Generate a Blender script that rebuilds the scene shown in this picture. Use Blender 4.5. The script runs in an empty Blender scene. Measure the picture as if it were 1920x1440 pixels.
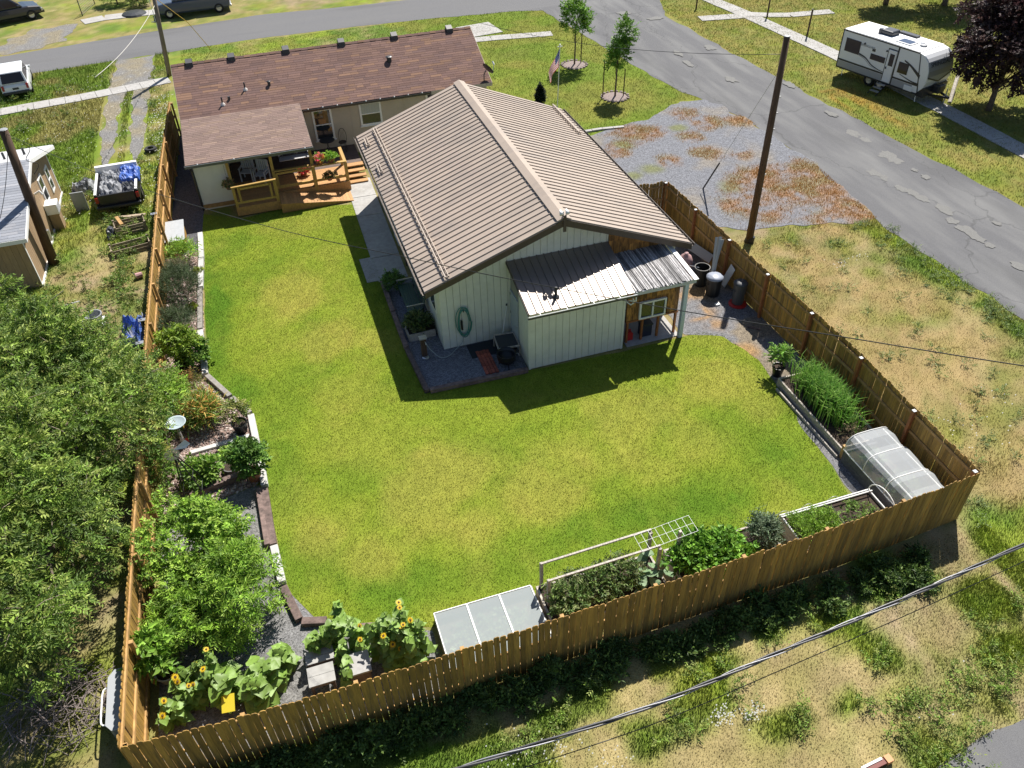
import bpy, math, random
import numpy as np
from mathutils import Vector, Matrix, noise as mnoise

# ------------------------------------------------------------------ camera, sky, sun, exposure
scene = bpy.context.scene
FPX, CAMH = 1522.27, 17.3
PITCH, ROLL, AZ = math.radians(40.6727), math.radians(-1.8791), math.radians(-16.927)
def _basis():
    cp, sp = math.cos(PITCH), math.sin(PITCH)
    R = np.array([[math.cos(ROLL), -math.sin(ROLL), 0], [math.sin(ROLL), math.cos(ROLL), 0], [0, 0, 1]])
    dn, fw, rt = R @ np.array([0, cp, sp]), R @ np.array([0, -sp, cp]), R @ np.array([1., 0, 0])
    d1 = math.sin(AZ) * rt + math.cos(AZ) * fw
    d2 = math.cos(AZ) * rt - math.sin(AZ) * fw
    return np.array([d2, d1, -dn])
WB = _basis()                       # rows: world axes seen from the camera (x right, y down, z forward)
def G(px, py, z=0.0):
    """Point of the height-z plane that the survey picture shows at a pixel (used to lay the plot out in metres)."""
    r = WB @ np.array([(px - 960) / FPX, (py - 720) / FPX, 1.0])
    t = (z - CAMH) / r[2]
    return Vector((r[0] * t, r[1] * t, z))
def G2(px, py, z=0.0):
    p = G(px, py, z); return (p.x, p.y)
cam = bpy.data.cameras.new('camera'); camo = bpy.data.objects.new('camera', cam)
scene.collection.objects.link(camo)
xr = WB @ np.array([1., 0, 0]); yu = WB @ np.array([0, -1., 0]); zb = WB @ np.array([0, 0, -1.])
M = Matrix(((xr[0], yu[0], zb[0], 0), (xr[1], yu[1], zb[1], 0), (xr[2], yu[2], zb[2], CAMH), (0, 0, 0, 1)))
camo.matrix_world = M
cam.sensor_fit = 'HORIZONTAL'; cam.sensor_width = 36.0; cam.lens = 36.0 * FPX / 1920.0
cam.clip_start = 0.1; cam.clip_end = 2000
scene.camera = camo

SUN_V = Vector((-0.48, -0.60, -1.0)).normalized()      # direction the light travels
elev = math.asin(-SUN_V.z); azim = math.atan2(-SUN_V.x, -SUN_V.y)   # clockwise from +Y
world = bpy.data.worlds.new('World'); scene.world = world; world.use_nodes = True
nt = world.node_tree
sky = nt.nodes.new('ShaderNodeTexSky'); sky.sky_type = 'NISHITA'; sky.sun_disc = False
sky.sun_elevation = elev; sky.sun_rotation = azim; sky.air_density = 1.0; sky.dust_density = 0.6; sky.ozone_density = 1.4
bg = nt.nodes['Background']; bg.inputs['Strength'].default_value = 0.057
nt.links.new(sky.outputs[0], bg.inputs['Color'])
sun = bpy.data.lights.new('sun', 'SUN'); sun.energy = 4.6; sun.angle = math.radians(0.53); sun.color = (1.0, 0.95, 0.87)
suno = bpy.data.objects.new('sun', sun); scene.collection.objects.link(suno)
suno.rotation_euler = SUN_V.to_track_quat('-Z', 'Y').to_euler(); suno.location = (20, 30, 40)
scene.view_settings.view_transform = 'Standard'; scene.view_settings.look = 'None'
scene.view_settings.gamma = 1.0; scene.view_settings.use_curve_mapping = False
scene.view_settings.exposure = 0.88
scene.render.film_transparent = False
scene.cycles.max_bounces = 6; scene.cycles.transparent_max_bounces = 12
try:
    scene.cycles.use_denoising = True
except Exception: pass

# ------------------------------------------------------------------ helpers
rng = np.random.default_rng(11); rnd = random.Random(5)
COL = scene.collection
WL = {}
def V(*a): return Vector(a)
def S(h):
    """sRGB hex to linear"""
    h = h.lstrip('#'); o = []
    for i in (0, 2, 4):
        c = int(h[i:i + 2], 16) / 255
        o.append(c / 12.92 if c <= .04045 else ((c + .055) / 1.055) ** 2.4)
    return tuple(o)
def tag(o, label=None, cat=None, group=None, kind=None):
    if label: o['label'] = label
    if cat: o['category'] = cat
    if group: o['group'] = group
    if kind: o['kind'] = kind
    return o
def thing(name, label, cat, loc=(0, 0, 0), rotz=0.0, group=None, local=False):
    o = bpy.data.objects.new(name, None); COL.objects.link(o)
    o.empty_display_size = .2
    o.location = loc; o.rotation_euler = (0, 0, rotz)
    WL[o] = Vector((0, 0, 0)) if local else Vector(loc)
    return tag(o, label, cat, group)
def link_mesh(name, me, loc, parent):
    o = bpy.data.objects.new(name, me); COL.objects.link(o)
    loc = Vector(loc); WL[o] = loc
    if parent is not None:
        o.parent = parent; o.location = loc - WL[parent]
    else: o.location = loc
    return o
def copy_tree(o, parent=None):
    c = o.copy(); COL.objects.link(c); c.parent = parent
    WL[c] = WL[o].copy()
    for ch in o.children: copy_tree(ch, c)
    return c
class MB:
    def __init__(s): s.v = []; s.f = []; s.c = []
    def add(s, vs, fs, col=None):
        n = len(s.v); s.v += [tuple(v) for v in vs]; s.f += [tuple(i + n for i in f) for f in fs]
        s.c += [col] * len(fs); return s
    def box(s, x0, x1, y0, y1, z0, z1, col=None):
        return s.add([(x0, y0, z0), (x1, y0, z0), (x1, y1, z0), (x0, y1, z0), (x0, y0, z1), (x1, y0, z1), (x1, y1, z1), (x0, y1, z1)],
                     [(3, 2, 1, 0), (4, 5, 6, 7), (0, 1, 5, 4), (1, 2, 6, 5), (2, 3, 7, 6), (3, 0, 4, 7)], col)
    def beam(s, a, b, w, h, up=(0, 0, 1), col=None):
        a, b, up = Vector(a), Vector(b), Vector(up); d = (b - a).normalized()
        sd = d.cross(up)
        if sd.length < 1e-4: sd = d.cross(Vector((1, 0, 0)))
        sd.normalize(); u = sd.cross(d).normalized()
        vs = []
        for p in (a, b):
            for i, j in ((-1, -1), (1, -1), (1, 1), (-1, 1)): vs.append(p + sd * (i * w / 2) + u * (j * h / 2))
        return s.add(vs, [(3, 2, 1, 0), (4, 5, 6, 7), (0, 1, 5, 4), (1, 2, 6, 5), (2, 3, 7, 6), (3, 0, 4, 7)], col)
    def tube(s, pts, r, n=6, caps=True, col=None):
        pts = [Vector(p) for p in pts]; k = len(pts)
        rs = r if isinstance(r, (list, tuple)) else [r] * k
        vs = []; u = None
        for i, p in enumerate(pts):
            d = (pts[min(i + 1, k - 1)] - pts[max(i - 1, 0)])
            d = d.normalized() if d.length > 1e-9 else Vector((0, 0, 1))
            if u is None:
                u = d.orthogonal().normalized()
            else:
                u = (u - d * u.dot(d)); u = u.normalized() if u.length > 1e-6 else d.orthogonal().normalized()
            w = d.cross(u)
            for j in range(n):
                a = 2 * math.pi * j / n
                vs.append(p + (u * math.cos(a) + w * math.sin(a)) * rs[i])
        fs = []
        for i in range(k - 1):
            for j in range(n):
                a, b = i * n + j, i * n + (j + 1) % n
                fs.append((a, b, b + n, a + n))
        if caps: fs += [tuple(range(n - 1, -1, -1)), tuple(range((k - 1) * n, k * n))]
        return s.add(vs, fs, col)
    def lathe(s, prof, c=(0, 0, 0), n=16, caps=True, col=None):
        vs = []; k = len(prof)
        for r, z in prof:
            for j in range(n):
                a = 2 * math.pi * j / n; vs.append((c[0] + r * math.cos(a), c[1] + r * math.sin(a), c[2] + z))
        fs = [(i * n + j, i * n + (j + 1) % n, (i + 1) * n + (j + 1) % n, (i + 1) * n + j) for i in range(k - 1) for j in range(n)]
        if caps: fs += [tuple(range(n - 1, -1, -1)), tuple(range((k - 1) * n, k * n))]
        return s.add(vs, fs, col)
    def extrude(s, poly, d, col=None):
        """closed 3d polygon moved by d"""
        n = len(poly); p = [Vector(q) for q in poly]; q = [a + Vector(d) for a in p]
        return s.add(p + q, [tuple(range(n - 1, -1, -1)), tuple(range(n, 2 * n))] + [(i, (i + 1) % n, n + (i + 1) % n, n + i) for i in range(n)], col)
    def quad(s, a, b, c, d, col=None): return s.add([a, b, c, d], [(0, 1, 2, 3)], col)
    def build(s, name, mat, parent=None, smooth=False, loc=None, label=None, cat=None, group=None, kind=None, bevel=0):
        a = np.array(s.v, dtype=float)
        if loc is None:
            mn, mx = a.min(0), a.max(0); loc = ((mn[0] + mx[0]) / 2, (mn[1] + mx[1]) / 2, mn[2])
        a = a - np.array(loc)
        me = bpy.data.meshes.new(name); me.from_pydata(a.tolist(), [], s.f)
        if any(c is not None for c in s.c):
            at = me.color_attributes.new('Col', 'FLOAT_COLOR', 'CORNER'); arr = []
            for f, c in zip(s.f, s.c):
                c = c or (1, 1, 1); arr += [c[0], c[1], c[2], 1.0] * len(f)
            at.data.foreach_set('color', arr)
        me.materials.append(mat)
        if smooth: me.polygons.foreach_set('use_smooth', [True] * len(me.polygons))
        me.update()
        o = link_mesh(name, me, loc, parent)
        if bevel:
            m = o.modifiers.new('bevel', 'BEVEL'); m.width = bevel; m.segments = 2; m.limit_method = 'ANGLE'
        return tag(o, label, cat, group, kind)
def build_np(name, verts, faces, mat, col=None, parent=None, label=None, cat=None, group=None, kind=None, loc=None, smooth=False):
    """verts (n,3), faces (m,k) all of one size, col (n,3) per vertex"""
    verts = np.asarray(verts, float); faces = np.asarray(faces, np.int32); k = faces.shape[1]
    if loc is None:
        mn, mx = verts.min(0), verts.max(0); loc = ((mn[0] + mx[0]) / 2, (mn[1] + mx[1]) / 2, mn[2])
    me = bpy.data.meshes.new(name)
    me.vertices.add(len(verts)); me.vertices.foreach_set('co', (verts - np.array(loc)).astype(np.float32).ravel())
    me.loops.add(faces.size); me.loops.foreach_set('vertex_index', faces.ravel())
    me.polygons.add(len(faces)); me.polygons.foreach_set('loop_start', np.arange(0, faces.size, k, dtype=np.int32))
    me.polygons.foreach_set('loop_total', np.full(len(faces), k, np.int32))
    if smooth: me.polygons.foreach_set('use_smooth', np.ones(len(faces), bool))
    me.update(calc_edges=True)
    if not smooth: me.shade_flat()
    if col is not None:
        at = me.color_attributes.new('Col', 'FLOAT_COLOR', 'POINT')
        c4 = np.ones((len(verts), 4), np.float32); c4[:, :3] = col; at.data.foreach_set('color', c4.ravel())
    me.materials.append(mat)
    o = link_mesh(name, me, loc, parent)
    return tag(o, label, cat, group, kind)
# ---- numpy value noise
def _hash(ix, iy, seed):
    h = (ix.astype(np.int64) * 374761393 + iy.astype(np.int64) * 668265263 + seed * 974634777) & 0x7fffffff
    h = ((h ^ (h >> 13)) * 1274126177) & 0x7fffffff
    return ((h ^ (h >> 16)) & 0xffff) / 65535.0
def vnoise(x, y, seed=0):
    ix, iy = np.floor(x), np.floor(y); fx, fy = x - ix, y - iy
    fx = fx * fx * (3 - 2 * fx); fy = fy * fy * (3 - 2 * fy)
    a, b = _hash(ix, iy, seed), _hash(ix + 1, iy, seed); c, d = _hash(ix, iy + 1, seed), _hash(ix + 1, iy + 1, seed)
    return (a + (b - a) * fx) * (1 - fy) + (c + (d - c) * fx) * fy
def fbm(x, y, sc, seed=0, oc=4):
    t = 0; amp = .5; tot = 0
    for i in range(oc):
        t = t + amp * vnoise(x / sc, y / sc, seed + i * 17); tot += amp; amp *= .5; sc /= 2.03
    return t / tot
def sstep(a, b, x):
    t = np.clip((x - a) / (b - a), 0, 1); return t * t * (3 - 2 * t)
def in_poly(x, y, poly):
    x = np.asarray(x); y = np.asarray(y); ins = np.zeros(x.shape, bool); n = len(poly)
    for i in range(n):
        x0, y0 = poly[i]; x1, y1 = poly[(i + 1) % n]
        if y0 == y1: continue
        c = ((y0 > y) != (y1 > y)) & (x < (x1 - x0) * (y - y0) / (y1 - y0) + x0); ins ^= c
    return ins
def poly_dist(x, y, poly, closed=True):
    d = np.full(np.shape(x), 1e9); n = len(poly); bx = np.zeros(np.shape(x)); by = np.zeros(np.shape(x))
    for i in range(n if closed else n - 1):
        x0, y0 = poly[i]; x1, y1 = poly[(i + 1) % n]; dx, dy = x1 - x0, y1 - y0
        t = np.clip(((x - x0) * dx + (y - y0) * dy) / max(dx * dx + dy * dy, 1e-12), 0, 1)
        qx, qy = x0 + t * dx, y0 + t * dy; dd = np.hypot(x - qx, y - qy); m = dd < d
        d = np.where(m, dd, d); bx = np.where(m, qx, bx); by = np.where(m, qy, by)
    return d, bx, by
def rough_poly(poly, step=.25, amp=.06, seed=1):
    """resample a polygon and make its edge uneven"""
    out = []; n = len(poly)
    for i in range(n):
        a, b = np.array(poly[i]), np.array(poly[(i + 1) % n]); L = np.linalg.norm(b - a); k = max(1, int(L / step))
        nn = np.array([-(b - a)[1], (b - a)[0]]) / max(L, 1e-9)
        for j in range(k):
            p = a + (b - a) * j / k
            o = (fbm(np.array([p[0]]), np.array([p[1]]), .9, seed)[0] - .5) * 2 * amp * 1.6
            out.append(tuple(p + nn * o))
    return out
def sheet(name, poly, mat, z=.004, res=.25, colfn=None, kind='structure', rough=.06, seed=1, label=None):
    rp = rough_poly(poly, min(.25, res), rough, seed) if rough else poly
    a = np.array(rp); x0, y0 = a.min(0) - res; x1, y1 = a.max(0) + res
    nx, ny = int((x1 - x0) / res) + 2, int((y1 - y0) / res) + 2
    X, Y = np.meshgrid(x0 + np.arange(nx) * res, y0 + np.arange(ny) * res)
    cxm, cym = (X[:-1, :-1] + res / 2), (Y[:-1, :-1] + res / 2)
    keep = in_poly(cxm, cym, rp)
    idx = np.arange(nx * ny).reshape(ny, nx)
    F = np.stack([idx[:-1, :-1], idx[:-1, 1:], idx[1:, 1:], idx[1:, :-1]], -1)[keep]
    cnt = np.zeros(nx * ny, int); np.add.at(cnt, F.ravel(), 1)
    used = cnt > 0; P = np.stack([X.ravel(), Y.ravel()], 1)
    bd = used & (cnt < 4)
    d, bx, by = poly_dist(P[bd, 0], P[bd, 1], rp); P[bd, 0] = bx; P[bd, 1] = by
    remap = -np.ones(nx * ny, int); remap[used] = np.arange(used.sum())
    P = P[used]; F = remap[F]
    vz = np.full(len(P), z)
    o = build_np(name, np.column_stack([P, vz]), F, mat, colfn(P[:, 0], P[:, 1]) if colfn else None, kind=kind, label=label)
    return o

# ------------------------------------------------------------------ materials
MATS = {}
def mat(name, col=(.5, .5, .5), rough=.7, metal=0, noise=0, scale=8, bump=0, bscale=None, rand=0, vcol=False, spec=.5,
        dark=None, dscale=2.0, damt=0, stretch=None, trans=0, alpha=1, coat=0, detail=6, tint=None, emit=None):
    """noise: value variation; rand: per-object variation; dark/damt: stains of another colour; vcol: colour from attribute Col"""
    if name in MATS: return MATS[name]
    m = bpy.data.materials.new(name); m.use_nodes = True; MATS[name] = m
    N, L = m.node_tree.nodes, m.node_tree.links; b = N['Principled BSDF']
    b.inputs['Roughness'].default_value = rough; b.inputs['Metallic'].default_value = metal
    b.inputs['Specular IOR Level'].default_value = spec; b.inputs['Coat Weight'].default_value = coat
    tc = N.new('ShaderNodeTexCoord'); vec = tc.outputs['Object']
    geo = N.new('ShaderNodeNewGeometry')
    vec = geo.outputs['Position']
    if stretch:
        mp = N.new('ShaderNodeMapping'); mp.inputs['Scale'].default_value = stretch; L.new(vec, mp.inputs['Vector']); vec = mp.outputs[0]
    def ntex(sc, det=detail, r=.6):
        t = N.new('ShaderNodeTexNoise'); t.inputs['Scale'].default_value = sc; t.inputs['Detail'].default_value = det
        t.inputs['Roughness'].default_value = r; L.new(vec, t.inputs['Vector']); return t.outputs['Fac']
    if vcol:
        a = N.new('ShaderNodeAttribute'); a.attribute_name = 'Col'; c = a.outputs['Color']
    else:
        a = N.new('ShaderNodeRGB'); a.outputs[0].default_value = (*col, 1); c = a.outputs[0]
    def mul(c, fac_sock, lo, hi, fmin=.3, fmax=.7):
        mr = N.new('ShaderNodeMapRange'); mr.inputs['From Min'].default_value = fmin; mr.inputs['From Max'].default_value = fmax
        mr.inputs['To Min'].default_value = lo; mr.inputs['To Max'].default_value = hi; L.new(fac_sock, mr.inputs['Value'])
        mx = N.new('ShaderNodeVectorMath'); mx.operation = 'SCALE'; L.new(c, mx.inputs[0]); L.new(mr.outputs[0], mx.inputs['Scale'])
        return mx.outputs[0]
    if damt:
        f = ntex(dscale, 8, .65); mr = N.new('ShaderNodeMapRange'); L.new(f, mr.inputs['Value'])
        mr.inputs['From Min'].default_value = .48; mr.inputs['From Max'].default_value = .66; mr.inputs['To Max'].default_value = damt
        mx = N.new('ShaderNodeMix'); mx.data_type = 'RGBA'; L.new(mr.outputs[0], mx.inputs['Factor'])
        L.new(c, mx.inputs['A']); mx.inputs['B'].default_value = (*(dark or (0, 0, 0)), 1); c = mx.outputs['Result']
    if noise: c = mul(c, ntex(scale), 1 - noise, 1 + noise)
    if rand:
        oi = N.new('ShaderNodeObjectInfo'); c = mul(c, oi.outputs['Random'], 1 - rand, 1 + rand, 0, 1)
    L.new(c, b.inputs['Base Color'])
    if bump:
        bp = N.new('ShaderNodeBump'); bp.inputs['Strength'].default_value = bump; bp.inputs['Distance'].default_value = .02
        L.new(ntex(bscale or scale * 3), bp.inputs['Height']); L.new(bp.outputs[0], b.inputs['Normal'])
    if trans:
        tr = N.new('ShaderNodeBsdfTranslucent'); L.new(c, tr.inputs['Color'])
        ms = N.new('ShaderNodeMixShader'); ms.inputs[0].default_value = trans
        L.new(b.outputs[0], ms.inputs[1]); L.new(tr.outputs[0], ms.inputs[2]); L.new(ms.outputs[0], N['Material Output'].inputs[0])
    if alpha < 1: b.inputs['Alpha'].default_value = alpha
    return m
M_leaf = mat('leaf', vcol=True, rough=.55, trans=.28, spec=.35)
M_grass = mat('grass_blade', vcol=True, rough=.6, trans=.25, spec=.2)
M_soil = mat('soil', (.045, .03, .02), .95, noise=.5, scale=20, bump=.8)
M_cedar = mat('stained_cedar', (.335, .195, .042), .7, noise=.3, scale=3.0, rand=.32, stretch=(9, 9, .7), bump=.15, dark=(.15, .10, .04), dscale=1.6, damt=.75)
M_cedar_end = mat('cedar_rail', (.40, .235, .085), .75, noise=.3, scale=6, rand=.15)
M_redpost = mat('stained_post', (.30, .11, .035), .7, noise=.25, scale=6)
M_grey_wood = mat('weathered_wood', (.42, .38, .33), .85, noise=.35, scale=5, bump=.3, stretch=(6, 2, 6), rand=.12, dark=(.18, .15, .12), dscale=3, damt=.6)
M_timber = mat('brown_timber', (.155, .108, .094), .85, noise=.55, scale=6, bump=.4, rand=.2)
M_white = mat('white_paint', (.78, .78, .76), .5, noise=.05, scale=5)
M_black = mat('black_metal', (.012, .012, .014), .4)
M_dark = mat('dark_plastic', (.03, .032, .035), .45)
M_glass = mat('window_glass', (.02, .025, .03), .06, spec=.8)
M_rubber = mat('rubber', (.015, .015, .015), .8)
M_chrome = mat('steel', (.55, .55, .55), .35, metal=.8)
M_grey = mat('grey_metal', (.30, .31, .32), .5, metal=.2)
M_pole = mat('pole_wood', (.085, .05, .03), .85, noise=.4, scale=4, stretch=(5, 5, .6), bump=.3)
M_brown_trim = mat('brown_trim', (.075, .055, .042), .55, noise=.1)
M_terracotta = mat('terracotta', (.30, .11, .06), .8, noise=.15)
# ------------------------------------------------------------------ the ground
STRAW = np.array((.29, .232, .115)); OLIVE = np.array((.165, .16, .045)); GREEN = np.array((.09, .15, .022)); LIME = np.array((.16, .21, .025))
DIRT = np.array((.24, .185, .125)); RUST = np.array((.34, .175, .05)); GRAV = np.array((.165, .17, .19)); GOLD = np.array((.24, .19, .05))
def mixc(a, b, t): return a + (b - a) * t[:, None]
def full(c, x): return np.tile(np.asarray(c, float), (len(x), 1))
def blobs(x, y, lst, seed=3):
    """soft uneven patches: (x, y, rx, ry, strength)"""
    w = (fbm(x, y, 1.3, seed, 4) - .5) * 1.5; t = np.zeros(len(x))
    for bx, by, rx, ry, s in lst:
        d = np.sqrt(((x - bx) / rx) ** 2 + ((y - by) / ry) ** 2) + w
        t = np.maximum(t, s * (1 - sstep(.4, 1.25, d)))
    return t
def gb(px, py, r, s=1.0, ry=None):
    p = G(px, py); return (p.x, p.y, r, ry or r, s)
ORANGE = [gb(1500, 360, 3.0, 1, 2.4), gb(1590, 400, 2.2, 1, 1.8), gb(1430, 340, 1.6, 1), gb(1530, 330, 1.6, 1), gb(1440, 395, 1.2, .9), gb(1200, 250, 1.6, .9, .9), gb(1170, 270, 1.0, .6), gb(1330, 230, 1.0, .9), gb(1400, 225, 1.3, .9, .8),
          gb(1290, 260, .8, .8), gb(1160, 285, .8, .8), gb(1330, 285, .9, .8), gb(1250, 300, .7, .8), gb(1390, 290, .7, .8), gb(1290, 215, .9, .7), gb(1380, 385, .7, .8),
          gb(120, 425, .7, .8), gb(165, 385, .6, .6), gb(150, 520, .8, .3)]
ALLEYG = [gb(1690, 1095, 1.6, 1, .45), gb(1560, 1160, 1.1, 1, .4), gb(1640, 1040, .8, .9), gb(1650, 1225, .5, .9, .9), gb(1370, 1240, .9, .9, .5), gb(1230, 1255, .5, .7, .4), gb(1440, 1190, .7, .9, .35),
          gb(1250, 1380, 1.1, .8, .6), gb(1580, 1320, .7, 1, .4), gb(1480, 1350, 1.1, .8, .6), gb(1740, 1360, 1.3, .7), gb(1330, 1300, .7, .8), gb(1030, 1345, 1.0, .8, .5), gb(1110, 1300, .8, .8, .5), gb(1290, 1330, .5, .8),
          gb(960, 1400, 1.5, .7, .5), gb(1850, 1130, 1.0, .9, .7), gb(1800, 1290, 1.4, .6, 1), gb(1880, 1250, 1.2, .6, 1), gb(1760, 1420, 1.2, .8)]
DRYL = [gb(1220, 120, .1, 0), gb(1090, 215, 2.2, .7, 1.3), gb(1200, 190, 1.6, .55), gb(1010, 215, 1.5, .5), gb(950, 110, 1.8, .35)]
def turf(x, y):
    """colour and green cover of the rough ground at world points"""
    n1 = fbm(x, y, 2.6, 1, 5); n2 = fbm(x, y, .8, 5, 4); n3 = fbm(x, y, 7, 9, 3); n4 = fbm(x, y, .35, 13, 3)
    g = np.full(len(x), .4)                                    # chance of green
    alley = y < 9.6
    g = np.where(alley, .16 + .62 * blobs(x, y, ALLEYG, 21), g)
    g = np.where(alley & (x < 2), .55, g)
    g = np.where(alley & (y < 8.2 - .0 * x) & (x < 3), .62, g)
    field = (x > 15.3) & (x < 24.2) & (y >= 9.6) & (y < 24.5)
    g = np.where(field, .36 + .45 * sstep(21.6, 23.2, x + (n1 - .5) * 1.5) + .15 * sstep(19, 24, y), g)
    g = np.where((x > 15.3) & (x < 24.2) & (y < 13.5), .28 + .3 * (1 - sstep(8, 11, y)), g)
    fe = (x > 10.5) & (x < 23.5) & (y > 34.5) & (y < 58)
    g = np.where(fe, .86, g)
    g = np.where((y > 45) & (y < 58) & (x > -4.5) & (x <= 10.5), .66, g)
    g = np.where((x < -4.6) & (y < 60), .62 - .25 * sstep(35, 31, y) * 1.0, g)
    g = np.where((x < -8.2) & (y > 35) & (y < 58), .80, g)
    g = np.where((x > 28) & (y < 62), .60, g)
    g = np.where((x > 29.2) & (x < 31.2) & (y < 40), .70, g)
    g = np.where(y >= 62.5, .42, g)
    k = sstep(-.16, .16, (n1 * .55 + n2 * .45) - (1.0 - g) * .62 - .19)
    c = mixc(full(STRAW, x), full(DIRT, x), sstep(.5, .62, n3) * .7)
    c = mixc(c, full(OLIVE, x), np.clip(sstep(.38, .62, n2) * .6 + np.where(field, .25, 0), 0, 1))
    gr = mixc(full(GREEN, x), full(LIME, x), sstep(.38, .62, fbm(x, y, 1.7, 31, 3)))
    c = mixc(c, full((.20, .165, .075), x), np.where(alley, 1., 0.) * sstep(.42, .6, fbm(x, y, .5, 91, 3)) * .6)
    c = mixc(c, gr * 1.15, k)
    lawnish = np.where(fe, 1., 0.)
    lw = mixc(full((.125, .175, .022), x), full((.185, .175, .04), x), np.clip(sstep(.42, .66, n1) * .75 + blobs(x, y, DRYL, 4), 0, 1))
    c = mixc(c, lw, lawnish * .85)
    rv = np.where((x > 28) & (y < 62), 1., 0.)
    c = mixc(c, mixc(full((.15, .165, .025), x), full((.235, .185, .06), x), sstep(.4, .62, n1)), rv * .7)
    c = mixc(c, full((.25, .145, .03), x), np.where((x > 29.4) & (x < 31.6) & (y < 37), 1., 0.) * sstep(.47, .6, fbm(x, y / 4, 1.6, 41, 3)) * .75)
    nh = np.where((x < -8.2) & (y > 35) & (y < 58), 1., 0.)
    c = mixc(c, mixc(full((.10, .155, .02), x), full((.22, .18, .07), x), sstep(.52, .68, n1)), nh * .75)
    o = blobs(x, y, ORANGE, 8) * sstep(.36, .56, n2 * .6 + n4 * .4)
    c = mixc(c, mixc(full(RUST, x), full(GOLD, x), sstep(.4, .65, n2)), o * .9)
    rough = ~fe & ~(nh > 0)
    c = mixc(c, full((.20, .17, .05), x), np.where(rough, 1., 0.) * sstep(.45, .62, fbm(x, y, .9, 95, 4)) * np.where(alley, .2, .45))
    c = mixc(c, full((.31, .22, .105), x), np.where(field, 1., 0.) * sstep(.36, .6, fbm(x, y, 1.6, 99, 4)) * .65 * (1 - sstep(21.3, 22.8, x)))
    c = mixc(c, full((.11, .15, .03), x), np.where(rough, 1., 0.) * sstep(.52, .68, fbm(x, y, .28, 97, 3)) * np.where(alley | field, .18 + .25 * g, .35 + .3 * g))
    c = c * (.74 + .52 * n4)[:, None] * np.where(alley & (k < .5), 1.14, 1.0)[:, None]
    return c, np.clip(k + lawnish * .9 + rv * .4, 0, 1), o
M_turf = mat('rough_ground', vcol=True, rough=.95, noise=.32, scale=26, bump=.7, bscale=30, spec=.1)
M_lawn = mat('lawn_ground', vcol=True, rough=.95, noise=.3, scale=30, bump=.6, bscale=40, spec=.1)
# one sheet to the horizon, finer near the plot
xs = np.concatenate([np.linspace(-400, -26, 26)[:-1], np.arange(-26, 52.01, .3), np.linspace(52, 400, 26)[1:]])
ys = np.concatenate([np.linspace(-300, -6, 18)[:-1], np.arange(-6, 84.01, .3), np.linspace(84, 500, 26)[1:]])
X, Y = np.meshgrid(xs, ys); idx = np.arange(X.size).reshape(X.shape)
F = np.stack([idx[:-1, :-1], idx[:-1, 1:], idx[1:, 1:], idx[1:, :-1]], -1).reshape(-1, 4)
gx, gy = X.ravel(), Y.ravel()
build_np('ground', np.column_stack([gx, gy, np.zeros(len(gx))]), F, M_turf, turf(gx, gy)[0], kind='structure', loc=(0, 0, 0))

# --- asphalt
def asphalt(name, base, patch, crack=True, scl=1.0):
    m = mat(name, base, .92, noise=.22, scale=55, bump=.5, bscale=90, spec=.2)
    N, L = m.node_tree.nodes, m.node_tree.links; b = N['Principled BSDF']; src = b.inputs['Base Color'].links[0].from_socket
    geo = N.new('ShaderNodeNewGeometry'); mp = N.new('ShaderNodeMapping'); mp.inputs['Scale'].default_value = (1, .18, 1) if scl > 0 else (.18, 1, 1)
    L.new(geo.outputs['Position'], mp.inputs[0])
    def nz(sc, det=5, v=mp.outputs[0]):
        t = N.new('ShaderNodeTexNoise'); t.inputs['Scale'].default_value = sc; t.inputs['Detail'].default_value = det; L.new(v, t.inputs[0]); return t.outputs['Fac']
    def rng_(s, a, b_, lo, hi):
        r = N.new('ShaderNodeMapRange'); L.new(s, r.inputs[0]); r.inputs[1].default_value = a; r.inputs[2].default_value = b_; r.inputs[3].default_value = lo; r.inputs[4].default_value = hi; return r.outputs[0]
    def mx(f, a, bcol):
        q = N.new('ShaderNodeMix'); q.data_type = 'RGBA'; L.new(f, q.inputs['Factor']); L.new(a, q.inputs['A']); q.inputs['B'].default_value = (*bcol, 1); return q.outputs['Result']
    c = mx(rng_(nz(1.1), .42, .68, 0, .55), src, patch)                 # worn wheel tracks
    c = mx(rng_(nz(.5, 3), .55, .7, 0, .5), c, tuple(k * .6 for k in base))
    if crack:
        vo = N.new('ShaderNodeTexVoronoi'); vo.feature = 'DISTANCE_TO_EDGE'; vo.inputs['Scale'].default_value = .24
        wn = N.new('ShaderNodeTexNoise'); wn.inputs['Scale'].default_value = 1.2; wn.inputs['Detail'].default_value = 5; L.new(geo.outputs['Position'], wn.inputs[0])
        ad = N.new('ShaderNodeVectorMath'); ad.operation = 'MULTIPLY_ADD'; L.new(wn.outputs['Color'], ad.inputs[0]); ad.inputs[1].default_value = (1.6, 1.6, 0); L.new(geo.outputs['Position'], ad.inputs[2])
        m2 = N.new('ShaderNodeMapping'); m2.inputs['Scale'].default_value = (1, .45, 1); L.new(ad.outputs[0], m2.inputs[0]); L.new(m2.outputs[0], vo.inputs['Vector'])
        c = mx(rng_(vo.outputs['Distance'], .002, .010, .35, 0), c, (.045, .045, .045))
    L.new(c, b.inputs['Base Color']); return m
M_street = asphalt('street_asphalt', (.14, .14, .145), (.15, .149, .15), False, -1)
M_road = asphalt('worn_asphalt', (.125, .125, .13), (.215, .215, .21), True)
street = [(-90, 55.9), (-30, 55.9), (-12.5, 57.0), (0.8, 58.4), (10, 58.2), (18.4, 57.4), (21, 56.5), (30, 56.6), (90, 56.5), (90, 63.5), (30, 63.2), (9.5, 63.1), (1.3, 63.6), (-7.3, 62.5), (-15, 61.2), (-30, 60.5), (-90, 60.5)]
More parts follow.
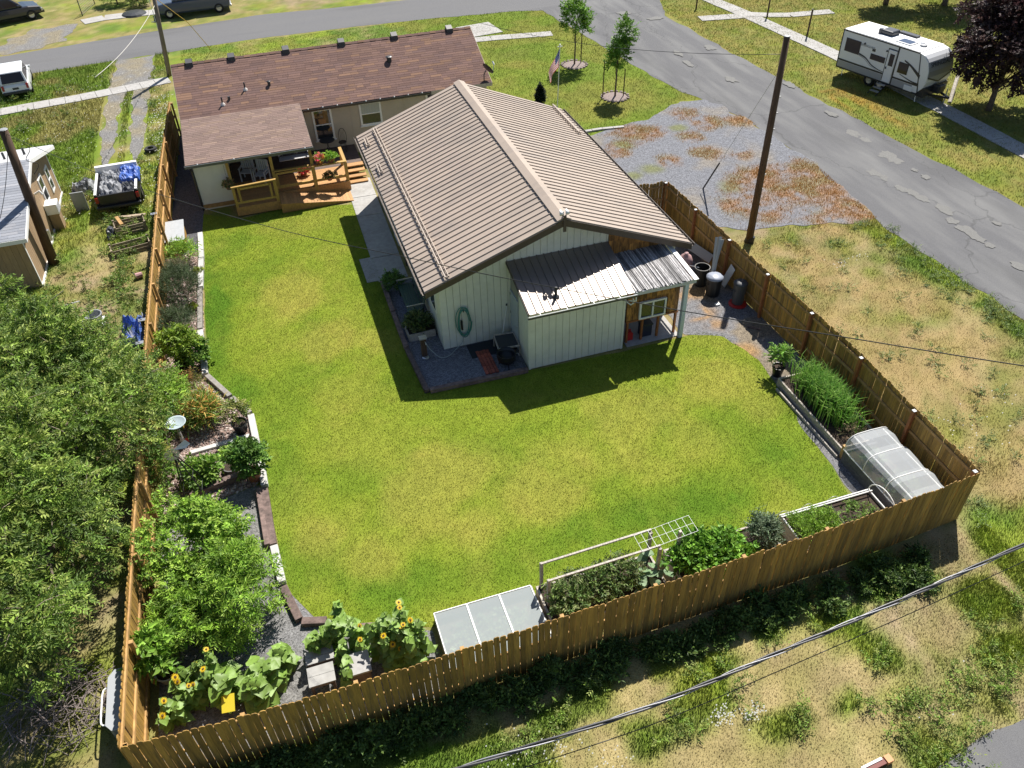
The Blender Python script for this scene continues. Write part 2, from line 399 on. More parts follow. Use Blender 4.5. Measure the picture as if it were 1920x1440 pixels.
sheet('street', street, M_street, .006, .5, rough=.1, seed=4)
road = [(20.3, 57.3), (20.8, 53), (21.4, 47.8), (21.9, 42.5), (22.6, 39.5), (23.6, 36), (24.0, 30.5), (23.4, 23.3), (23.8, 16.4), (24.2, 4), (24.6, -40), (31.4, -40), (30.6, 6), (29.9, 22.7), (28.9, 34), (28.4, 40.5), (27.9, 48), (27.7, 52.5), (29.2, 56.2), (30, 57.4)]
sheet('side_road', road, M_road, .010, .4, rough=.16, seed=7)
# pale filled potholes in a row along the road
def flat_patch(name, px, py, rx, ry, m, z, seed):
    c = G(px, py); pts = []
    for i in range(22):
        a = 2 * math.pi * i / 22; k = 1 + .55 * (mnoise.noise(Vector((math.cos(a) * 1.9, math.sin(a) * 1.9, seed * 3.1)))) + rnd.uniform(-.12, .12)
        pts.append((c.x + rx * k * math.cos(a), c.y + ry * k * math.sin(a)))
    mb = MB(); mb.add([(x, y, z) for x, y in pts], [tuple(range(len(pts)))]); return mb.build(name, m, kind='structure')
M_patch = mat('pothole_fill', (.165, .163, .156), .95, noise=.25, scale=30, bump=.5)
for i, (px, py, rx, ry) in enumerate([(1600, 250, .30, .45), (1622, 262, .22, .3), (1665, 292, .4, .5), (1680, 302, .3, .35), (1640, 325, .25, .4), (1656, 333, .2, .3), (1690, 355, .25, .3), (1710, 362, .2, .3),
        (1728, 372, .22, .4), (1770, 393, .3, .5), (1785, 415, .22, .3), (1812, 432, .26, .45), (1832, 447, .25, .4), (1855, 461, .2, .2), (1910, 500, .2, .35), (1735, 333, .2, .25), (1715, 320, .15, .2), (1870, 420, .15, .2), (1170, 25, .5, .4), (1230, 35, .6, .3), (1330, 90, .3, .5), (1370, 150, .3, .5), (1290, 120, .2, .5), (1480, 160, .25, .5), (1560, 215, .2, .5), (1270, 100, .25, .6)]):
    flat_patch('road_patch', px, py, rx, ry, M_patch, .014 + .0012 * i, i)
al = [G2(1700, 1470), G2(1760, 1442), G2(1800, 1413), G2(1860, 1375), G2(1930, 1345), (30, 5.5), (30, 0), (8, 1.5)]
sheet('alley', al, asphalt('alley_asphalt', (.14, .14, .145), (.17, .17, .165), False), .006, .25, rough=.08, seed=3)

# --- gravel surfaces
def gravel_mat(name, a, b_, sc=28):
    m = mat(name, a, .95, vcol=True, bump=1.0, bscale=sc * 1.4, noise=.2, scale=6)
    N, L = m.node_tree.nodes, m.node_tree.links; bs = N['Principled BSDF']; src = bs.inputs['Base Color'].links[0].from_socket
    geo = N.new('ShaderNodeNewGeometry'); vo = N.new('ShaderNodeTexVoronoi'); vo.inputs['Scale'].default_value = sc; L.new(geo.outputs['Position'], vo.inputs['Vector'])
    sp = N.new('ShaderNodeSeparateColor'); L.new(vo.outputs['Color'], sp.inputs[0])
    r = N.new('ShaderNodeMapRange'); L.new(sp.outputs[0], r.inputs[0]); r.inputs[3].default_value = .5; r.inputs[4].default_value = 1.35
    q = N.new('ShaderNodeVectorMath'); q.operation = 'SCALE'; L.new(src, q.inputs[0]); L.new(r.outputs[0], q.inputs['Scale'])
    L.new(q.outputs[0], bs.inputs['Base Color']); return m
M_gravel = gravel_mat('blue_gravel', GRAV, None, 34)
def drive_col(x, y):
    n2 = fbm(x, y, .8, 5, 4); n4 = fbm(x, y, .35, 13, 3)
    c = mixc(full(GRAV, x), full((.22, .19, .15), x), sstep(.5, .68, fbm(x, y, 2.2, 51, 4)) * .7)
    o = blobs(x, y, ORANGE, 8) * sstep(.26, .56, n2 * .6 + n4 * .4)
    c = mixc(c, mixc(full((.35, .17, .045), x), full(GOLD, x), sstep(.45, .7, n2)), o * .65)
    gr = blobs(x, y, [gb(1165, 270, .5), gb(1220, 315, .6), gb(1190, 330, .4), gb(1370, 350, .6, .7), gb(1270, 240, .4)], 9)
    return mixc(c, full((.14, .15, .04), x), gr * .8)
drive = [(13.2, 36.0), (16, 36.3), (19.2, 37.0), (21.8, 38.6), (23.2, 38.2), (23.9, 35), (24.2, 30.5), (23.6, 24.2), (22.2, 24.3), (19.8, 24.9), (18.2, 25.0), (16.9, 25.8), (15.6, 26.9), (13.1, 27.2)]
sheet('gravel_drive', drive, M_gravel, .014, .2, drive_col, rough=.25, seed=9)
inner_r = [(12.3, 27), (15.25, 27), (15.4, 20), (15.5, 15.4), (15.3, 10.0), (13.6, 10.1), (13.3, 11.6), (13.55, 14), (13.9, 16.3), (14.0, 17.6), (13.5, 19.2), (12.3, 19.75)]
def inner_col(x, y):
    n2 = fbm(x, y, .7, 5, 4)
    c = mixc(full((.17, .17, .18), x), full((.20, .165, .12), x), sstep(.45, .6, fbm(x, y, 1.2, 58, 3)))
    o = blobs(x, y, [gb(1310, 590, .9, .8, .6), gb(1340, 610, .6, .8), gb(1290, 545, .7, .7), gb(1400, 655, .6, .7), gb(1360, 500, .9, .6)], 8)
    return mixc(c, full((.34, .19, .06), x), o * sstep(.4, .55, n2))
sheet('gravel_side_yard', inner_r, M_gravel, .008, .15, inner_col, rough=.1, seed=2)
gar_bed = [(3.0, 26.6), (4.3, 26.6), (4.3, 21.8), (6.62, 21.8), (6.62, 19.75), (3.15, 19.8), (2.95, 22)]
sheet('gravel_bed', gar_bed, M_gravel, .012, .2, lambda x, y: mixc(full((.18, .19, .22), x), full((.15, .15, .17), x), fbm(x, y, .6, 3)), rough=.02)
garden = [(-5.15, 9.6), (-1.0, 9.55), (1.2, 9.5), (1.2, 11.2), (-1.4, 12.35), (-2.05, 13.6), (-2.15, 15.2), (-2.4, 17.5), (-5.1, 17.0)]
sheet('garden_path', garden, M_gravel, .008, .2, lambda x, y: mixc(full((.20, .20, .21), x), full((.18, .175, .16), x), fbm(x, y, .8, 3)), rough=.02)
M_mulch = gravel_mat('rock_mulch_base', (.28, .2, .16), None, 16)
rocks_bed = [(-5.1, 17.0), (-2.4, 17.5), (-2.2, 18.6), (-2.45, 20.6), (-3.7, 23.2), (-3.62, 28), (-3.5, 31.6), (-4.85, 31.4), (-5.0, 24)]
sheet('rock_mulch_bed', rocks_bed, M_mulch, .010, .2, lambda x, y: mixc(full((.26, .185, .155), x), full((.18, .13, .11), x), fbm(x, y, .5, 3)), rough=.02)
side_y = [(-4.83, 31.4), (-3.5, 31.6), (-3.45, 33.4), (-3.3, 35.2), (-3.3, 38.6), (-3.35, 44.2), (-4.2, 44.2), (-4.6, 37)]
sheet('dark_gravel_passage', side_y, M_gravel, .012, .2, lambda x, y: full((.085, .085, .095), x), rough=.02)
# tyre tracks and apron on the neighbour's drive
def band(pts, w):
    L_, R_ = [], []
    for i, p in enumerate(pts):
        a = np.array(pts[max(i - 1, 0)]); b = np.array(pts[min(i + 1, len(pts) - 1)]); d = (b - a) / np.linalg.norm(b - a); n = np.array([-d[1], d[0]])
        ww = w[i] if isinstance(w, (list, tuple)) else w
        L_.append(tuple(np.array(p) + n * ww / 2)); R_.append(tuple(np.array(p) - n * ww / 2))
    return L_ + R_[::-1]
trk = lambda x, y: mixc(full((.185, .18, .175), x), full((.22, .19, .13), x), sstep(.4, .7, fbm(x, y, 1.1, 61)))
TRK = [band([G2(222, 160), G2(212, 195), G2(207, 235), G2(201, 280), G2(198, 318)], 1.1), band([G2(270, 150), G2(263, 190), G2(258, 230), G2(256, 275), G2(254, 300)], 1.0), [G2(222, 112), G2(292, 102), G2(288, 130), G2(276, 152), G2(208, 168), G2(212, 140)], band([G2(-60, 222), G2(0, 211), G2(150, 184), G2(230, 168), G2(318, 150)], 1.4)]
sheet('gravel_track', band([G2(222, 160), G2(212, 195), G2(207, 235), G2(201, 280), G2(198, 318)], [1.0, .8, .75, .6, .4]), M_gravel, .012, .2, trk, rough=.2, seed=3)
sheet('gravel_track', band([G2(270, 150), G2(263, 190), G2(258, 230), G2(256, 275), G2(254, 300)], [1.0, .8, .8, .6, .3]), M_gravel, .012, .2, trk, rough=.2, seed=5)
sheet('gravel_apron', [G2(222, 112), G2(292, 102), G2(288, 130), G2(276, 152), G2(208, 168), G2(212, 140)], M_gravel, .014, .2, trk, rough=.25, seed=6)
sheet('gravel_verge', [G2(60, 55), G2(140, 45), G2(120, 75), G2(60, 95), G2(0, 105), G2(0, 85)], M_gravel, .012, .3, trk, rough=.5, seed=6)
# --- concrete
M_conc = mat('concrete', (.36, .35, .335), .9, noise=.14, scale=6, bump=.25, bscale=40, dark=(.24, .22, .2), dscale=1.2, damt=.45)
def slab_run(name, pts, w, n, z=.04, gap=.012):
    """a walk cast as separate slabs: one object, each slab a child"""
    pts = [np.array(p) for p in pts]; seg = [np.linalg.norm(pts[i + 1] - pts[i]) for i in range(len(pts) - 1)]; tot = sum(seg)
    def at(s):
        for i, L_ in enumerate(seg):
            if s <= L_ or i == len(seg) - 1: return pts[i] + (pts[i + 1] - pts[i]) * s / L_
            s -= L_
    root = bpy.data.objects.new(name, None); COL.objects.link(root); root['kind'] = 'structure'
    p0 = at(0); root.location = (p0[0], p0[1], 0); WL[root] = Vector((p0[0], p0[1], 0))
    for i in range(n):
        a, b = at(tot * i / n), at(tot * (i + 1) / n); d = (b - a) / np.linalg.norm(b - a); nn = np.array([-d[1], d[0]]) * w / 2
        a = a + d * gap; b = b - d * gap; tz = z + rnd.uniform(-.008, .008)
        mb = MB(); q = [a + nn, a - nn, b - nn, b + nn]
        mb.extrude([(p[0], p[1], -.02) for p in q], (0, 0, tz + .02)); o = mb.build('slab', M_conc, root)
    return root
slab_run('sidewalk', [G2(-60, 222), G2(0, 211), G2(150, 184), G2(230, 168), G2(318, 150)], 1.1, 13)
slab_run('sidewalk', [(32.0, 57), (32.35, 53.6), (32.8, 50.3), (33.6, 41.3), (33.9, 32), (33.9, 20)], 1.15, 26)
slab_run('front_walk', [G2(1312, 36), G2(1350, 33), G2(1395, 30)], 1.0, 3)
slab_run('front_walk', [G2(1395, 27), G2(1465, 30), G2(1560, 22)], .9, 4)
slab_run('front_pad', [G2(885, 47), G2(912, 66)], 2.4, 2, .03)
slab_run('front_walk', [G2(882, 76), G2(912, 73), G2(1035, 63)], .9, 4, .03)
slab_run('garage_walk', [(3.62, 35.6), (3.55, 31.5), (3.5, 28.3), (3.48, 26.7)], 1.15, 5, .03)
slab_run('walk_pad', [(2.72, 28.6), (2.72, 26.8)], .5, 1, .024)
slab_run('kerb_edging', [G2(1090, 249), G2(1130, 243), G2(1170, 239)], .2, 4, .08)
slab_run('far_walk', [G2(155, 42), G2(200, 33), G2(300, 22), G2(400, 12)], 1.3, 6)

# --- mown lawn
lawn_poly = [G2(380, 402), G2(452, 410), G2(525, 392), G2(664, 383), (3.05, 30), (3.0, 26.4), (2.98, 22), (3.2, 19.85), (6.6, 19.7), (9.9, 19.6), (12.1, 19.65), (13.0, 19.65), (13.6, 19.2), (14.0, 17.7), (13.95, 16.3),
             (13.6, 14), (13.35, 12.4), (13.2, 11.55), (10.5, 11.2), (7.0, 11.15), (4.0, 11.05), (1.2, 11.3), (-1.4, 12.35), (-2.02, 13.6), (-2.1, 15.2), (-2.2, 17.5), (-2.15, 18.6), (-2.4, 20.6), (-3.62, 23.2), (-3.55, 28), (-3.45, 33)]
LAWNY = [gb(545, 540, 1.3, .9, 2.2), gb(600, 640, 1.0, .8, 1.4), gb(720, 640, .8, .5), gb(660, 740, 1.2, .4), gb(860, 890, 1.6, .85), gb(800, 950, 1.5, .8), gb(700, 1040, 1.0, .75), gb(610, 1010, .8, .6), gb(740, 970, .7, .6), gb(1000, 930, 1.4, .75),
         gb(1060, 850, 1.3, .5), gb(1190, 790, 1.7, .7), gb(1290, 820, 1.2, .5), gb(1360, 720, 1.4, .8), gb(1180, 860, 1.2, .5), gb(1420, 760, .9, .6), gb(560, 420, 1.6, .5, 1.0), gb(900, 980, 1.0, .6), gb(690, 830, 1.5, .35)]
LAWNG = [gb(400, 620, .7, 1, 6), gb(440, 730, .9, .9), gb(520, 900, .8, .7, 2), gb(570, 1060, 1.3, .7), gb(1250, 960, 3, .7, 1.1), gb(1500, 880, 1.5, .6, 1.6), gb(1480, 760, 1, .5), gb(880, 1080, 3, .6, .9), gb(430, 460, 1.0, .6)]
def lawn_col(x, y):
    n1 = fbm(x, y, 1.4, 71, 5); n2 = fbm(x, y, .45, 75, 4); n3 = fbm(x, y, .14, 78, 2)
    yl = np.clip(blobs(x, y, LAWNY, 81) * .8 + sstep(.5, .8, n1) * .3 + sstep(.6, .85, n2) * .15, 0, 1)
    gg = np.clip(blobs(x, y, LAWNG, 83), 0, 1)
    c = mixc(full((.172, .225, .022), x), full((.078, .155, .012), x), np.clip(gg * .8 + sstep(.5, .3, n1) * .35, 0, 1))
    c = mixc(c, full((.31, .265, .06), x), yl * .7)
    return c * (.8 + .4 * n3)[:, None]
lawn_o = sheet('lawn', lawn_poly, M_lawn, .006, .15, lawn_col, rough=.04, seed=12)
def blades(n, poly_or_box, colfn, h, w, name, label=None, keepfn=None, hfn=None, jit=.3, lean=.5, z0=.004):
    a = np.array(poly_or_box); mn, mx = a.min(0), a.max(0)
    p = mn + rng.random((n, 2)) * (mx - mn)
    if len(a) > 2: p = p[in_poly(p[:, 0], p[:, 1], [tuple(q) for q in a])]
    if keepfn is not None: p = p[keepfn(p[:, 0], p[:, 1]) > rng.random(len(p))]
    n = len(p); hh = h * (.6 + .8 * rng.random(n))
    if hfn is not None: hh = hh * hfn(p[:, 0], p[:, 1])
    an = rng.random(n) * 2 * np.pi; ln = rng.random(n) * lean; la = rng.random(n) * 2 * np.pi; ww = w * (.6 + .8 * rng.random(n))
    ax, ay = np.cos(an) * ww / 2, np.sin(an) * ww / 2
    tip = np.column_stack([p[:, 0] + np.cos(la) * ln * hh, p[:, 1] + np.sin(la) * ln * hh, z0 + hh])
    v = np.empty((n, 3, 3)); v[:, 0] = np.column_stack([p[:, 0] - ax, p[:, 1] - ay, np.full(n, z0)]); v[:, 1] = np.column_stack([p[:, 0] + ax, p[:, 1] + ay, np.full(n, z0)]); v[:, 2] = tip
    c = colfn(p[:, 0], p[:, 1]) * (1 - jit + 2 * jit * rng.random(n))[:, None]
    c = c * (1 + (rng.random((n, 3)) - .5) * .2)
    return build_np(name, v.reshape(-1, 3), np.arange(3 * n).reshape(-1, 3), M_grass, np.repeat(c, 3, 0), kind='stuff', label=label)
blades(520000, lawn_poly, lambda x, y: lawn_col(x, y) * 1.15, .036, .013, 'lawn_grass', 'short mown green and straw-yellow grass of the fenced lawn', lean=.9, jit=.22)
# grass and weeds of the rough ground
hard = TRK + [street, road, drive, inner_r, gar_bed, garden, rocks_bed, side_y, lawn_poly, al]
def rough_keep(x, y):
    c, k, o = turf(x, y); ok = np.ones(len(x), bool)
    for h in hard:
        a = np.array(h); mn, mx = a.min(0), a.max(0)
        m = (x > mn[0]) & (x < mx[0]) & (y > mn[1]) & (y < mx[1]); i = np.nonzero(m & ok)[0]
        if len(i): ok[i[in_poly(x[i], y[i], h)]] = False
    bld = ((x > -3.4) & (x < 11) & (y > 35) & (y < 45.4)) | ((x > 4) & (x < 13.1) & (y > 21) & (y < 34.5)) | ((x > -5.1) & (x < 15.2) & (y > 9.6) & (y < 27))
    return np.where(ok & ~bld, .45 + .55 * k, 0)
tc = lambda x, y: turf(x, y)[0] * 1.12
blades(230000, [(-9, 3.5), (16, 9.5)], tc, .065, .018, 'alley_grass', 'dry and green grass growing along the alley', rough_keep, lambda x, y: .5 + .9 * turf(x, y)[1])
blades(210000, [(12, 3), (24.4, 25)], tc, .065, .018, 'field_grass', 'dry straw and green grass between fence and side road', rough_keep, lambda x, y: .5 + .8 * turf(x, y)[1])
blades(140000, [(-18, 9), (-4.7, 58)], tc, .12, .028, 'neighbour_grass', 'patchy green weeds of the neighbouring yard', rough_keep, lambda x, y: .5 + .8 * turf(x, y)[1])
blades(120000, [(-4, 35), (23.5, 58)], tc, .06, .026, 'front_grass', 'mown grass around the house front and young trees', rough_keep)
blades(150000, [(28, 17), (50, 60)], tc, .07, .032, 'verge_grass', 'yellowish grass beside the road around the trailer', rough_keep)
# dry orange weeds over the gravel drive
orp = lambda x, y: blobs(x, y, ORANGE, 8) * sstep(.26, .56, fbm(x, y, .8, 5, 4) * .6 + fbm(x, y, .35, 13, 3) * .4)
blades(130000, drive, lambda x, y: mixc(full((.42, .20, .05), x), full((.30, .22, .07), x), rng.random(len(x)) * .6), .07, .02, 'orange_weeds', 'rust-orange dry weeds spreading over the gravel drive', lambda x, y: orp(x, y) * .9, z0=.014)
# ------------------------------------------------------------------ the metal-roofed garage
M_roofmetal = mat('tan_roof_metal', (.345, .28, .228), .6, metal=.0, noise=.06, scale=1.5, dark=(.25, .21, .18), dscale=1.1, damt=.7, stretch=(.35, 1, 1))
M_siding = mat('cream_siding', (.70, .71, .62), .7, noise=.05, scale=4, rand=.03, dark=(.42, .42, .36), dscale=1.2, damt=.25)
M_siding_gap = mat('siding_groove', (.30, .30, .27), .9)
gar = thing('garage', 'long garage with tan ribbed metal roof and cream board siding beside the lawn', 'garage', (8.6, 28, 0))
RX, RZ, EWX, EWZ, EEX, EEZ, GY0, GY1 = 8.38, 4.5, 3.69, 2.8, 13.1, 2.62, 21.28, 33.9
def roof_panels(parent, top, bot, wdir, n, pitch, mat_, name='roof_panel', rib=.034, th=.02):
    """n ribbed panels side by side along wdir; top/bot are the first panel's start corners"""
    top, bot, wd = Vector(top), Vector(bot), Vector(wdir).normalized(); nrm = wd.cross(bot - top).normalized()
    if nrm.z < 0: nrm = -nrm
    prof = [(0, -th), (pitch - .002, -th), (pitch - .002, 0), (.040, 0), (.032, rib), (.010, rib), (0, 0)]
    mb = MB(); mb.extrude([top + wd * a + nrm * b for a, b in prof], bot - top)
    o = mb.build(name, mat_, parent); base = o.location.copy()
    for i in range(1, n):
        c = o.copy(); COL.objects.link(c); c.location = base + wd * (pitch * i); WL[c] = WL[o] + wd * (pitch * i)
    return nrm
n_p = 42; pitch = (GY1 - GY0) / n_p
roof_panels(gar, (RX, GY0, RZ), (EWX, GY0, EWZ), (0, 1, 0), n_p, pitch, M_roofmetal)
roof_panels(gar, (RX, GY0, RZ), (EEX, GY0, EEZ), (0, 1, 0), n_p, pitch, M_roofmetal)
mb = MB()                                                          # ridge cap
mb.extrude([(RX - .24, GY0 - .02, RZ - .035), (RX, GY0 - .02, RZ + .055), (RX + .24, GY0 - .02, RZ - .04), (RX + .24, GY0 - .02, RZ - .02), (RX, GY0 - .02, RZ + .085), (RX - .24, GY0 - .02, RZ - .015)], (0, GY1 - GY0 + .04, 0))
mb.build('ridge_cap', M_roofmetal, gar)
# siding boards, one by one, cut to the roof slope
def roof_under(x):
    return (RZ + (EWZ - RZ) * (RX - x) / (RX - EWX) if x < RX else RZ + (EEZ - RZ) * (x - RX) / (EEX - RX)) - .045
WX0, WX1, WY0, WY1 = 4.22, 12.75, 21.75, 33.7
x = WX0; bw = .235
while x < WX1 - .01:
    x1 = min(x + bw, WX1)
    mb = MB(); pts = [(x + .006, .03), (x1 - .006, .03), (x1 - .006, roof_under(x1 - .006))]
    if x < RX < x1: pts.append((RX, roof_under(RX)))
    pts.append((x + .006, roof_under(x + .006)))
    mb.extrude([(a, WY0, b) for a, b in pts], (0, .03, 0)); mb.build('siding_board', M_siding, gar); x = x1
y = WY0 + .03
while y < WY1 - .01:
    y1 = min(y + bw, WY1)
    mb = MB().box(WX0 + .005, WX0 + .035, y + .006, y1 - .006, .03, roof_under(WX0) - .01); mb.build('siding_board', M_siding, gar); y = y1
mb = MB(); mb.extrude([(WX0 + .037, WY0 + .031, .0), (WX1, WY0 + .031, 0), (WX1, WY0 + .031, roof_under(WX1) - .02), (RX, WY0 + .031, RZ - .09), (WX0 + .037, WY0 + .031, roof_under(WX0) - .02)], (0, WY1 - WY0 - .031, 0)); mb.build('wall', M_siding_gap, gar)
# trim
for side, (ex, ez) in enumerate(((EWX, EWZ), (EEX, EEZ))):
    for yy, nm in ((GY0 - .03, 'front'), (GY1 + .006, 'back')):
        mb = MB(); mb.extrude([(RX, yy, RZ - .24), (RX, yy, RZ - .005), (ex, yy, ez - .005), (ex, yy, ez - .22)], (0, .028, 0)); mb.build('rake_board', M_brown_trim, gar)
    s = -1 if ex < RX else 1
    mb = MB(); mb.extrude([(ex + s * .005, GY0, ez - .12), (ex + s * .09, GY0, ez - .1), (ex + s * .12, GY0, ez - .01), (ex + s * .105, GY0, ez - .01), (ex + s * .08, GY0, ez - .085), (ex + s * .005, GY0, ez - .105)], (0, GY1 - GY0, 0)); mb.build('gutter', M_brown_trim, gar)
    mb = MB(); mb.box(min(ex, ex - s * .4), max(ex, ex - s * .4), GY0 + .02, GY1 - .02, ez - .05 + .0, ez - .03); mb.build('soffit', M_white, gar)
mb = MB().box(RX - .05, RX + .05, GY0 - .075, GY0 - .034, RZ - .42, RZ + .16); mb.build('gable_post', M_brown_trim, gar)
# snow rails
def slope_pt(x, y, up):
    w = x < RX; a, b = ((RX, RZ), (EWX, EWZ)) if w else ((RX, RZ), (EEX, EEZ))
    z = a[1] + (b[1] - a[1]) * (x - a[0]) / (b[0] - a[0]); n = Vector((-(RZ - EWZ), 0, RX - EWX)).normalized() if w else Vector((RZ - EEZ, 0, EEX - RX)).normalized()
    return Vector((x, y, z)) + n * up
for x, y0, y1 in ((4.45, GY0 + .05, GY1 - .3), (3.95, 32.4, 33.1), (3.97, 29.7, 30.5), (12.6, 30.6, 33.8)):
    mb = MB(); mb.beam(slope_pt(x, y0, .11), slope_pt(x, y1, .11), .045, .045); mb.beam(slope_pt(x + .1, y0, .085), slope_pt(x + .1, y1, .085), .03, .06)
    k = int((y1 - y0) / .61) + 1
    for i in range(k):
        yy = y0 + .05 + i * .61; mb.beam(slope_pt(x, yy, .03), slope_pt(x, yy, .11), .04, .03, (0, 1, 0)); mb.beam(slope_pt(x, yy, .1), slope_pt(x + .1, yy, .04), .03, .02)
    mb.build('snow_rail', M_roofmetal, gar)
# twin floodlight on the ridge end
fl = MB(); fl.tube([(RX, GY0 + .1, RZ + .06), (RX, GY0 + .1, RZ + .22)], .025, 8); fl.build('lamp_stem', M_grey, gar)
for s in (-1, 1):
    c = Vector((RX + s * .1, GY0 + .06, RZ + .24)); fl = MB(); fl.tube([c + Vector((0, .06, .03)), c + Vector((0, -.02, 0)), c + Vector((0, -.1, -.05))], [.03, .05, .075], 10); fl.build('flood_lamp', M_white, gar, smooth=True)
# west side window and its trim
mb = MB().box(WX0 - .03, WX0 + .004, 22.35, 23.15, 1.15, 2.25); w = mb.build('window_frame', M_white, gar)
mb = MB().box(WX0 - .036, WX0 - .0305, 22.43, 23.07, 1.23, 2.17); mb.build('window_pane', M_glass, gar)
mb = MB().box(WX0 - .03, WX0 + .003, 29.0, 29.9, .05, 2.1); mb.build('side_door', M_white, gar)
mb = MB(); mb.tube([(EWX - .05, 27.4, EWZ - .1), (EWX - .02, 27.4, EWZ - .3), (WX0 - .06, 27.35, EWZ - .55), (WX0 - .06, 27.35, .1)], .035, 8); mb.build('downspout', M_brown_trim, gar)

# --- tool shed built onto the gable
shed = thing('lean_to_shed', 'small cream lean-to shed with ribbed metal roof against the garage gable', 'shed', (8.3, 20.6, 0))
SX0, SX1, SY0, SY1 = 6.62, 9.98, 19.75, 21.70
roof_panels(shed, (6.55, 21.74, 3.07), (6.55, 19.48, 2.44), (1, 0, 0), 14, (10.15 - 6.55) / 14, mat('shed_roof_metal', (.20, .17, .15), .38, metal=.35, noise=.06, scale=2))
def sh_under(y): return 2.44 + (3.07 - 2.44) * (y - 19.48) / (21.74 - 19.48) - .05
x = SX0
while x < SX1 - .01:
    x1 = min(x + .235, SX1); MB().box(x + .006, x1 - .006, SY0, SY0 + .03, .03, sh_under(SY0) - .005).build('siding_board', M_siding, shed); x = x1
y = SY0 + .032
while y < SY1 - .01:
    y1 = min(y + .235, SY1)
    if not (20.75 < (y + y1) / 2 < 21.68):
        MB().extrude([(SX0, y + .006, .03), (SX0, y1 - .006, .03), (SX0, y1 - .006, sh_under(y1)), (SX0, y + .006, sh_under(y))], (.03, 0, 0)).build('siding_board', M_siding, shed)
    y = y1
MB().extrude([(SX0 + .032, SY0 + .032, 0), (SX0 + .032, SY1, 0), (SX0 + .032, SY1, sh_under(SY1) - .02), (SX0 + .032, SY0 + .032, sh_under(SY0) - .02)], (SX1 - SX0 - .03, 0, 0)).build('wall', M_siding_gap, shed)
for nm, x in (('corner_trim', SX0 - .012), ('corner_trim', SX1 - .07)):
    MB().box(x, x + .08, SY0 - .014, SY0 - .001, .02, 2.40).build(nm, M_siding, shed)
d = MB().box(SX0 - .01, SX0 + .028, 20.83, 21.62, .05, 2.05).build('door', mat('blue_grey_door', (.42, .47, .52), .5, noise=.05), shed)
MB().tube([(SX0 - .05, 20.9, 1.0), (SX0 - .01, 20.9, 1.0)], .03, 8).build('door_knob', M_chrome, d)
for z in (.35, 1.1, 1.85): MB().box(SX0 - .016, SX0 - .0105, 21.56, 21.61, z, z + .1).build('hinge', M_black, d)
MB().extrude([(6.5, 19.47, 2.31), (6.5, 19.37, 2.33), (6.5, 19.35, 2.43), (6.5, 19.362, 2.43), (6.5, 19.382, 2.345), (6.5, 19.46, 2.325)], (3.68, 0, 0)).build('gutter', mat('gutter_dark', (.06, .06, .075), .35), shed)
MB().tube([(6.5, 19.352, 2.435), (10.18, 19.352, 2.435)], .016, 6).build('gutter_lip', M_white, shed)
for x in (6.9, 7.8, 8.7, 9.6): MB().beam((x, 19.47, 2.445), (x, 19.34, 2.445), .025, .02).build('gutter_bracket', M_white, shed)
MB().tube([(10.17, 19.40, 2.32), (10.19, 19.42, 2.15), (10.1, 19.62, 2.05), (10.0, 19.72, 1.96), (10.12, 19.62, 1.88), (10.2, 19.58, 1.98), (10.12, 19.5, 2.2)], .025, 8).build('downspout', M_white, shed)
MB().extrude([(6.53, 19.5, 2.36), (6.53, 21.74, 2.98), (6.53, 21.74, 3.07), (6.53, 19.5, 2.445)], (.018, 0, 0)).build('rake_trim', M_brown_trim, shed)
# vent pipe on the shed roof with its flashing
vx, vy = 7.62, 19.95; vz = 2.44 + (vy - 19.48) * .2788
MB().tube([(vx, vy, vz + .0), (vx, vy, vz + .36)], .045, 10).build('vent_pipe', M_dark, shed, smooth=False)
MB().lathe([(.12, 0), (.11, .03), (.055, .07)], (vx, vy, vz + .008), 12).build('pipe_flashing', M_dark, shed)
# --- open cedar lean-to beside it
lean = thing('cedar_lean_to', 'open cedar-shingled lean-to with weathered shake roof and white window', 'shed', (11.2, 20.6, 0))
M_shake = mat('weathered_shake', (.34, .33, .33), .85, noise=.6, scale=5, stretch=(10, 1, 1), rand=.65, bump=.4)
M_cedarwall = mat('cedar_shingle', (.32, .15, .035), .7, noise=.55, scale=5, stretch=(8, 8, 1), rand=.6, dark=(.05, .022, .01), dscale=2.2, damt=.85)  # strong gold and dark streaks put dappled sunlight into the cedar colour
LX0, LX1 = 10.17, 12.32
xx = LX0; r2 = random.Random(4)
while xx < LX1 - .1:                                              # long split strips laid down the slope
    w = r2.uniform(.035, .075); dz = r2.uniform(0, .03); e = r2.uniform(-.06, .04)
    a, b = Vector((xx + w / 2, 21.72, 2.55 + dz)), Vector((xx + w / 2 + r2.uniform(-.02, .02), 19.55 + e, 2.40 + dz))
    MB().beam(a, b, w * r2.uniform(.5, .85), .02 + r2.uniform(0, .035)).build('roof_strip', M_shake, lean); xx += w
MB().extrude([(LX0, 21.70, 2.51), (LX0, 19.6, 2.365), (LX0, 19.6, 2.35), (LX0, 21.70, 2.495)], (LX1 - LX0 - .06, 0, 0)).build('roof_deck', M_black, lean)
MB().beam((12.36, 21.72, 2.58), (12.36, 19.48, 2.43), .16, .03).build('edge_flashing', M_white, lean)
MB().beam((LX0, 19.56, 2.32), (12.4, 19.56, 2.32), .04, .12).build('eave_board', mat('pale_trim', (.5, .52, .56), .6), lean)
MB().box(12.06, 12.2, 19.62, 19.76, 0, 2.36).build('corner_post', mat('pale_blue_post', (.52, .60, .70), .6, noise=.05), lean)
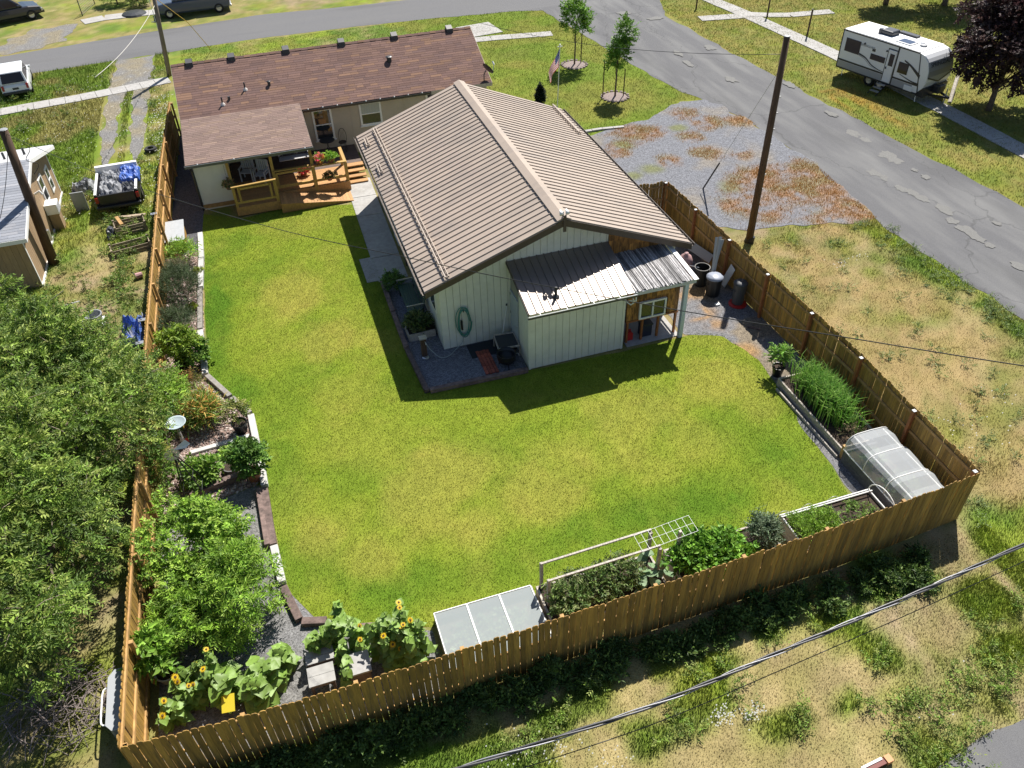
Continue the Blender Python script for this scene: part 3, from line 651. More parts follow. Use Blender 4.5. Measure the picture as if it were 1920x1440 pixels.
# shingled wall set back, shingle by shingle
wy = 20.0; zz = .95; row = 0
win = (10.62, 11.60, .93, 1.62)
while zz < 2.3:
    xx = LX0 + r2.uniform(-.1, 0)
    while xx < 12.08:
        w = r2.uniform(.11, .2); a, b = max(xx, LX0), min(xx + w, 12.08)
        if b - a > .03 and not (b > win[0] - .02 and a < win[1] + .02 and zz + .1 < win[3] and zz + .25 > win[2]):
            t = r2.uniform(0, .012)
            MB().add([(a + .004, wy - .03 - t, zz), (b - .004, wy - .03 - t, zz), (b - .004, wy, zz), (a + .004, wy, zz), (a + .004, wy - .008, zz + .36), (b - .004, wy - .008, zz + .36), (b - .004, wy, zz + .36), (a + .004, wy, zz + .36)],
                     [(3, 2, 1, 0), (4, 5, 6, 7), (0, 1, 5, 4), (1, 2, 6, 5), (2, 3, 7, 6), (3, 0, 4, 7)]).build('shingle', M_cedarwall, lean)
        xx += w
    zz += .27; row += 1
MB().box(LX0, 12.1, wy + .002, wy + .04, .9, 2.3).build('wall_backing', M_cedarwall, lean)
for x in (10.2, 10.75, 11.35, 12.0): MB().box(x, x + .07, wy - .05, wy + .03, .02, .94).build('wall_stud', M_redpost, lean)
MB().box(LX0, 12.1, wy - .06, wy + .04, .88, .94).build('wall_plate', M_redpost, lean)
MB().box(LX0, 12.15, 19.74, 21.7, .015, .03).build('floor_slab', M_conc, lean)
wf = MB()
for a, b, c, d_ in ((10.62, 11.60, .93, .99), (10.62, 11.60, 1.56, 1.62), (10.62, 10.68, .99, 1.56), (11.54, 11.60, .99, 1.56), (11.085, 11.14, .99, 1.56)): wf.box(a, b, wy - .085, wy - .005, c, d_)
wfo = wf.build('window_frame', M_white, lean)
for a, b in ((10.68, 11.085), (11.14, 11.54)): MB().box(a, b, wy - .05, wy - .04, .99, 1.56).build('pane', M_glass, wfo)
# cedar shingles on the gable above the lean-to
for r_ in range(4):
    xx = 10.16
    while xx < 12.6:
        w = r2.uniform(.12, .2); zt = min(2.55 + .27 * (r_ + 1), roof_under(xx + w) - .06); z0 = 2.53 + .25 * r_
        if zt > z0 + .05: MB().box(xx + .004, xx + w - .004, 21.70 - .01 * r2.random(), 21.745, z0, zt).build('shingle', M_cedarwall, lean)
        xx += w
# things kept in the lean-to
can = thing('fuel_can', 'red fuel can under the cedar lean-to', 'can', (10.4, 19.95, .03))
MB().extrude([(10.28, 20.05, .03), (10.52, 20.05, .03), (10.52, 20.05, .3), (10.44, 20.05, .38), (10.32, 20.05, .38), (10.28, 20.05, .32)], (0, .16, 0)).build('can_body', mat('red_plastic', (.45, .02, .015), .45), can)
MB().tube([(10.34, 20.13, .38), (10.36, 20.13, .45), (10.44, 20.13, .45), (10.46, 20.13, .38)], .014, 6).build('handle', MATS['red_plastic'], can)
bin_ = thing('storage_crate', 'dark blue storage crate under the cedar lean-to window', 'crate', (10.95, 20.3, .03))
b = MB().box(10.84, 11.24, 20.06, 20.36, .03, .5).build('crate_body', mat('navy_plastic', (.02, .025, .05), .5), bin_, bevel=.02)
MB().box(10.82, 11.26, 20.04, 20.38, .5, .54).build('crate_lid', M_dark, bin_)

# --- on and beside the south gable
hose = thing('garden_hose', 'green garden hose coiled on the cream gable wall', 'hose', (4.97, 21.7, .4))
hb = MB(); r3 = random.Random(2)
pts = []
for i in range(5 * 28 + 1):
    a = 2 * math.pi * i / 28; k = 1 + .09 * math.sin(i * .37) + r3.uniform(-.012, .012); rr = .045 * math.sin(i * .05)
    pts.append((4.97 + (.21 + rr) * k * math.cos(a) + .02 * math.sin(i * .11), 21.68 - .012 * (i // 28), 1.06 + (.55 + rr) * k * math.sin(a)))
M_hose = mat('green_hose', (.07, .24, .20), .45)
hb.tube(pts, .016, 6); hb.build('hose_coil', M_hose, hose, smooth=True)
tail = [(4.93, 21.66, .55), (4.85, 21.64, .25), (4.6, 21.6, .05), (4.3, 21.35, .04), (4.0, 21.35, .04), (3.75, 21.55, .25), (3.56, 21.62, .62)]
def smooth_pts(p, k=6):
    out = []; p = [Vector(q) for q in p]
    for i in range(len(p) - 1):
        a, b, c, d = p[max(i - 1, 0)], p[i], p[i + 1], p[min(i + 2, len(p) - 1)]
        for j in range(k):
            t = j / k; out.append(.5 * ((2 * b) + (c - a) * t + (2 * a - 5 * b + 4 * c - d) * t * t + (3 * b - a - 3 * c + d) * t ** 3))
    return out + [p[-1]]
MB().tube(smooth_pts(tail), .014, 6).build('hose_tail', mat('pale_hose', (.32, .36, .36), .5), hose, smooth=True)
MB().tube([(4.97, 21.73, 1.5), (4.97, 21.6, 1.52), (4.97, 21.58, 1.6)], .012, 6).build('hose_hook', M_black, hose)
MB().box(4.86, 4.92, 21.62, 21.69, .78, 1.15).build('hose_nozzle', M_black, hose)
hp = thing('hydrant_post', 'short wooden tap post with metal cap on the gravel bed', 'post', (3.5, 21.65, 0))
MB().box(3.42, 3.60, 21.58, 21.72, 0, .78).build('post', M_pole, hp)
MB().box(3.38, 3.64, 21.54, 21.76, .78, .82).build('cap', M_chrome, hp)
MB().lathe([(.12, 0), (.12, .03), (.07, .05)], (3.52, 21.55, .012), 10).build('base_collar', M_chrome, hp)
MB().tube([(3.56, 21.6, .66), (3.57, 21.52, .66), (3.57, 21.48, .6)], .02, 6).build('tap', M_chrome, hp)
pb = thing('paver_pad', 'small pad of red bricks on the gravel beside the black kettle', 'paving', (5.45, 20.4, 0))
M_brick = mat('red_brick', (.34, .09, .055), .85, noise=.25, scale=12, rand=.25, bump=.3)
for i in range(4):
    for j in range(6):
        x, y = 5.2 + i * .115, 19.98 + j * .215 - (.02 * (i % 2)); MB().box(x, x + .1, y, y + .2, .0, .05 + rnd.uniform(-.006, .006)).build('brick', M_brick, pb)
ket = thing('fire_kettle', 'black iron cauldron on short legs beside the red bricks', 'fire pit', (6.0, 20.25, 0))
MB().lathe([(.08, .12), (.22, .16), (.31, .28), (.33, .42), (.31, .5), (.33, .52), (.30, .52), (.28, .40), (.2, .26), (.02, .22)], (6.0, 20.25, 0), 20).build('bowl', M_black, ket, smooth=True)
for i in range(3):
    a = 2.1 * i + .5; MB().tube([(6 + .2 * math.cos(a), 20.25 + .2 * math.sin(a), .18), (6 + .27 * math.cos(a), 20.25 + .27 * math.sin(a), 0)], .02, 6).build('leg', M_black, ket)
MB().tube([(6.3, 20.2, .47), (6.38, 20.14, .48), (6.38, 20.04, .46)], .012, 6).build('handle', M_chrome, ket)
st = thing('sifting_screen', 'low wooden-framed mesh screen leaning by the shed door', 'screen', (6.3, 21.1, 0))
q = [V(5.85, 20.65, .42), V(6.56, 20.55, .46), V(6.58, 21.25, .5), V(5.9, 21.35, .48)]
for a, b in ((0, 1), (1, 2), (2, 3), (3, 0)): MB().beam(q[a], q[b], .045, .05).build('frame_rail', M_grey_wood, st)
MB().quad(*q).build('mesh_panel', mat('dark_mesh', (.035, .04, .05), .6), st)
for p in q: MB().tube([p, (p.x, p.y, 0)], .02, 6).build('leg', M_grey_wood, st)
MB().box(5.0, 6.6, 20.95, 21.72, .0, .022).build('rubber_mat', mat('black_mat', (.02, .024, .03), .9), None, label='black rubber mat on the gravel before the shed door', cat='mat')
pv = thing('prop_pole', 'thin white pole leaning against the gable beside the shed door', 'pole', (6.2, 21.5, 0))
MB().tube([(6.2, 21.45, .03), (6.5, 21.7, 1.35)], .018, 6).build('pole', M_white, pv)
MB().tube([(6.5, 21.7, 1.35), (6.51, 21.71, 1.42)], .026, 6).build('grip', M_dark, pv)
# timber edging of the gravel bed
def timber(a, b, label, m=None, w=.16, h=.16, z=0, name='landscape_timber'):
    a, b = Vector((a[0], a[1], z + h / 2)), Vector((b[0], b[1], z + h / 2))
    return MB().beam(a, b, w, h).build(name, m or M_timber, None, label=label, cat='timber', bevel=.012, group='landscape timbers')
timber((3.02, 26.6), (3.0, 24.45), 'purple-brown timber edging the gravel bed at the concrete walk end')
timber((3.0, 24.4), (3.0, 22.2), 'purple-brown timber edging the gravel bed beside the planter')
timber((3.0, 22.15), (3.14, 19.75), 'purple-brown timber edging the gravel bed up to its lawn corner')
timber((3.24, 19.76), (6.55, 19.68), 'dark timber along the lawn edge of the gravel bed below the kettle')
# planter and green bench swing west of the garage
pl = thing('planter_box', 'wooden planter of dark shrubs against the garage west wall', 'planter', (3.75, 23.3, 0))
for a, b in (((3.2, 22.6), (4.15, 22.65)), ((3.2, 23.5), (4.15, 23.5)), ((3.2, 22.6), (3.2, 23.5))): MB().beam((*a, .15), (*b, .15), .04, .3).build('board', M_grey_wood, pl)
MB().box(3.23, 4.15, 22.66, 23.47, .02, .26).build('soil', M_soil, pl)
bn = thing('patio_bench', 'dark green slatted bench under the garage eave', 'bench', (3.75, 24.6, 0))
for i in range(6): MB().box(3.45 + i * .09, 3.45 + i * .09 + .08, 23.75, 25.6, .42, .45).build('seat_slat', mat('green_slat', (.03, .075, .06), .5), bn)
for i in range(5): MB().beam((4.02 + .03 * i, 23.75, .55 + i * .1), (4.02 + .03 * i, 25.6, .55 + i * .1), .02, .085).build('back_slat', MATS['green_slat'], bn)
for x, y in ((3.5, 23.85), (3.5, 25.5), (4.0, 23.85), (4.0, 25.5)): MB().box(x - .03, x + .03, y - .03, y + .03, 0, .42).build('leg', M_dark, bn)
for y in (23.78, 25.57): MB().box(3.42, 4.08, y - .03, y + .03, .64, .68).build('armrest', M_chrome, bn)
# ------------------------------------------------------------------ the house
M_tanwall = mat('tan_siding', (.46, .40, .32), .75, noise=.06, scale=2)
M_porchwall = mat('pale_siding', (.72, .70, .60), .7, noise=.05, scale=3)
M_fascia = mat('dark_gutter', (.03, .03, .035), .35)
house = thing('house', 'single-storey house with long brown shingled roof and tan walls', 'house', (3.8, 41.8, 0))
HX0, HX1, HYS, HYR, HYN, HZR, HZE = -3.5, 11.12, 38.25, 41.85, 45.45, 4.2, 2.6
MB().box(HX0 + .25, HX1 - .2, 38.55, 45.15, .0, 2.62).build('wall', M_tanwall, house)
mb = MB()
for x in (HX0 + .25, HX1 - .2 - .05): mb.extrude([(x, 38.55, 2.62), (x, 45.15, 2.62), (x, HYR, HZR - .12)], (.05, 0, 0))
mb.build('gable_wall', M_tanwall, house)
# roof deck and shingles laid course by course
def slab_quad(a, b, c, d, th):
    return MB().extrude([a, b, c, d], (0, 0, -th))
rd = slab_quad((HX0, HYS, HZE), (HX1, HYS, HZE), (HX1, HYR, HZR), (HX0, HYR, HZR), .1).build('roof', M_brown_trim, house)
M_shingle = mat('brown_shingle', vcol=True, rough=.95, noise=.15, scale=40, bump=.1, bscale=60, spec=.15)
slab_quad((HX0, HYR, HZR), (HX1, HYR, HZR), (HX1, HYN, HZE), (HX0, HYN, HZE), .1).build('north_roof', mat('brown_roof', (.10, .07, .06), .95, noise=.3, scale=10), house)
def shingles(parent, o, ux, uy, lx, ly, course, tabs, pal, name='shingles', seed=1):
    """o: eave corner, ux along the eave, uy up the slope"""
    R = np.random.default_rng(seed); o, ux, uy = np.array(o), np.array(ux) / np.linalg.norm(ux), np.array(uy) / np.linalg.norm(uy); n = np.cross(ux, uy)
    vs, fs, cs = [], [], []; nc = int(ly / course)
    for i in range(nc):
        s = -R.random() * .3; y0 = i * ly / nc; y1 = (i + 1) * ly / nc + .05
        while s < lx:
            w = tabs * (.55 + .9 * R.random()); a, b = max(s, 0), min(s + w - .006, lx); s += w
            if b - a < .02: continue
            h = .012; k = len(vs)
            y1b = min(y1, ly)
            vs += [o + ux * a + uy * y0, o + ux * b + uy * y0, o + ux * b + uy * y1b, o + ux * a + uy * y1b]
            vs += [o + ux * a + uy * y0 + n * h, o + ux * b + uy * y0 + n * h, o + ux * b + uy * y1b + n * .004, o + ux * a + uy * y1b + n * .004]
            fs += [(k + 4, k + 5, k + 6, k + 7), (k, k + 1, k + 5, k + 4), (k + 1, k + 2, k + 6, k + 5), (k + 3, k, k + 4, k + 7)]
            c = np.array(pal[min(int(R.random() ** 1.6 * len(pal)), len(pal) - 1)]) * (1.15 + .35 * R.random()); cs += [c] * 8
    vs = np.array(vs) + n * .003
    return build_np(name, vs, fs, M_shingle, np.array(cs), parent=parent, kind='stuff')
PAL = [(.128, .080, .068), (.134, .083, .069), (.122, .077, .067), (.138, .086, .069), (.115, .074, .066), (.165, .10, .07)]
sl = (0, HYR - HYS, HZR - HZE); shingles(house, (HX0, HYS, HZE), (1, 0, 0), sl, HX1 - HX0, math.hypot(sl[1], sl[2]), .145, .5, PAL, seed=2)
mb = MB(); 
for i in range(48):
    a = HX0 + (HX1 - HX0) * i / 48; b = HX0 + (HX1 - HX0) * (i + 1) / 48 - .004; c = tuple(np.array(PAL[i % 6]) * rnd.uniform(.8, 1.2)); h = .015 + .012 * (i % 2)
    mb.add([(a, HYR - .16, HZR - .055 + h), (b, HYR - .16, HZR - .055 + h), (b, HYR, HZR + h), (a, HYR, HZR + h), (b, HYR + .16, HZR - .055 + h), (a, HYR + .16, HZR - .055 + h)], [(0, 1, 2, 3), (3, 2, 4, 5)], c)
mb.build('ridge_shingles', M_shingle, house, kind='stuff')
# porch roof, lower pitch
PX0, PX1, PY0, PZ0, PYT, PZT = -3.5, 1.83, 34.68, 2.33, 38.62, 2.79
slab_quad((PX0, PY0, PZ0), (PX1, PY0, PZ0), (PX1, PYT, PZT), (PX0, PYT, PZT), .09).build('porch_roof', M_brown_trim, house)
sp = (0, PYT - PY0, PZT - PZ0); PAL2 = [(.155, .11, .095), (.16, .115, .098), (.15, .108, .094), (.175, .125, .10)]  # lighter palette puts the light on the shallower slope into the colour
shingles(house, (PX0, PY0, PZ0), (1, 0, 0), sp, PX1 - PX0, math.hypot(sp[1], sp[2]), .145, .5, PAL2, 'porch_shingles', 5)
for s, x in ((-1, PX0), (1, PX1)): MB().extrude([(x, PY0, PZ0 - .02), (x, PYT, PZT - .02), (x, PYT, PZT - .16), (x, PY0, PZ0 - .16)], (.02 * s, 0, 0)).build('porch_rake', M_brown_trim, house)
MB().extrude([(PX0 - .03, PY0 - .004, PZ0 - .13), (PX0 - .03, PY0 - .1, PZ0 - .11), (PX0 - .03, PY0 - .12, PZ0), (PX0 - .03, PY0 - .1, PZ0), (PX0 - .03, PY0 - .085, PZ0 - .09), (PX0 - .03, PY0 - .004, PZ0 - .11)], (PX1 - PX0 + .06, 0, 0)).build('porch_gutter', mat('grey_gutter', (.10, .105, .115), .4), house)
MB().tube([(PX0 - .04, PY0 - .11, PZ0 + .01), (PX1 + .04, PY0 - .11, PZ0 + .01)], .014, 6).build('gutter_lip', M_grey, house)
MB().extrude([(1.9, HYS - .004, HZE - .13), (1.9, HYS - .1, HZE - .11), (1.9, HYS - .12, HZE), (1.9, HYS - .1, HZE), (1.9, HYS - .085, HZE - .09), (1.9, HYS - .004, HZE - .11)], (6.1, 0, 0)).build('gutter', M_fascia, house)
MB().box(8.05, HX1, HYS - .02, HYS - .001, HZE - .16, HZE).build('fascia', M_tanwall, house)
for i in range(9): MB().lathe([(.03, 0), (.035, .03), (.01, .06)], (2.15 + i * .68, HYS - .08, HZE - .0), 8).build('eave_light', M_white, house)
for i in range(4): MB().lathe([(.03, 0), (.035, .03), (.01, .06)], (-3.0 + i * 1.5, PY0 - .08, PZ0), 8).build('eave_light', M_white, house)
for x in (HX0, HX1): MB().extrude([(x, HYS, HZE - .005), (x, HYR, HZR - .005), (x, HYN, HZE - .005), (x, HYN, HZE - .17), (x, HYR, HZR - .19), (x, HYS, HZE - .17)], (.02 if x > 0 else -.02, 0, 0)).build('rake_board', M_tanwall, house)
# roof vents
def on_roof(px, py):
    """point of the south slope seen at a pixel"""
    n = Vector((0, -(HZR - HZE), HYR - HYS)); r = Vector(WB @ np.array([(px - 960) / FPX, (py - 720) / FPX, 1.0])); o = Vector((0, 0, CAMH))
    t = (Vector((0, HYS, HZE)) - o).dot(n) / r.dot(n); return o + r * t
vent0 = None
for px, py in ((355, 121), (434, 110), (536, 96), (640, 82), (739, 70), (842, 57)):
    c = on_roof(px, py)
    if vent0 is None:
        vent0 = MB().add([(c.x - .17, c.y - .18, c.z - .06), (c.x + .17, c.y - .18, c.z - .06), (c.x + .17, c.y + .2, c.z + .08), (c.x - .17, c.y + .2, c.z + .08), (c.x - .15, c.y - .16, c.z + .12), (c.x + .15, c.y - .16, c.z + .12), (c.x + .15, c.y + .16, c.z + .22), (c.x - .15, c.y + .16, c.z + .22)],
                   [(3, 2, 1, 0), (4, 5, 6, 7), (0, 1, 5, 4), (1, 2, 6, 5), (2, 3, 7, 6), (3, 0, 4, 7)]).build('box_vent', mat('vent_metal', (.04, .04, .045), .5), house); c0 = c
    else:
        o = vent0.copy(); COL.objects.link(o); o.location = vent0.location + (c - c0)
for px, py, r, h in ((505, 160, .07, .16), (730, 115, .12, .2)):
    c = on_roof(px, py); MB().tube([c - V(0, 0, .03), c + V(0, 0, h)], r, 10).build('round_vent', M_dark, house); MB().lathe([(r * 1.3, 0), (r * 1.4, .03), (r * .8, .06)], c + V(0, 0, h), 10).build('vent_cap', M_dark, house)
for px, py in ((460, 168), (418, 196)):
    c = on_roof(px, py); MB().tube([c - V(0, 0, .03), c + V(0, 0, .34)], .035, 8).build('plumbing_vent', M_dark, house); MB().lathe([(.13, -.03), (.1, .03), (.04, .1)], c, 10).build('vent_flashing', mat('pale_flashing', (.6, .55, .5), .5), house)
c = on_roof(430, 187); MB().tube([c - V(0, 0, .03), c + V(0, 0, .15)], .06, 8).build('round_vent', M_dark, house)
# windows of the south wall
def sash_window(parent, x0, x1, z0, z1, y, curtain=False, name='window'):
    f = MB()
    for a, b, c, d in ((x0 - .09, x1 + .09, z1, z1 + .09), (x0 - .09, x1 + .09, z0 - .09, z0), (x0 - .09, x0, z0, z1), (x1, x1 + .09, z0, z1)): f.box(a, b, y - .045, y + .0, c, d)
    zm = (z0 + z1) / 2; f.box(x0, x1, y - .04, y - .005, zm - .025, zm + .025)
    w = f.build(name, M_white, parent)
    for a, b in ((z0, zm - .025), (zm + .025, z1)): MB().box(x0, x1, y - .02, y - .01, a, b).build('pane', M_glass, w)
    MB().box(x0 - .14, x1 + .14, y - .08, y, z0 - .13, z0 - .09).build('sill', M_white, w)
    if curtain:
        m = mat('curtain_cloth', (.42, .44, .40), .9); cu = MB(); n = 14
        for i in range(n): cu.quad((x0 + (x1 - x0) * i / n, y - .022 - .004 * (i % 2), zm + .03), (x0 + (x1 - x0) * (i + 1) / n, y - .022 - .004 * ((i + 1) % 2), zm + .03), (x0 + (x1 - x0) * (i + 1) / n, y - .022 - .004 * ((i + 1) % 2), z1), (x0 + (x1 - x0) * i / n, y - .022 - .004 * (i % 2), z1))
        cu.build('curtain', m, w)
    return w
sash_window(house, 2.38, 3.12, .98, 2.32, 38.548); sash_window(house, 4.62, 5.5, 1.38, 2.34, 38.548, True); sash_window(house, 7.9, 8.8, 1.38, 2.34, 38.548)
sash_window(house, -.3, .5, 1.1, 2.2, 38.548)
for x in (1.95, 4.1, 6.7): MB().box(x, x + .05, 38.535, 38.5485, .3, 2.56).build('wall_batten', M_tanwall, house)
# satellite dish at the east gable
ds = thing('satellite_dish', 'grey satellite dish on the brown roof corner by the eave', 'dish', (10.85, 38.3, 2.6))
MB().tube([(10.75, 38.35, 2.62), (10.75, 38.3, 3.0), (10.85, 38.3, 3.2)], .025, 6).build('mast', M_dark, ds)
dv = Vector((.75, .35, .55)).normalized(); cen = Vector((10.95, 38.35, 3.22)); uu = dv.orthogonal().normalized(); ww = dv.cross(uu)
mbd = MB(); vs, fs = [cen], []
for ri, rr in enumerate((.12, .24, .33)):
    for j in range(14):
        a = 2 * math.pi * j / 14; vs.append(cen + (uu * math.cos(a) + ww * math.sin(a)) * rr + dv * (rr * rr * .5))
for j in range(14): fs.append((0, 1 + j, 1 + (j + 1) % 14))
for ri in range(2):
    for j in range(14): fs.append((1 + ri * 14 + j, 1 + (ri + 1) * 14 + j, 1 + (ri + 1) * 14 + (j + 1) % 14, 1 + ri * 14 + (j + 1) % 14))
mbd.add(vs, fs).build('reflector', M_dark, ds, smooth=True)
MB().tube([cen - uu * .3, cen + dv * .42 - uu * .1], .014, 6).build('feed_arm', M_chrome, ds); MB().tube([cen + dv * .38 - uu * .12, cen + dv * .46 + uu * .04], .04, 8).build('feed_horn', M_white, ds)
# porch room (pale lap siding)
z = .28
while z < 2.12:
    MB().add([(-3.27, 35.08, z), (-1.92, 35.08, z), (-1.92, 35.1, z + .165), (-3.27, 35.1, z + .165), (-3.27, 35.13, z), (-1.92, 35.13, z), (-1.92, 35.13, z + .165), (-3.27, 35.13, z + .165)],
             [(0, 1, 2, 3), (4, 7, 6, 5), (0, 4, 5, 1), (3, 2, 6, 7), (0, 3, 7, 4), (1, 5, 6, 2)]).build('siding_board', M_porchwall, house); z += .165
MB().box(-3.25, -1.94, 35.132, 38.54, .0, 2.14).build('porch_room_wall', M_porchwall, house)
MB().box(-3.3, -1.9, 35.06, 35.14, .1, .27).build('skirt_board', M_cedar_end, house)
MB().tube([(-3.42, 34.62, 2.25), (-3.38, 34.95, 2.05), (-3.33, 35.04, 1.9), (-3.33, 35.04, .05)], .04, 8).build('downspout', M_fascia, house)
MB().tube([(1.86, 38.15, 2.5), (1.86, 38.48, 2.3), (1.86, 38.48, .5)], .035, 8).build('downspout', M_fascia, house)
MB().tube([(8.0, 38.15, 2.5), (8.0, 38.48, 2.3), (8.0, 38.48, .2)], .035, 8).build('downspout', M_fascia, house)
# ------------------------------------------------------------------ deck, ramp, railing and steps
M_deck = mat('stained_deck', (.42, .22, .075), .65, noise=.25, scale=5, rand=.14, stretch=(3, 3, 3))
M_gold = mat('golden_post', (.42, .255, .065), .6, noise=.25, scale=5, rand=.1, stretch=(6, 6, .8))
M_deckdark = mat('deck_painted_shade', (.11, .075, .06), .75, noise=.2, scale=5, rand=.12)  # deck stain darkened: porch roof shade put into the board colour
deck = thing('porch_deck', 'golden stained wooden porch deck with ramp and open railing', 'deck', (.6, 36, 0))
DZ = .46
y = 33.95
while y < 38.5:                                                    # boards run along the house
    x0, x1 = (-1.88, -.02) if y < 34.72 else (-1.88, 4.05)
    if y + .14 > 36.55 or y < 36.55: pass
    if y > 34.72 and y < 36.5: x1 = 3.2
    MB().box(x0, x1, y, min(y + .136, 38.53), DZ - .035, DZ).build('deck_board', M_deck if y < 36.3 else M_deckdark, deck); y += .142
MB().box(-1.88, -.02, 33.90, 33.945, .06, DZ - .0).build('skirt_board', M_deck, deck)
MB().box(-1.9, -1.882, 33.92, 35.05, .05, DZ - .01).build('skirt_board', M_deck, deck)
MB().box(0, 3.2, 34.67, 34.716, .05, DZ - .002).build('skirt_board', M_deck, deck)
x = 0.0; i = 0
while x < 3.08:                                                   # ramp boards across the slope
    z0, z1 = DZ - .42 * x / 3.1, DZ - .42 * min(x + .136, 3.1) / 3.1
    MB().extrude([(x, 33.62, z0 - .03), (x, 33.62, z0), (x + .136, 33.62, z1), (x + .136, 33.62, z1 - .03)], (0, 1.02, 0)).build('ramp_board', M_deck, deck); x += .142
MB().extrude([(-.02, 33.57, .02), (3.12, 33.57, .02), (3.12, 33.57, .05), (-.02, 33.57, DZ)], (0, .045, 0)).build('ramp_skirt', M_deck, deck)
def post(x, y, z0, z1, w=.11): return MB().box(x - w / 2, x + w / 2, y - w / 2, y + w / 2, z0, z1).build('post', M_gold, deck)
for x in (-1.86, -.03, 1.68): post(x, 34.88, .05 if x < -1 else DZ, 2.24, .125)
post(-1.83, 33.98, .05, 1.36); post(-.08, 33.98, .05, 1.42, .14); post(3.12, 34.8, .05, 1.35, .14); post(1.68, 34.75, .1, 1.42, .16)
def rail(a, b, w=.1, h=.05): return MB().beam(a, b, w, h).build('rail', M_gold, deck)
rail((-1.9, 33.98, 1.38), (0, 33.98, 1.44), .14); rail((-1.83, 33.98, .64), (-.08, 33.98, .64), .06, .09)
for x in (-1.62, -.29): rail((x, 33.98, .68), (x, 33.98, 1.34), .05, .09)
rail((-1.6, 33.98, 1.26), (-.3, 33.98, 1.28), .05, .09)
rail((-.06, 34.82, 1.42), (1.68, 34.82, 1.42), .14); rail((-.06, 34.82, .66), (1.68, 34.82, .66), .06, .12)
rail((.05, 34.82, 1.28), (1.6, 34.82, 1.28), .05, .09); rail((1.75, 34.82, 1.36), (3.15, 34.82, 1.36), .16); rail((1.75, 34.82, .68), (3.12, 34.82, .68), .06, .12)
for x in (.08,): rail((x, 34.82, .7), (x, 34.82, 1.3), .06, .1)
rail((3.12, 34.8, 1.34), (3.12, 36.4, 1.34), .14); post(3.12, 36.45, DZ, 1.32)
for i in range(4):                                                # broad steps down to the walk
    y0 = 36.5 - i * .33; z = DZ - .0 - i * .115
    MB().box(3.22, 4.08, y0 - .33, y0 + .02, z - .05, z - .003 * i).build('step_tread', M_deck, deck); MB().box(3.24, 4.06, y0 - .005, y0 + .012, z - .115, z - .051).build('step_riser', M_deck, deck)
MB().beam((3.19, 36.5, .36), (3.19, 35.2, .0), .035, .2).build('step_stringer', M_deck, deck)
# ------------------------------------------------------------------ porch furniture and pots
def slat_chair(name, label, x, y, rz, m):
    t = thing(name, label, 'chair', (x, y, DZ), rz, local=True)
    for sx in (-.26, .26):
        for sy in (-.24, .24): MB().box(sx - .025, sx + .025, sy - .025, sy + .025, 0, .42 if sy < 0 else .95).build('leg', m, t)
        MB().box(sx - .04, sx + .04, -.28, .26, .60, .63).build('armrest', m, t)
        MB().box(sx - .02, sx + .02, -.26, -.22, .42, .6).build('arm_post', m, t)
    for i in range(5): MB().box(-.25, .25, -.26 + i * .1, -.18 + i * .1, .40, .425).build('seat_slat', m, t)
    for i in range(5): MB().box(-.22 + i * .095, -.15 + i * .095, .22, .245, .45, .98).build('back_slat', m, t)
    MB().box(-.27, .27, .215, .25, .94, 1.0).build('top_rail', m, t); return t
M_chairw = mat('white_chair', (.55, .55, .56), .6)
slat_chair('rocking_chair', 'white slatted porch chair nearest the pale porch room', -1.15, 36.5, -.35, M_chairw); slat_chair('rocking_chair', 'white slatted porch chair beside the middle porch post', -.55, 36.0, -.5, M_chairw)
sw = thing('porch_swing', 'porch swing bench with dark blue cushions under the roof', 'swing', (.95, 37.2, DZ))
for i in range(5): MB().box(.35, 1.75, 36.95 + i * .1, 37.03 + i * .1, .86, .89).build('seat_slat', M_chairw, sw)
for i in range(9): MB().box(.38 + i * .16, .46 + i * .16, 37.45, 37.48, .92, 1.45).build('back_slat', M_chairw, sw)
for x in (.6, 1.3): MB().box(x - .05, x + .5, 37.36, 37.45, .95, 1.42).build('cushion', mat('navy_cloth', (.06, .06, .10), .9), sw, bevel=.03)
for x in (.38, 1.72): MB().tube([(x, 37.2, .9), (x, 37.25, 2.3)], .01, 5).build('chain', M_black, sw); MB().box(x - .03, x + .03, 36.95, 37.45, 1.12, 1.16).build('armrest', M_chairw, sw)
bt = thing('bistro_table', 'round black metal bistro table below the tall window', 'table', (2.72, 37.75, DZ))
MB().lathe([(.36, .72), (.37, .735), (.36, .75), (.0, .75)], (2.72, 37.75, DZ), 20, caps=False).build('table_top', M_black, bt)
for i in range(3):
    a = 2.1 * i; MB().tube(smooth_pts([(2.72 + .05 * math.cos(a), 37.75 + .05 * math.sin(a), DZ + .72), (2.72 + .03 * math.cos(a), 37.75 + .03 * math.sin(a), DZ + .4), (2.72 + .28 * math.cos(a), 37.75 + .28 * math.sin(a), DZ)], 4), .014, 5).build('leg', M_black, bt)
def bistro_chair(label, x, y, rz):
    t = thing('bistro_chair', label, 'chair', (x, y, DZ), rz, local=True)
    MB().lathe([(.19, .43), (.2, .445), (.19, .46), (0, .46)], (0, 0, 0), 16, caps=False).build('seat', M_black, t)
    for a in (.8, 2.3, 3.9, 5.5): MB().tube([(.15 * math.cos(a), .15 * math.sin(a), .44), (.2 * math.cos(a), .2 * math.sin(a), 0)], .012, 5).build('leg', M_black, t)
    MB().tube(smooth_pts([(-.17, .13, .45), (-.18, .2, .75), (-.1, .22, .98), (0, .23, 1.02), (.1, .22, .98), (.18, .2, .75), (.17, .13, .45)], 4), .013, 5).build('back_frame', M_black, t)
    for x_ in (-.09, -.03, .03, .09): MB().tube([(x_, .16, .46), (x_, .22, .98)], .007, 4).build('back_rod', M_black, t)
    return t
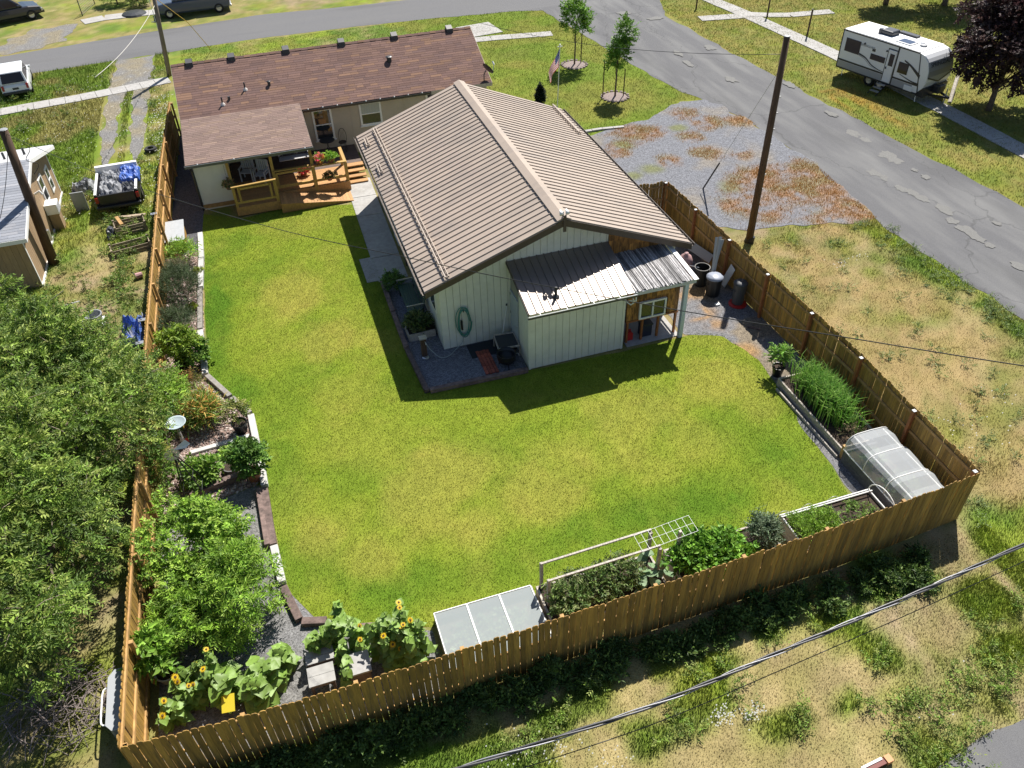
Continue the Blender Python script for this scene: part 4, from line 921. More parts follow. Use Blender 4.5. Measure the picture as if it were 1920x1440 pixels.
bistro_chair('black metal bistro chair by the cream wall, under the small window side', 3.45, 37.95, -.3); bistro_chair('black metal bistro chair half hidden behind the end porch post', 2.1, 37.3, 1.9)
# ------------------------------------------------------------------ fences, picket by picket
def picket_mesh(w=.1345, h=1.78, t=.017, nm='picket', ear=.035):
    mb = MB(); mb.extrude([(-w / 2, 0, 0), (w / 2, 0, 0), (w / 2, 0, h - ear), (w / 2 - ear, 0, h), (-w / 2 + ear, 0, h), (-w / 2, 0, h - ear)], (0, t, 0))
    me = bpy.data.meshes.new(nm); me.from_pydata(mb.v, [], mb.f); me.materials.append(M_cedar); me.update(); return me
PK = [picket_mesh(h=h) for h in (1.80, 1.825, 1.835, 1.85)]
def fence(label, path, inside, pitch=.1455, z0=.015, caps=False, rails=(.4, 1.05, 1.62), cap=False):
    """path: polyline of the outer face; inside: +1 if the rails are left of the walking direction"""
    t = thing('wood_fence', label, 'fence', (*path[0], 0)); P = [Vector((*p, 0)) for p in path]
    segs = [(P[i], P[i + 1]) for i in range(len(P) - 1)]; tot = sum((b - a).length for a, b in segs)
    def at(s):
        for i, (a, b) in enumerate(segs):
            L_ = (b - a).length
            if s <= L_ or i == len(segs) - 1: return a + (b - a) * (s / L_), (b - a).normalized()
            s -= L_
    n = int(tot / pitch); rr = random.Random(int(tot * 100))
    for i in range(n):
        p, d = at((i + .5) * tot / n); o = bpy.data.objects.new('picket', PK[rr.randrange(4)]); COL.objects.link(o); o.parent = t
        ang = math.atan2(d.y, d.x) + (0 if inside > 0 else math.pi)
        nn = Vector((-d.y, d.x, 0)) * inside
        o.location = p - nn * .017 - WL[t] + Vector((0, 0, z0 + rr.uniform(-.008, .008))); o.rotation_euler = (rr.uniform(-.006, .006), rr.uniform(-.007, .007), ang + rr.uniform(-.02, .02))
    k = max(1, round(tot / 2.42))
    for i in range(k):
        (a, d), (b, _) = at(tot * i / k), at(tot * (i + 1) / k); nn = Vector((-d.y, d.x, 0)) * inside
        for z in rails: MB().beam(a + nn * .022 + V(0, 0, z + z0), b + nn * .022 + V(0, 0, z + z0), .04, .088).build('rail', M_cedar_end, t)
    for i in range(k + 1):
        a, d = at(min(tot * i / k, tot - .05) if i else .05); nn = Vector((-d.y, d.x, 0)) * inside; c = a + nn * .092
        MB().box(c.x - .045, c.x + .045, c.y - .045, c.y + .045, 0, 1.8 if caps else 1.72).build('post', M_redpost if caps else M_cedar_end, t)
        if caps: MB().box(c.x - .05, c.x + .05, c.y - .05, c.y + .05, 1.8, 1.825).build('post_cap', M_grey, t)
    return t
fence('honey-stained picket fence along the alley in front of the raised beds', [(-5.33, 9.50), (-2.7, 9.37), (-.58, 9.34), (2.7, 9.40), (6.8, 9.50), (11.4, 9.62), (15.38, 9.90)], 1)
fence('stained picket fence between lawn side yard and the dry field', [(15.4, 9.93), (15.56, 15.4), (15.37, 19.9), (15.15, 27.1)], 1, caps=True)
fence('short stained picket fence joining the garage to the gravel drive corner', [(15.12, 27.12), (12.78, 27.3)], 1)
fence('golden picket fence dividing the garden beds from the neighbouring yard', [(-4.25, 44.0), (-4.66, 36.9), (-4.92, 28.9), (-5.08, 23.7), (-5.17, 20.0), (-5.3, 13.7), (-5.36, 9.52)], 1, rails=(.3, 1.0, 1.68))
# ------------------------------------------------------------------ utility poles and wires
def utility_pole(label, base, top, r0, r1, extras=True):
    t = thing('utility_pole', label, 'pole', base)
    MB().tube([base, (Vector(base) + Vector(top)) / 2, top], [r0, (r0 + r1) / 2, r1], 12).build('pole', M_pole, t, smooth=True)
    MB().lathe([(r1 + .004, 0), (r1 * .9, .02), (0, .03)], top, 12, caps=False).build('pole_cap', M_grey, t)
    return t
def top_at(base, px, py):
    """point above the base that the survey picture shows nearest to the pixel"""
    r = WB @ np.array([(px - 960) / FPX, (py - 720) / FPX, 1.0]); b = np.array(base[:2]); t = b @ r[:2] / (r[:2] @ r[:2]); return Vector((r[0] * t, r[1] * t, CAMH + r[2] * t))
bR = G(1404, 453); tR = top_at(bR, 1476, 68); pR = utility_pole('dark wooden utility pole beside the fence and gravel drive', bR, tR, .15, .11)
MB().tube([bR + V(.14, .03, 0), bR + V(.13, .03, 2.6), bR + V(.12, .03, 3)], .03, 6).build('conduit', M_black, pR)
MB().tube([bR + V(0, 0, .0), bR + V(.06, 0, .25)], [.2, .17], 10).build('pole_butt', M_black, pR)
for k in range(7): MB().box(bR.x + .13, bR.x + .2, bR.y - .02, bR.y + .02, 2.3 + .6 * k, 2.33 + .6 * k).build('step_bolt', M_grey, pR)
bL = G(101, 494); tL = top_at(bL, 6, 243); pL = utility_pole('thick dark utility pole standing against the tan outbuilding', bL, tL, .19, .15)
MB().tube([bL + V(.17, .05, .0), bL + V(.17, .05, 2.2)], .05, 8).build('conduit', M_pole, pL)
MB().box(bL.x + .12, bL.x + .32, bL.y - .02, bL.y + .15, 1.0, 1.45).build('meter_box', M_chrome, pL)
MB().tube(smooth_pts([tL + V(.1, 0, -.3), tL + V(.5, .3, -.9), tL + V(.25, .2, -1.3), tL + V(.55, .35, -1.6), tL + V(.3, .2, -1.9)], 6), .012, 5).build('cable_loop', M_black, pL)
bT = G(318, 142); tT = top_at(bT, 290, 2); dT = (tT - bT); pT = utility_pole('weathered utility pole behind the house roof by the street', bT, bT + dT * 1.25, .14, .11)
MATS_lp = mat('pole_grey', (.19, .15, .12), .9, noise=.3, scale=4, stretch=(5, 5, .6))
for c in pT.children:
    if c.name.startswith('pole') and 'cap' not in c.name: c.data.materials[0] = MATS_lp
MB().tube([bT + V(.13, 0, 0), bT + V(.12, 0, 4.5)], .018, 6).build('ground_wire', M_white, pT)
MB().tube([bT + V(-.12, -.02, 3.1), bT + V(.14, -.02, 3.1)], .03, 6).build('bracket', M_grey, pT)
def catenary(a, b, sag, n=30):
    a, b = Vector(a), Vector(b); return [a.lerp(b, i / n) - V(0, 0, sag * 4 * (i / n) * (1 - i / n)) for i in range(n + 1)]
def wire(name, label, pts, r, m=None): 
    return MB().tube(pts, r, 6).build(name, m or M_black, None, smooth=True, label=label, cat='wire', group='overhead wires')
wire('overhead_wire', 'thin black wire sagging across the lawn from the thick pole past the garage', smooth_pts([tL + V(0, 0, -.15), G(200, 331, 6.4), G(500, 424, 7.5), G(765, 483, 8.2), G(960, 524, 8.6), G(1280, 583, 9.2), G(1570, 630, 9.8), G(1880, 680, 10.4), G(2300, 740, 11.2)], 8), .0085)
wire('overhead_wire', 'wire dropping from the thick pole to the tan outbuilding roof', catenary(tL + V(0, 0, -.4), G(0, 410, 2.9), .15, 12), .012)
wire('overhead_wire', 'thin wire from the weathered street pole down to the driveway weeds', catenary(bT + dT * .96, G(178, 145, 4.5), .3, 14), .014, mat('pale_wire', (.55, .52, .48), .6))
wire('overhead_wire', 'yellow sleeved guy wire behind the shingled roof by the street', [bT + dT * 1.05, G(352, 42, 2.6), G(388, 84, .8), G(396, 95, .0)], .02, mat('yellow_sleeve', (.5, .32, .04), .6))
gw = thing('guy_wire', 'guy wire with dark guard anchored in the gravel drive', 'guy wire', G(1318, 352))
gtop = top_at(bR, 1462, 130)
ga = G(1318, 354, 0); MB().tube([ga, gtop], .008, 5).build('strand', M_grey, gw); MB().tube([ga, ga.lerp(gtop, .26)], .035, 8).build('guard', M_black, gw)
MB().tube([G(1313, 365), G(1326, 392)], .03, 6).build('anchor_strap', M_black, gw)
wire('overhead_wire', 'wire between the fence-side pole and the house behind the garage', catenary(tR + V(0, 0, -.6), (11.1, 42.5, 4.4), .5, 16), .010)
# twisted overhead cable crossing the alley corner
cb = thing('overhead_cable', 'thick twisted overhead cable crossing above the alley', 'cable', (5, 4.7, 6))
ctrl = [G(560, 1530, 7), G(860, 1441, 7), G(1200, 1331, 6.95), G(1440, 1232, 6.95), G(1700, 1120, 7), G(1920, 1021, 7.05), G(2300, 850, 7.15)]; core = smooth_pts(ctrl, 26)
M_cable = mat('cable_black', (.05, .05, .055), .35); M_cable2 = mat('cable_silver', (.30, .30, .32), .4, metal=.3)
for j, (mm, rr_, am) in enumerate(((M_cable, .017, .018), (M_cable, .015, .02), (M_cable2, .009, .023))):
    pts = []
    for i, p in enumerate(core):
        a = i * .30 + 2.1 * j; pts.append(p + V(0, math.cos(a) * am, math.sin(a) * am))
    MB().tube(pts, rr_, 7).build('strand', mm, cb, smooth=True)
wire('overhead_wire', 'thin wire running below the twisted alley cable', smooth_pts([p + V(.05, -.13, -.25) for p in ctrl], 8), .007)
# ------------------------------------------------------------------ foliage
def unit(a): return a / np.maximum(np.linalg.norm(a, axis=-1, keepdims=True), 1e-9)
def leaf_quads(b, ax, nr, ll, lw, col):
    """diamond leaves: base points, axis, rough normal, length, width"""
    sd = unit(np.cross(ax, nr)); n = len(b); ll = ll[:, None]; lw = lw[:, None]
    nn = np.cross(sd, ax)
    v = np.empty((n, 4, 3)); v[:, 0] = b; v[:, 1] = b + ax * ll * .45 + sd * lw * .5 + nn * lw * .12; v[:, 2] = b + ax * ll - nn * ll * .12; v[:, 3] = b + ax * ll * .45 - sd * lw * .5 + nn * lw * .12
    return v.reshape(-1, 3), np.arange(4 * n).reshape(-1, 4), np.repeat(col, 4, 0)
def crown_points(ells, n, R, shell=.5, low=-.75, lump=.22):
    vol = np.array([e[1][0] * e[1][1] * e[1][2] for e in ells]); k = R.choice(len(ells), n, p=vol / vol.sum())
    u = unit(R.normal(size=(n, 3))); u[:, 2] = np.where(u[:, 2] < low, -u[:, 2], u[:, 2])
    rr = (shell ** 3 + (1 - shell ** 3) * R.random(n)) ** (1 / 3)
    C = np.array([e[0] for e in ells])[k]; S_ = np.array([e[1] for e in ells])[k]
    ph = R.random((len(ells), 3)) * 9; P = ph[k]
    l = 1 + lump * (np.sin(u[:, 0] * 5.3 + P[:, 0]) * np.sin(u[:, 1] * 4.7 + P[:, 1]) + .6 * np.sin(u[:, 2] * 7.1 + u[:, 0] * 6.1 + P[:, 2]))
    return C + u * S_ * (rr * l)[:, None], u
def sprays(ells, ns, nl, sl, ll, lw, cols, droop=.3, shell=.5, seed=0, low=-.6, flat=.5, zmin=.05, lump=.22, spread=.9, clumps=0, cr=.45):
    R = np.random.default_rng(seed)
    if clumps:                                   # leaf clusters with gaps between them
        cc, cu = crown_points(ells, clumps, R, max(shell, .6), low, lump); k = R.integers(clumps, size=ns); q = unit(R.normal(size=(ns, 3)) + cu[k] * .7 + np.array([0, 0, .35]))
        rad = cr * (.6 + .8 * R.random(clumps))[k] * (.35 + .65 * R.random(ns) ** .5); p = cc[k] + q * np.column_stack([rad, rad, rad * .75]); u = unit(q + cu[k] * .5)
    else: p, u = crown_points(ells, ns, R, shell, low, lump)
    d = unit(u + R.normal(size=(ns, 3)) * .55 + np.array([0, 0, -droop])); L_ = sl * (.6 + .8 * R.random(ns))
    base = np.array(cols)[R.integers(len(cols), size=ns)] * (1.05 + 1.35 * R.random(ns) ** 1.4)[:, None]
    t = (np.arange(nl) + .5) / nl; sgn = np.where(np.arange(nl) % 2 == 0, 1., -1.)
    up = unit(np.array([0, 0, 1.]) + R.normal(size=(ns, 3)) * flat); sd = unit(np.cross(d, up))
    b = (p[:, None] + d[:, None] * (L_[:, None] * t)[..., None] + np.array([0, 0, -1.]) * (droop * .35 * L_[:, None] * t ** 2)[..., None]).reshape(-1, 3)
    ax = unit((d[:, None] * .7 + sd[:, None] * sgn[None, :, None] * spread).reshape(-1, 3) + R.normal(size=(ns * nl, 3)) * .25)
    nr = unit(np.repeat(up, nl, 0) + R.normal(size=(ns * nl, 3)) * .35)
    n = ns * nl; c = np.repeat(base, nl, 0) * (.8 + .4 * R.random(n))[:, None]
    b[:, 2] = np.maximum(b[:, 2], zmin)
    return leaf_quads(b, ax, nr, ll * (.7 + .6 * R.random(n)), lw * (.7 + .6 * R.random(n)), c), (p, d, L_)
def limbs(base, h, r, ends, bark, parent, name='limbs', seed=1, fork=.45):
    R = random.Random(seed); mb = MB(); base = Vector(base); top = base + V(0, 0, h)
    for e in ends:
        e = Vector(e); s = base.lerp(top, R.uniform(fork, 1)); mid = s.lerp(e, .5) + V(R.uniform(-.2, .2), R.uniform(-.2, .2), R.uniform(.0, .3)) * (e - s).length * .3
        k = r * R.uniform(.25, .5); mb.tube(smooth_pts([s, mid, e], 4), [k * (1 - .85 * i / 8) for i in range(9)], 5)
    return mb.build(name, bark, parent, smooth=True)
M_bark = mat('bark', (.13, .10, .075), .9, noise=.4, scale=8, bump=.6); M_twig = mat('pale_twig', (.24, .20, .15), .9, noise=.2)
def tree(name, label, base, h, r, ells, ns, nl, sl, ll, lw, cols, cat='tree', group=None, seed=1, droop=.3, nlimb=14, twigs=0, shell=.5, part='crown', low=-.6, lean=(0, 0), zmin=.05, lump=.22, flat=.5, m=None, clumps=0, cr=.45):
    t = thing(name, label, cat, base, group=group); base = Vector(base); tp = base + V(lean[0], lean[1], h)
    (v, f, c), (p, d, L_) = sprays(ells, ns, nl, sl, ll, lw, cols, droop, shell, seed, low, flat, zmin, lump, .9, clumps, cr)
    build_np(part, v, f, m or M_leaf, c, parent=t)
    if h > 0:
        MB().tube([base - V(0, 0, .02), base.lerp(tp, .5) + V(.03, .02, 0), tp], [r * 1.25, r, r * .7], 8).build('trunk', M_bark, t, smooth=True)
        R = np.random.default_rng(seed + 5); ii = R.choice(len(p), min(nlimb, len(p)), replace=False)
        limbs(base, h, r, [p[i] for i in ii], M_bark, t, 'limbs', seed)
    if twigs:
        R = np.random.default_rng(seed + 9); ii = R.choice(len(p), twigs, replace=False); mb = MB()
        for i in ii: 
            a = Vector(p[i]); dd = Vector(d[i]); mb.tube([a - dd * .5 + V(0, 0, -.1), a, a + dd * float(L_[i]) * .9], [.012, .009, .004], 4, caps=False)
        mb.build('twigs', M_twig, t, kind='stuff')
    return t
# the big fine-leaved trees overhanging the left fence
LOC = [(.08, .135, .02), (.11, .175, .026), (.155, .215, .038), (.055, .095, .016), (.195, .24, .055)]
tree('locust_tree', 'large fine-leaved tree spilling over the golden fence', (-7.6, 15.6, 0), 2.2, .2, [((-8.0, 15.2, 3.1), (1.9, 3.2, 1.9)), ((-5.7, 18.6, 2.6), (1.1, 1.7, 1.2)), ((-8.0, 12.5, 3.0), (1.6, 1.5, 1.4))], 8200, 12, .36, .125, .042, LOC, seed=3, droop=.35, nlimb=70, twigs=260, shell=.45, lump=.3, clumps=190, cr=.66)
tree('locust_tree', 'fine-leaved tree crowding the corner of the tan outbuilding', (-8.4, 21.5, 0), 1.8, .16, [((-8.2, 20.7, 2.6), (2.4, 2.4, 1.8)), ((-6.2, 20.6, 2.2), (1.0, 1.6, 1.1)), ((-9.6, 23.6, 2.5), (1.8, 1.7, 1.4))], 6000, 12, .36, .125, .042, LOC, seed=8, droop=.3, nlimb=40, twigs=110, shell=.45, lump=.3, clumps=140, cr=.64)
# garden shrubs behind the lawn timbers
BR = [(.125, .22, .022), (.165, .27, .03), (.09, .165, .02), (.20, .29, .042)]
tree('leafy_shrub', 'large bright green rounded shrub beside the gravel path', (-4.0, 14.6, 0), .9, .07, [((-4.0, 14.9, 1.0), (1.2, 1.2, .85)), ((-3.1, 15.2, .9), (.8, .8, .7)), ((-4.5, 13.9, .9), (.6, .7, .6))], 1900, 9, .24, .10, .05, BR, cat='shrub', seed=11, shell=.55, nlimb=12, clumps=60, cr=.36)
tree('leafy_shrub', 'bright green narrow-leaved shrub drooping over the gravel corner', (-3.5, 12.9, 0), .8, .06, [((-3.4, 13.1, 1.0), (1.05, 1.0, .85)), ((-4.2, 12.6, .8), (.7, .6, .6))], 1500, 10, .28, .13, .032, BR, cat='shrub', seed=12, droop=.5, shell=.5, nlimb=10, clumps=45, cr=.34)
tree('leafy_shrub', 'green spirea shrub under the tree at the windmill', (-4.75, 18.6, 0), .5, .04, [((-4.95, 18.6, .75), (.35, .8, .6)), ((-4.9, 20.1, .85), (.35, .7, .6)), ((-4.85, 17.2, .45), (.25, .4, .4))], 1000, 9, .2, .07, .03, [(.06, .13, .016), (.09, .16, .02), (.15, .15, .03)], cat='shrub', seed=13, shell=.5, nlimb=8)
tree('leafy_shrub', 'yellow-green shrub behind the daylilies at the fence', (-4.75, 21.6, 0), .4, .04, [((-4.7, 21.6, .7), (.5, 1.0, .6))], 700, 9, .2, .08, .035, BR, cat='shrub', seed=14, shell=.5, nlimb=8)
GG = [(.035, .055, .02), (.05, .075, .03), (.028, .045, .016), (.065, .09, .04)]
tree('lavender_shrub', 'big grey-green mounded shrub in the rock mulch', (-4.5, 27.9, 0), .3, .03, [((-4.35, 28.0, .6), (.75, 1.15, .65))], 1700, 9, .2, .06, .02, GG, cat='shrub', seed=15, droop=-.6, shell=.5, nlimb=8, low=-.2)
tree('lavender_shrub', 'smaller grey-green mounded shrub in the rock mulch', (-4.5, 25.7, 0), .3, .03, [((-4.45, 25.75, .5), (.6, .7, .5))], 800, 9, .18, .06, .02, GG, cat='shrub', seed=16, droop=-.6, shell=.5, nlimb=6, low=-.2)
tree('lavender_shrub', 'sparse dusty shrub at the fence near the wooden box', (-4.5, 29.8, 0), .3, .03, [((-4.45, 29.8, .35), (.4, .5, .35))], 300, 8, .18, .05, .02, [(.09, .10, .05), (.12, .10, .06)], cat='shrub', seed=17, droop=-.6, shell=.3, nlimb=6, low=-.2)
tree('lily_clump', 'arching green clump beside the wooden box lid', (-4.2, 30.9, 0), 0, .03, [((-4.2, 30.9, .35), (.4, .4, .35))], 220, 5, .35, .22, .03, BR, cat='plant', seed=18, droop=-.3, low=0)
def pot(name, label, x, y, r, h, m, plant=None, z=0, cat='pot'):
    t = thing(name, label, cat, (x, y, z)); n = 16
    MB().lathe([(r * .72, 0), (r * .98, h * .92), (r * 1.06, h * .92), (r * 1.06, h), (r * .93, h), (r * .9, h * .85), (0, h * .85)], (x, y, z), n, caps=False).build('pot', m, t)
    MB().lathe([(r * .9, 0), (0, .005)], (x, y, z + h * .86), n, caps=False).build('soil', M_soil, t)
    if plant:
        e, ns, nl, sl, ll, lw, cols, sd = plant; (v, f, c), _ = sprays(e, ns, nl, sl, ll, lw, cols, .2, .3, sd, -.3, .6, z + h * .8); build_np('foliage', v, f, M_leaf, c, parent=t)
        MB().tube([(x, y, z + h * .8), (x, y, e[0][0][2])], .012, 5).build('stem', M_bark, t)
    return t
pot('potted_plant', 'lime-green plant in a black nursery pot on the mulch', -4.35, 23.75, .24, .38, M_black, ([((-4.35, 23.75, 1.0), (.5, .5, .5))], 240, 8, .25, .14, .06, [(.15, .21, .02), (.11, .17, .02)], 21))
tree('broadleaf_plant', 'broad-leaved green plant leaning on the white timber', (-3.95, 23.9, 0), .3, .02, [((-3.95, 23.95, .5), (.4, .5, .45))], 140, 7, .25, .17, .10, [(.07, .14, .02), (.11, .18, .03)], cat='plant', seed=22, low=-.3)
for i, (px, py, lab) in enumerate(((372, 514, 'small yellow-green plant by the white timber end'), (362, 582, 'small yellow-green plant by the grey curved timber'))):
    c = G(px, py); tree('small_plant', lab, (c.x, c.y, 0), 0, .02, [((c.x, c.y, .12), (.16, .16, .12))], 60, 6, .1, .08, .04, [(.17, .2, .02), (.13, .17, .02)], cat='plant', seed=25 + i, low=0)
c = G(333, 487); tree('small_plant', 'small pink flower in the rock mulch', (c.x, c.y, 0), 0, .02, [((c.x, c.y, .1), (.12, .12, .1))], 40, 5, .08, .06, .05, [(.45, .06, .10), (.5, .1, .14)], cat='plant', seed=27, low=0)
tree('daylily_clump', 'orange daylily clump in the mulch beside the grey timber', (-3.85, 20.8, 0), 0, .02, [((-3.85, 20.85, .3), (.42, .5, .28))], 620, 4, .34, .34, .03, [(.09, .15, .02), (.12, .17, .03), (.10, .16, .02), (.12, .18, .03), (.30, .20, .05), (.4, .22, .06)], cat='plant', seed=28, droop=-.5, low=0, shell=.2)
tree('daylily_clump', 'rusty dry plant above the daylilies', (-4.3, 22.5, 0), 0, .02, [((-4.2, 22.5, .25), (.4, .4, .25))], 160, 5, .25, .12, .025, [(.25, .14, .05), (.12, .13, .03)], cat='plant', seed=29, droop=-.4, low=0)
pot('round_planter', 'low round pot of bare soil on the mulch', -3.1, 18.35, .24, .2, mat('grey_pot', (.12, .12, .12), .7))
tree('small_plant', 'small green plant above the low round pot', (-3.15, 18.95, 0), 0, .02, [((-3.15, 18.95, .12), (.2, .2, .13))], 60, 6, .12, .1, .06, BR, cat='plant', seed=31, low=0)
tree('broadleaf_plant', 'green leafy plant under the windmill legs', (-3.95, 18.3, 0), 0, .02, [((-3.95, 18.25, .3), (.5, .45, .3))], 190, 7, .22, .14, .08, [(.08, .16, .02), (.12, .19, .03)], cat='plant', seed=32, low=0)
pot('potted_plant', 'bushy dark green shrub in a pot at the lawn timber', -2.48, 17.75, .22, .35, M_terracotta, ([((-2.48, 17.8, .8), (.42, .42, .5))], 420, 8, .2, .11, .06, [(.05, .11, .018), (.08, .15, .022)], 33))
pot('potted_plant', 'sparse flowering plant in a square black pot at the timber corner', -2.72, 19.95, .24, .4, M_black, ([((-2.72, 20.05, .75), (.3, .3, .35))], 110, 6, .2, .09, .05, [(.12, .16, .04), (.2, .2, .06)], 34))
pot('potted_plant', 'small tree seedling in a black pot on the gravel', 14.15, 16.75, .2, .38, M_black, ([((14.15, 16.8, .75), (.22, .22, .25))], 60, 6, .2, .16, .06, [(.08, .17, .02), (.12, .2, .03)], 35))
pot('potted_plant', 'round white-rimmed pot beside the golden fence foot', -4.9, 12.0, .26, .3, mat('pale_pot', (.5, .48, .44), .7), ([((-5.0, 12.15, .9), (.35, .4, .45))], 90, 7, .3, .2, .11, [(.10, .2, .02), (.13, .22, .03)], 36))
# flowers on the porch and deck
FL = [(.5, .15, .12), (.55, .3, .05), (.10, .2, .03), (.12, .22, .03), (.5, .08, .2)]
def bloom(name, label, x, y, z, r, cols, seed, n=120, basket=False):
    t = thing(name, label, 'flowers', (x, y, z)); MB().lathe([(r * .5, 0), (r * .75, r * .7), (r * .7, r * .72), (0, r * .6)], (x, y, z), 12, caps=False).build('basket' if basket else 'pot', M_timber if basket else M_terracotta, t)
    (v, f, c), _ = sprays([((x, y, z + r * .9), (r, r, r * .6))], n, 6, .12, .07, .05, cols, .1, .3, seed, -.1, .6, z + r * .4); build_np('blooms', v, f, M_leaf, c, parent=t)
    if basket: MB().tube([(x, y, z + r * .6), (x, y, z + 1.1)], .006, 4).build('hanger', M_black, t)
    return t
bloom('hanging_basket', 'hanging flower basket on the first golden post', -2.0, 34.7, 1.0, .22, [(.14, .14, .05), (.3, .18, .08), (.1, .14, .03)], 41, 90, True)
bloom('flower_pot', 'red geranium pot on the covered porch', 1.3, 36.0, DZ, .2, [(.3, .03, .03), (.12, .17, .03), (.45, .04, .05)], 42)
bloom('flower_pot', 'pink and yellow flower pot on the sunny deck rail', 2.05, 35.0, 1.38, .24, FL, 43); bloom('flower_pot', 'bright green leafy pot on the deck rail end', 2.55, 34.95, 1.38, .26, [(.12, .24, .02), (.17, .28, .03)], 44)
bloom('flower_pot', 'dark trailing plant on the ramp side of the deck', 2.3, 34.5, .75, .2, [(.06, .1, .02), (.2, .1, .04)], 45)
# young street-side trees with stone rings and stakes
YG = [(.09, .185, .018), (.13, .23, .025), (.07, .14, .016)]
M_stone = mat('ring_stone', (.27, .22, .20), .9, noise=.2, rand=.2)
def stone_mesh():
    me = bpy.data.meshes.new('stone'); import bmesh; bm = bmesh.new(); bmesh.ops.create_icosphere(bm, subdivisions=1, radius=1)
    for v in bm.verts: v.co *= .8 + .35 * rnd.random()
    bm.to_mesh(me); bm.free(); me.materials.append(M_stone); return me
STONE = [stone_mesh() for _ in range(3)]
def young_tree(label, ringlab, px, py, h, ells, seed, stakes):
    b = G(px, py); rnd_ = random.Random(seed)
    tree('young_tree', label, b, h * .62, .045, [((b.x + e[0], b.y + e[1], e[2]), e[3]) for e in ells], 420, 9, .3, .13, .07, YG, seed=seed, nlimb=14, shell=.25, low=-.7, droop=-.2)
    t = thing('stone_ring', ringlab, 'stone ring', (b.x, b.y, 0))
    MB().lathe([(.72, .0), (.6, .05), (0, .07)], (b.x, b.y, .0), 20, caps=False).build('mulch', mat('pale_mulch', (.24, .19, .175), .95, noise=.4, scale=18, bump=.8), t)
    for i in range(18):
        a = 2 * math.pi * i / 18; s = bpy.data.objects.new('stone', STONE[i % 3]); COL.objects.link(s); s.parent = t; k = rnd_.uniform(.07, .11); s.scale = (k, k, k * .7); s.location = (.74 * math.cos(a), .74 * math.sin(a), .04); s.rotation_euler = (0, 0, rnd_.random() * 6)
    for j, (dx, dy, hh, lab) in enumerate(stakes): MB().tube([(b.x + dx, b.y + dy, 0), (b.x + dx + .02, b.y + dy, hh)], .03, 6).build('tree_stake', M_pole, None, label=lab, cat='stake')
young_tree('young green tree nearest the street in the front lawn', 'pale stone ring around the young tree nearer the street', 1077, 122, 3.6, [(.1, .1, 2.7, (.8, .8, .75)), (.5, -.1, 2.2, (.5, .4, .4)), (-.3, 0, 3.3, (.4, .4, .5))], 51, [(.45, .1, 1.7, 'thin stake beside the young tree nearer the street')])
young_tree('young leaning green tree beside the gravel drive lawn', 'pale stone ring around the young tree nearer the gravel', 1153, 182, 3.8, [(.1, 0, 2.4, (.5, .5, .6)), (.5, .2, 3.2, (.45, .4, .7)), (-.2, 0, 1.9, (.35, .35, .45))], 52, [(-.65, .2, 2.0, 'taller stake on the garage side of the young tree'), (.45, -.1, 1.5, 'shorter stake on the road side of the young tree')])
# trees across the side road
PU = [(.025, .014, .015), (.036, .018, .02), (.018, .011, .011), (.05, .026, .022)]
b = G(1853, 207); tree('purple_tree', 'dark purple-leaved tree beside the travel trailer', b, 1.6, .13, [((b.x + .2, b.y + .2, 3.2), (2.1, 2.1, 2.3)), ((b.x + 1.5, b.y - .3, 3.8), (1.8, 1.8, 2.3))], 5200, 9, .35, .17, .11, PU, seed=53, nlimb=24, shell=.35, clumps=110, cr=.7)
DK = [(.02, .036, .009), (.034, .055, .013), (.014, .026, .008)]
for i, (px, py, lab, rr_, hh) in enumerate(((1660, 8, 'dark bushy tree trunked at the top edge beyond the trailer', 1.3, 3.4), (1770, 10, 'dark spreading tree behind the trailer lawn', 2.2, 3.6), (1870, -10, 'dark tree behind the purple tree', 2.4, 4.2))):
    b = G(px, py); tree('shade_tree', lab, b, 1.3, .16, [((b.x, b.y, hh), (rr_, rr_, rr_ * .85)), ((b.x + .6, b.y - .4, hh - .9), (rr_ * .8, rr_ * .8, rr_ * .6))], 1500, 8, .4, .18, .10, DK, seed=60 + i, nlimb=14, shell=.4)
b = G(1560, -70); tree('shade_tree', 'tree just beyond the top edge shading the trailer lawn', b, 2.4, .2, [((b.x, b.y, 5.0), (2.6, 2.6, 2.2))], 1500, 8, .4, .18, .10, DK, seed=66, nlimb=14, shell=.4)
b = G(220, 8); tree('roadside_bush', 'green bush across the street beside the grey pickup', b, .4, .05, [((b.x, b.y, .8), (1.1, .8, .7))], 500, 8, .25, .12, .06, BR, cat='bush', seed=70, shell=.4)
b = G(262, 12); tree('roadside_bush', 'pale flowering bush across the street at the pickup tail', b, .3, .05, [((b.x, b.y, .5), (.7, .6, .5))], 300, 8, .2, .10, .06, [(.2, .24, .08), (.14, .19, .04)], cat='bush', seed=71, shell=.4)
b = G(700, -25); tree('shade_tree', 'dark conifer beyond the street casting a shadow on the verge', b, .6, .12, [((b.x, b.y, 1.6), (1.4, 1.2, 1.3))], 700, 8, .3, .14, .06, DK, seed=72, shell=.4)
b = G(1013, 196); cb_ = thing('small_conifer', 'small dark cone-shaped conifer behind the garage roof', 'conifer', b)
(v, f, c), _ = sprays([((b.x, b.y, .4), (.24, .24, .4)), ((b.x, b.y, .7), (.14, .14, .3)), ((b.x, b.y, .95), (.06, .06, .2))], 1100, 6, .1, .08, .04, [(.008, .014, .008), (.012, .02, .011)], -.5, .2, 73, -.8, .5); build_np('crown', v, f, M_leaf, c, parent=cb_); MB().tube([b, b + V(0, 0, .9)], .03, 6).build('trunk', M_bark, cb_)
for i in range(2):
    x = (1.9 + i * 1.2)
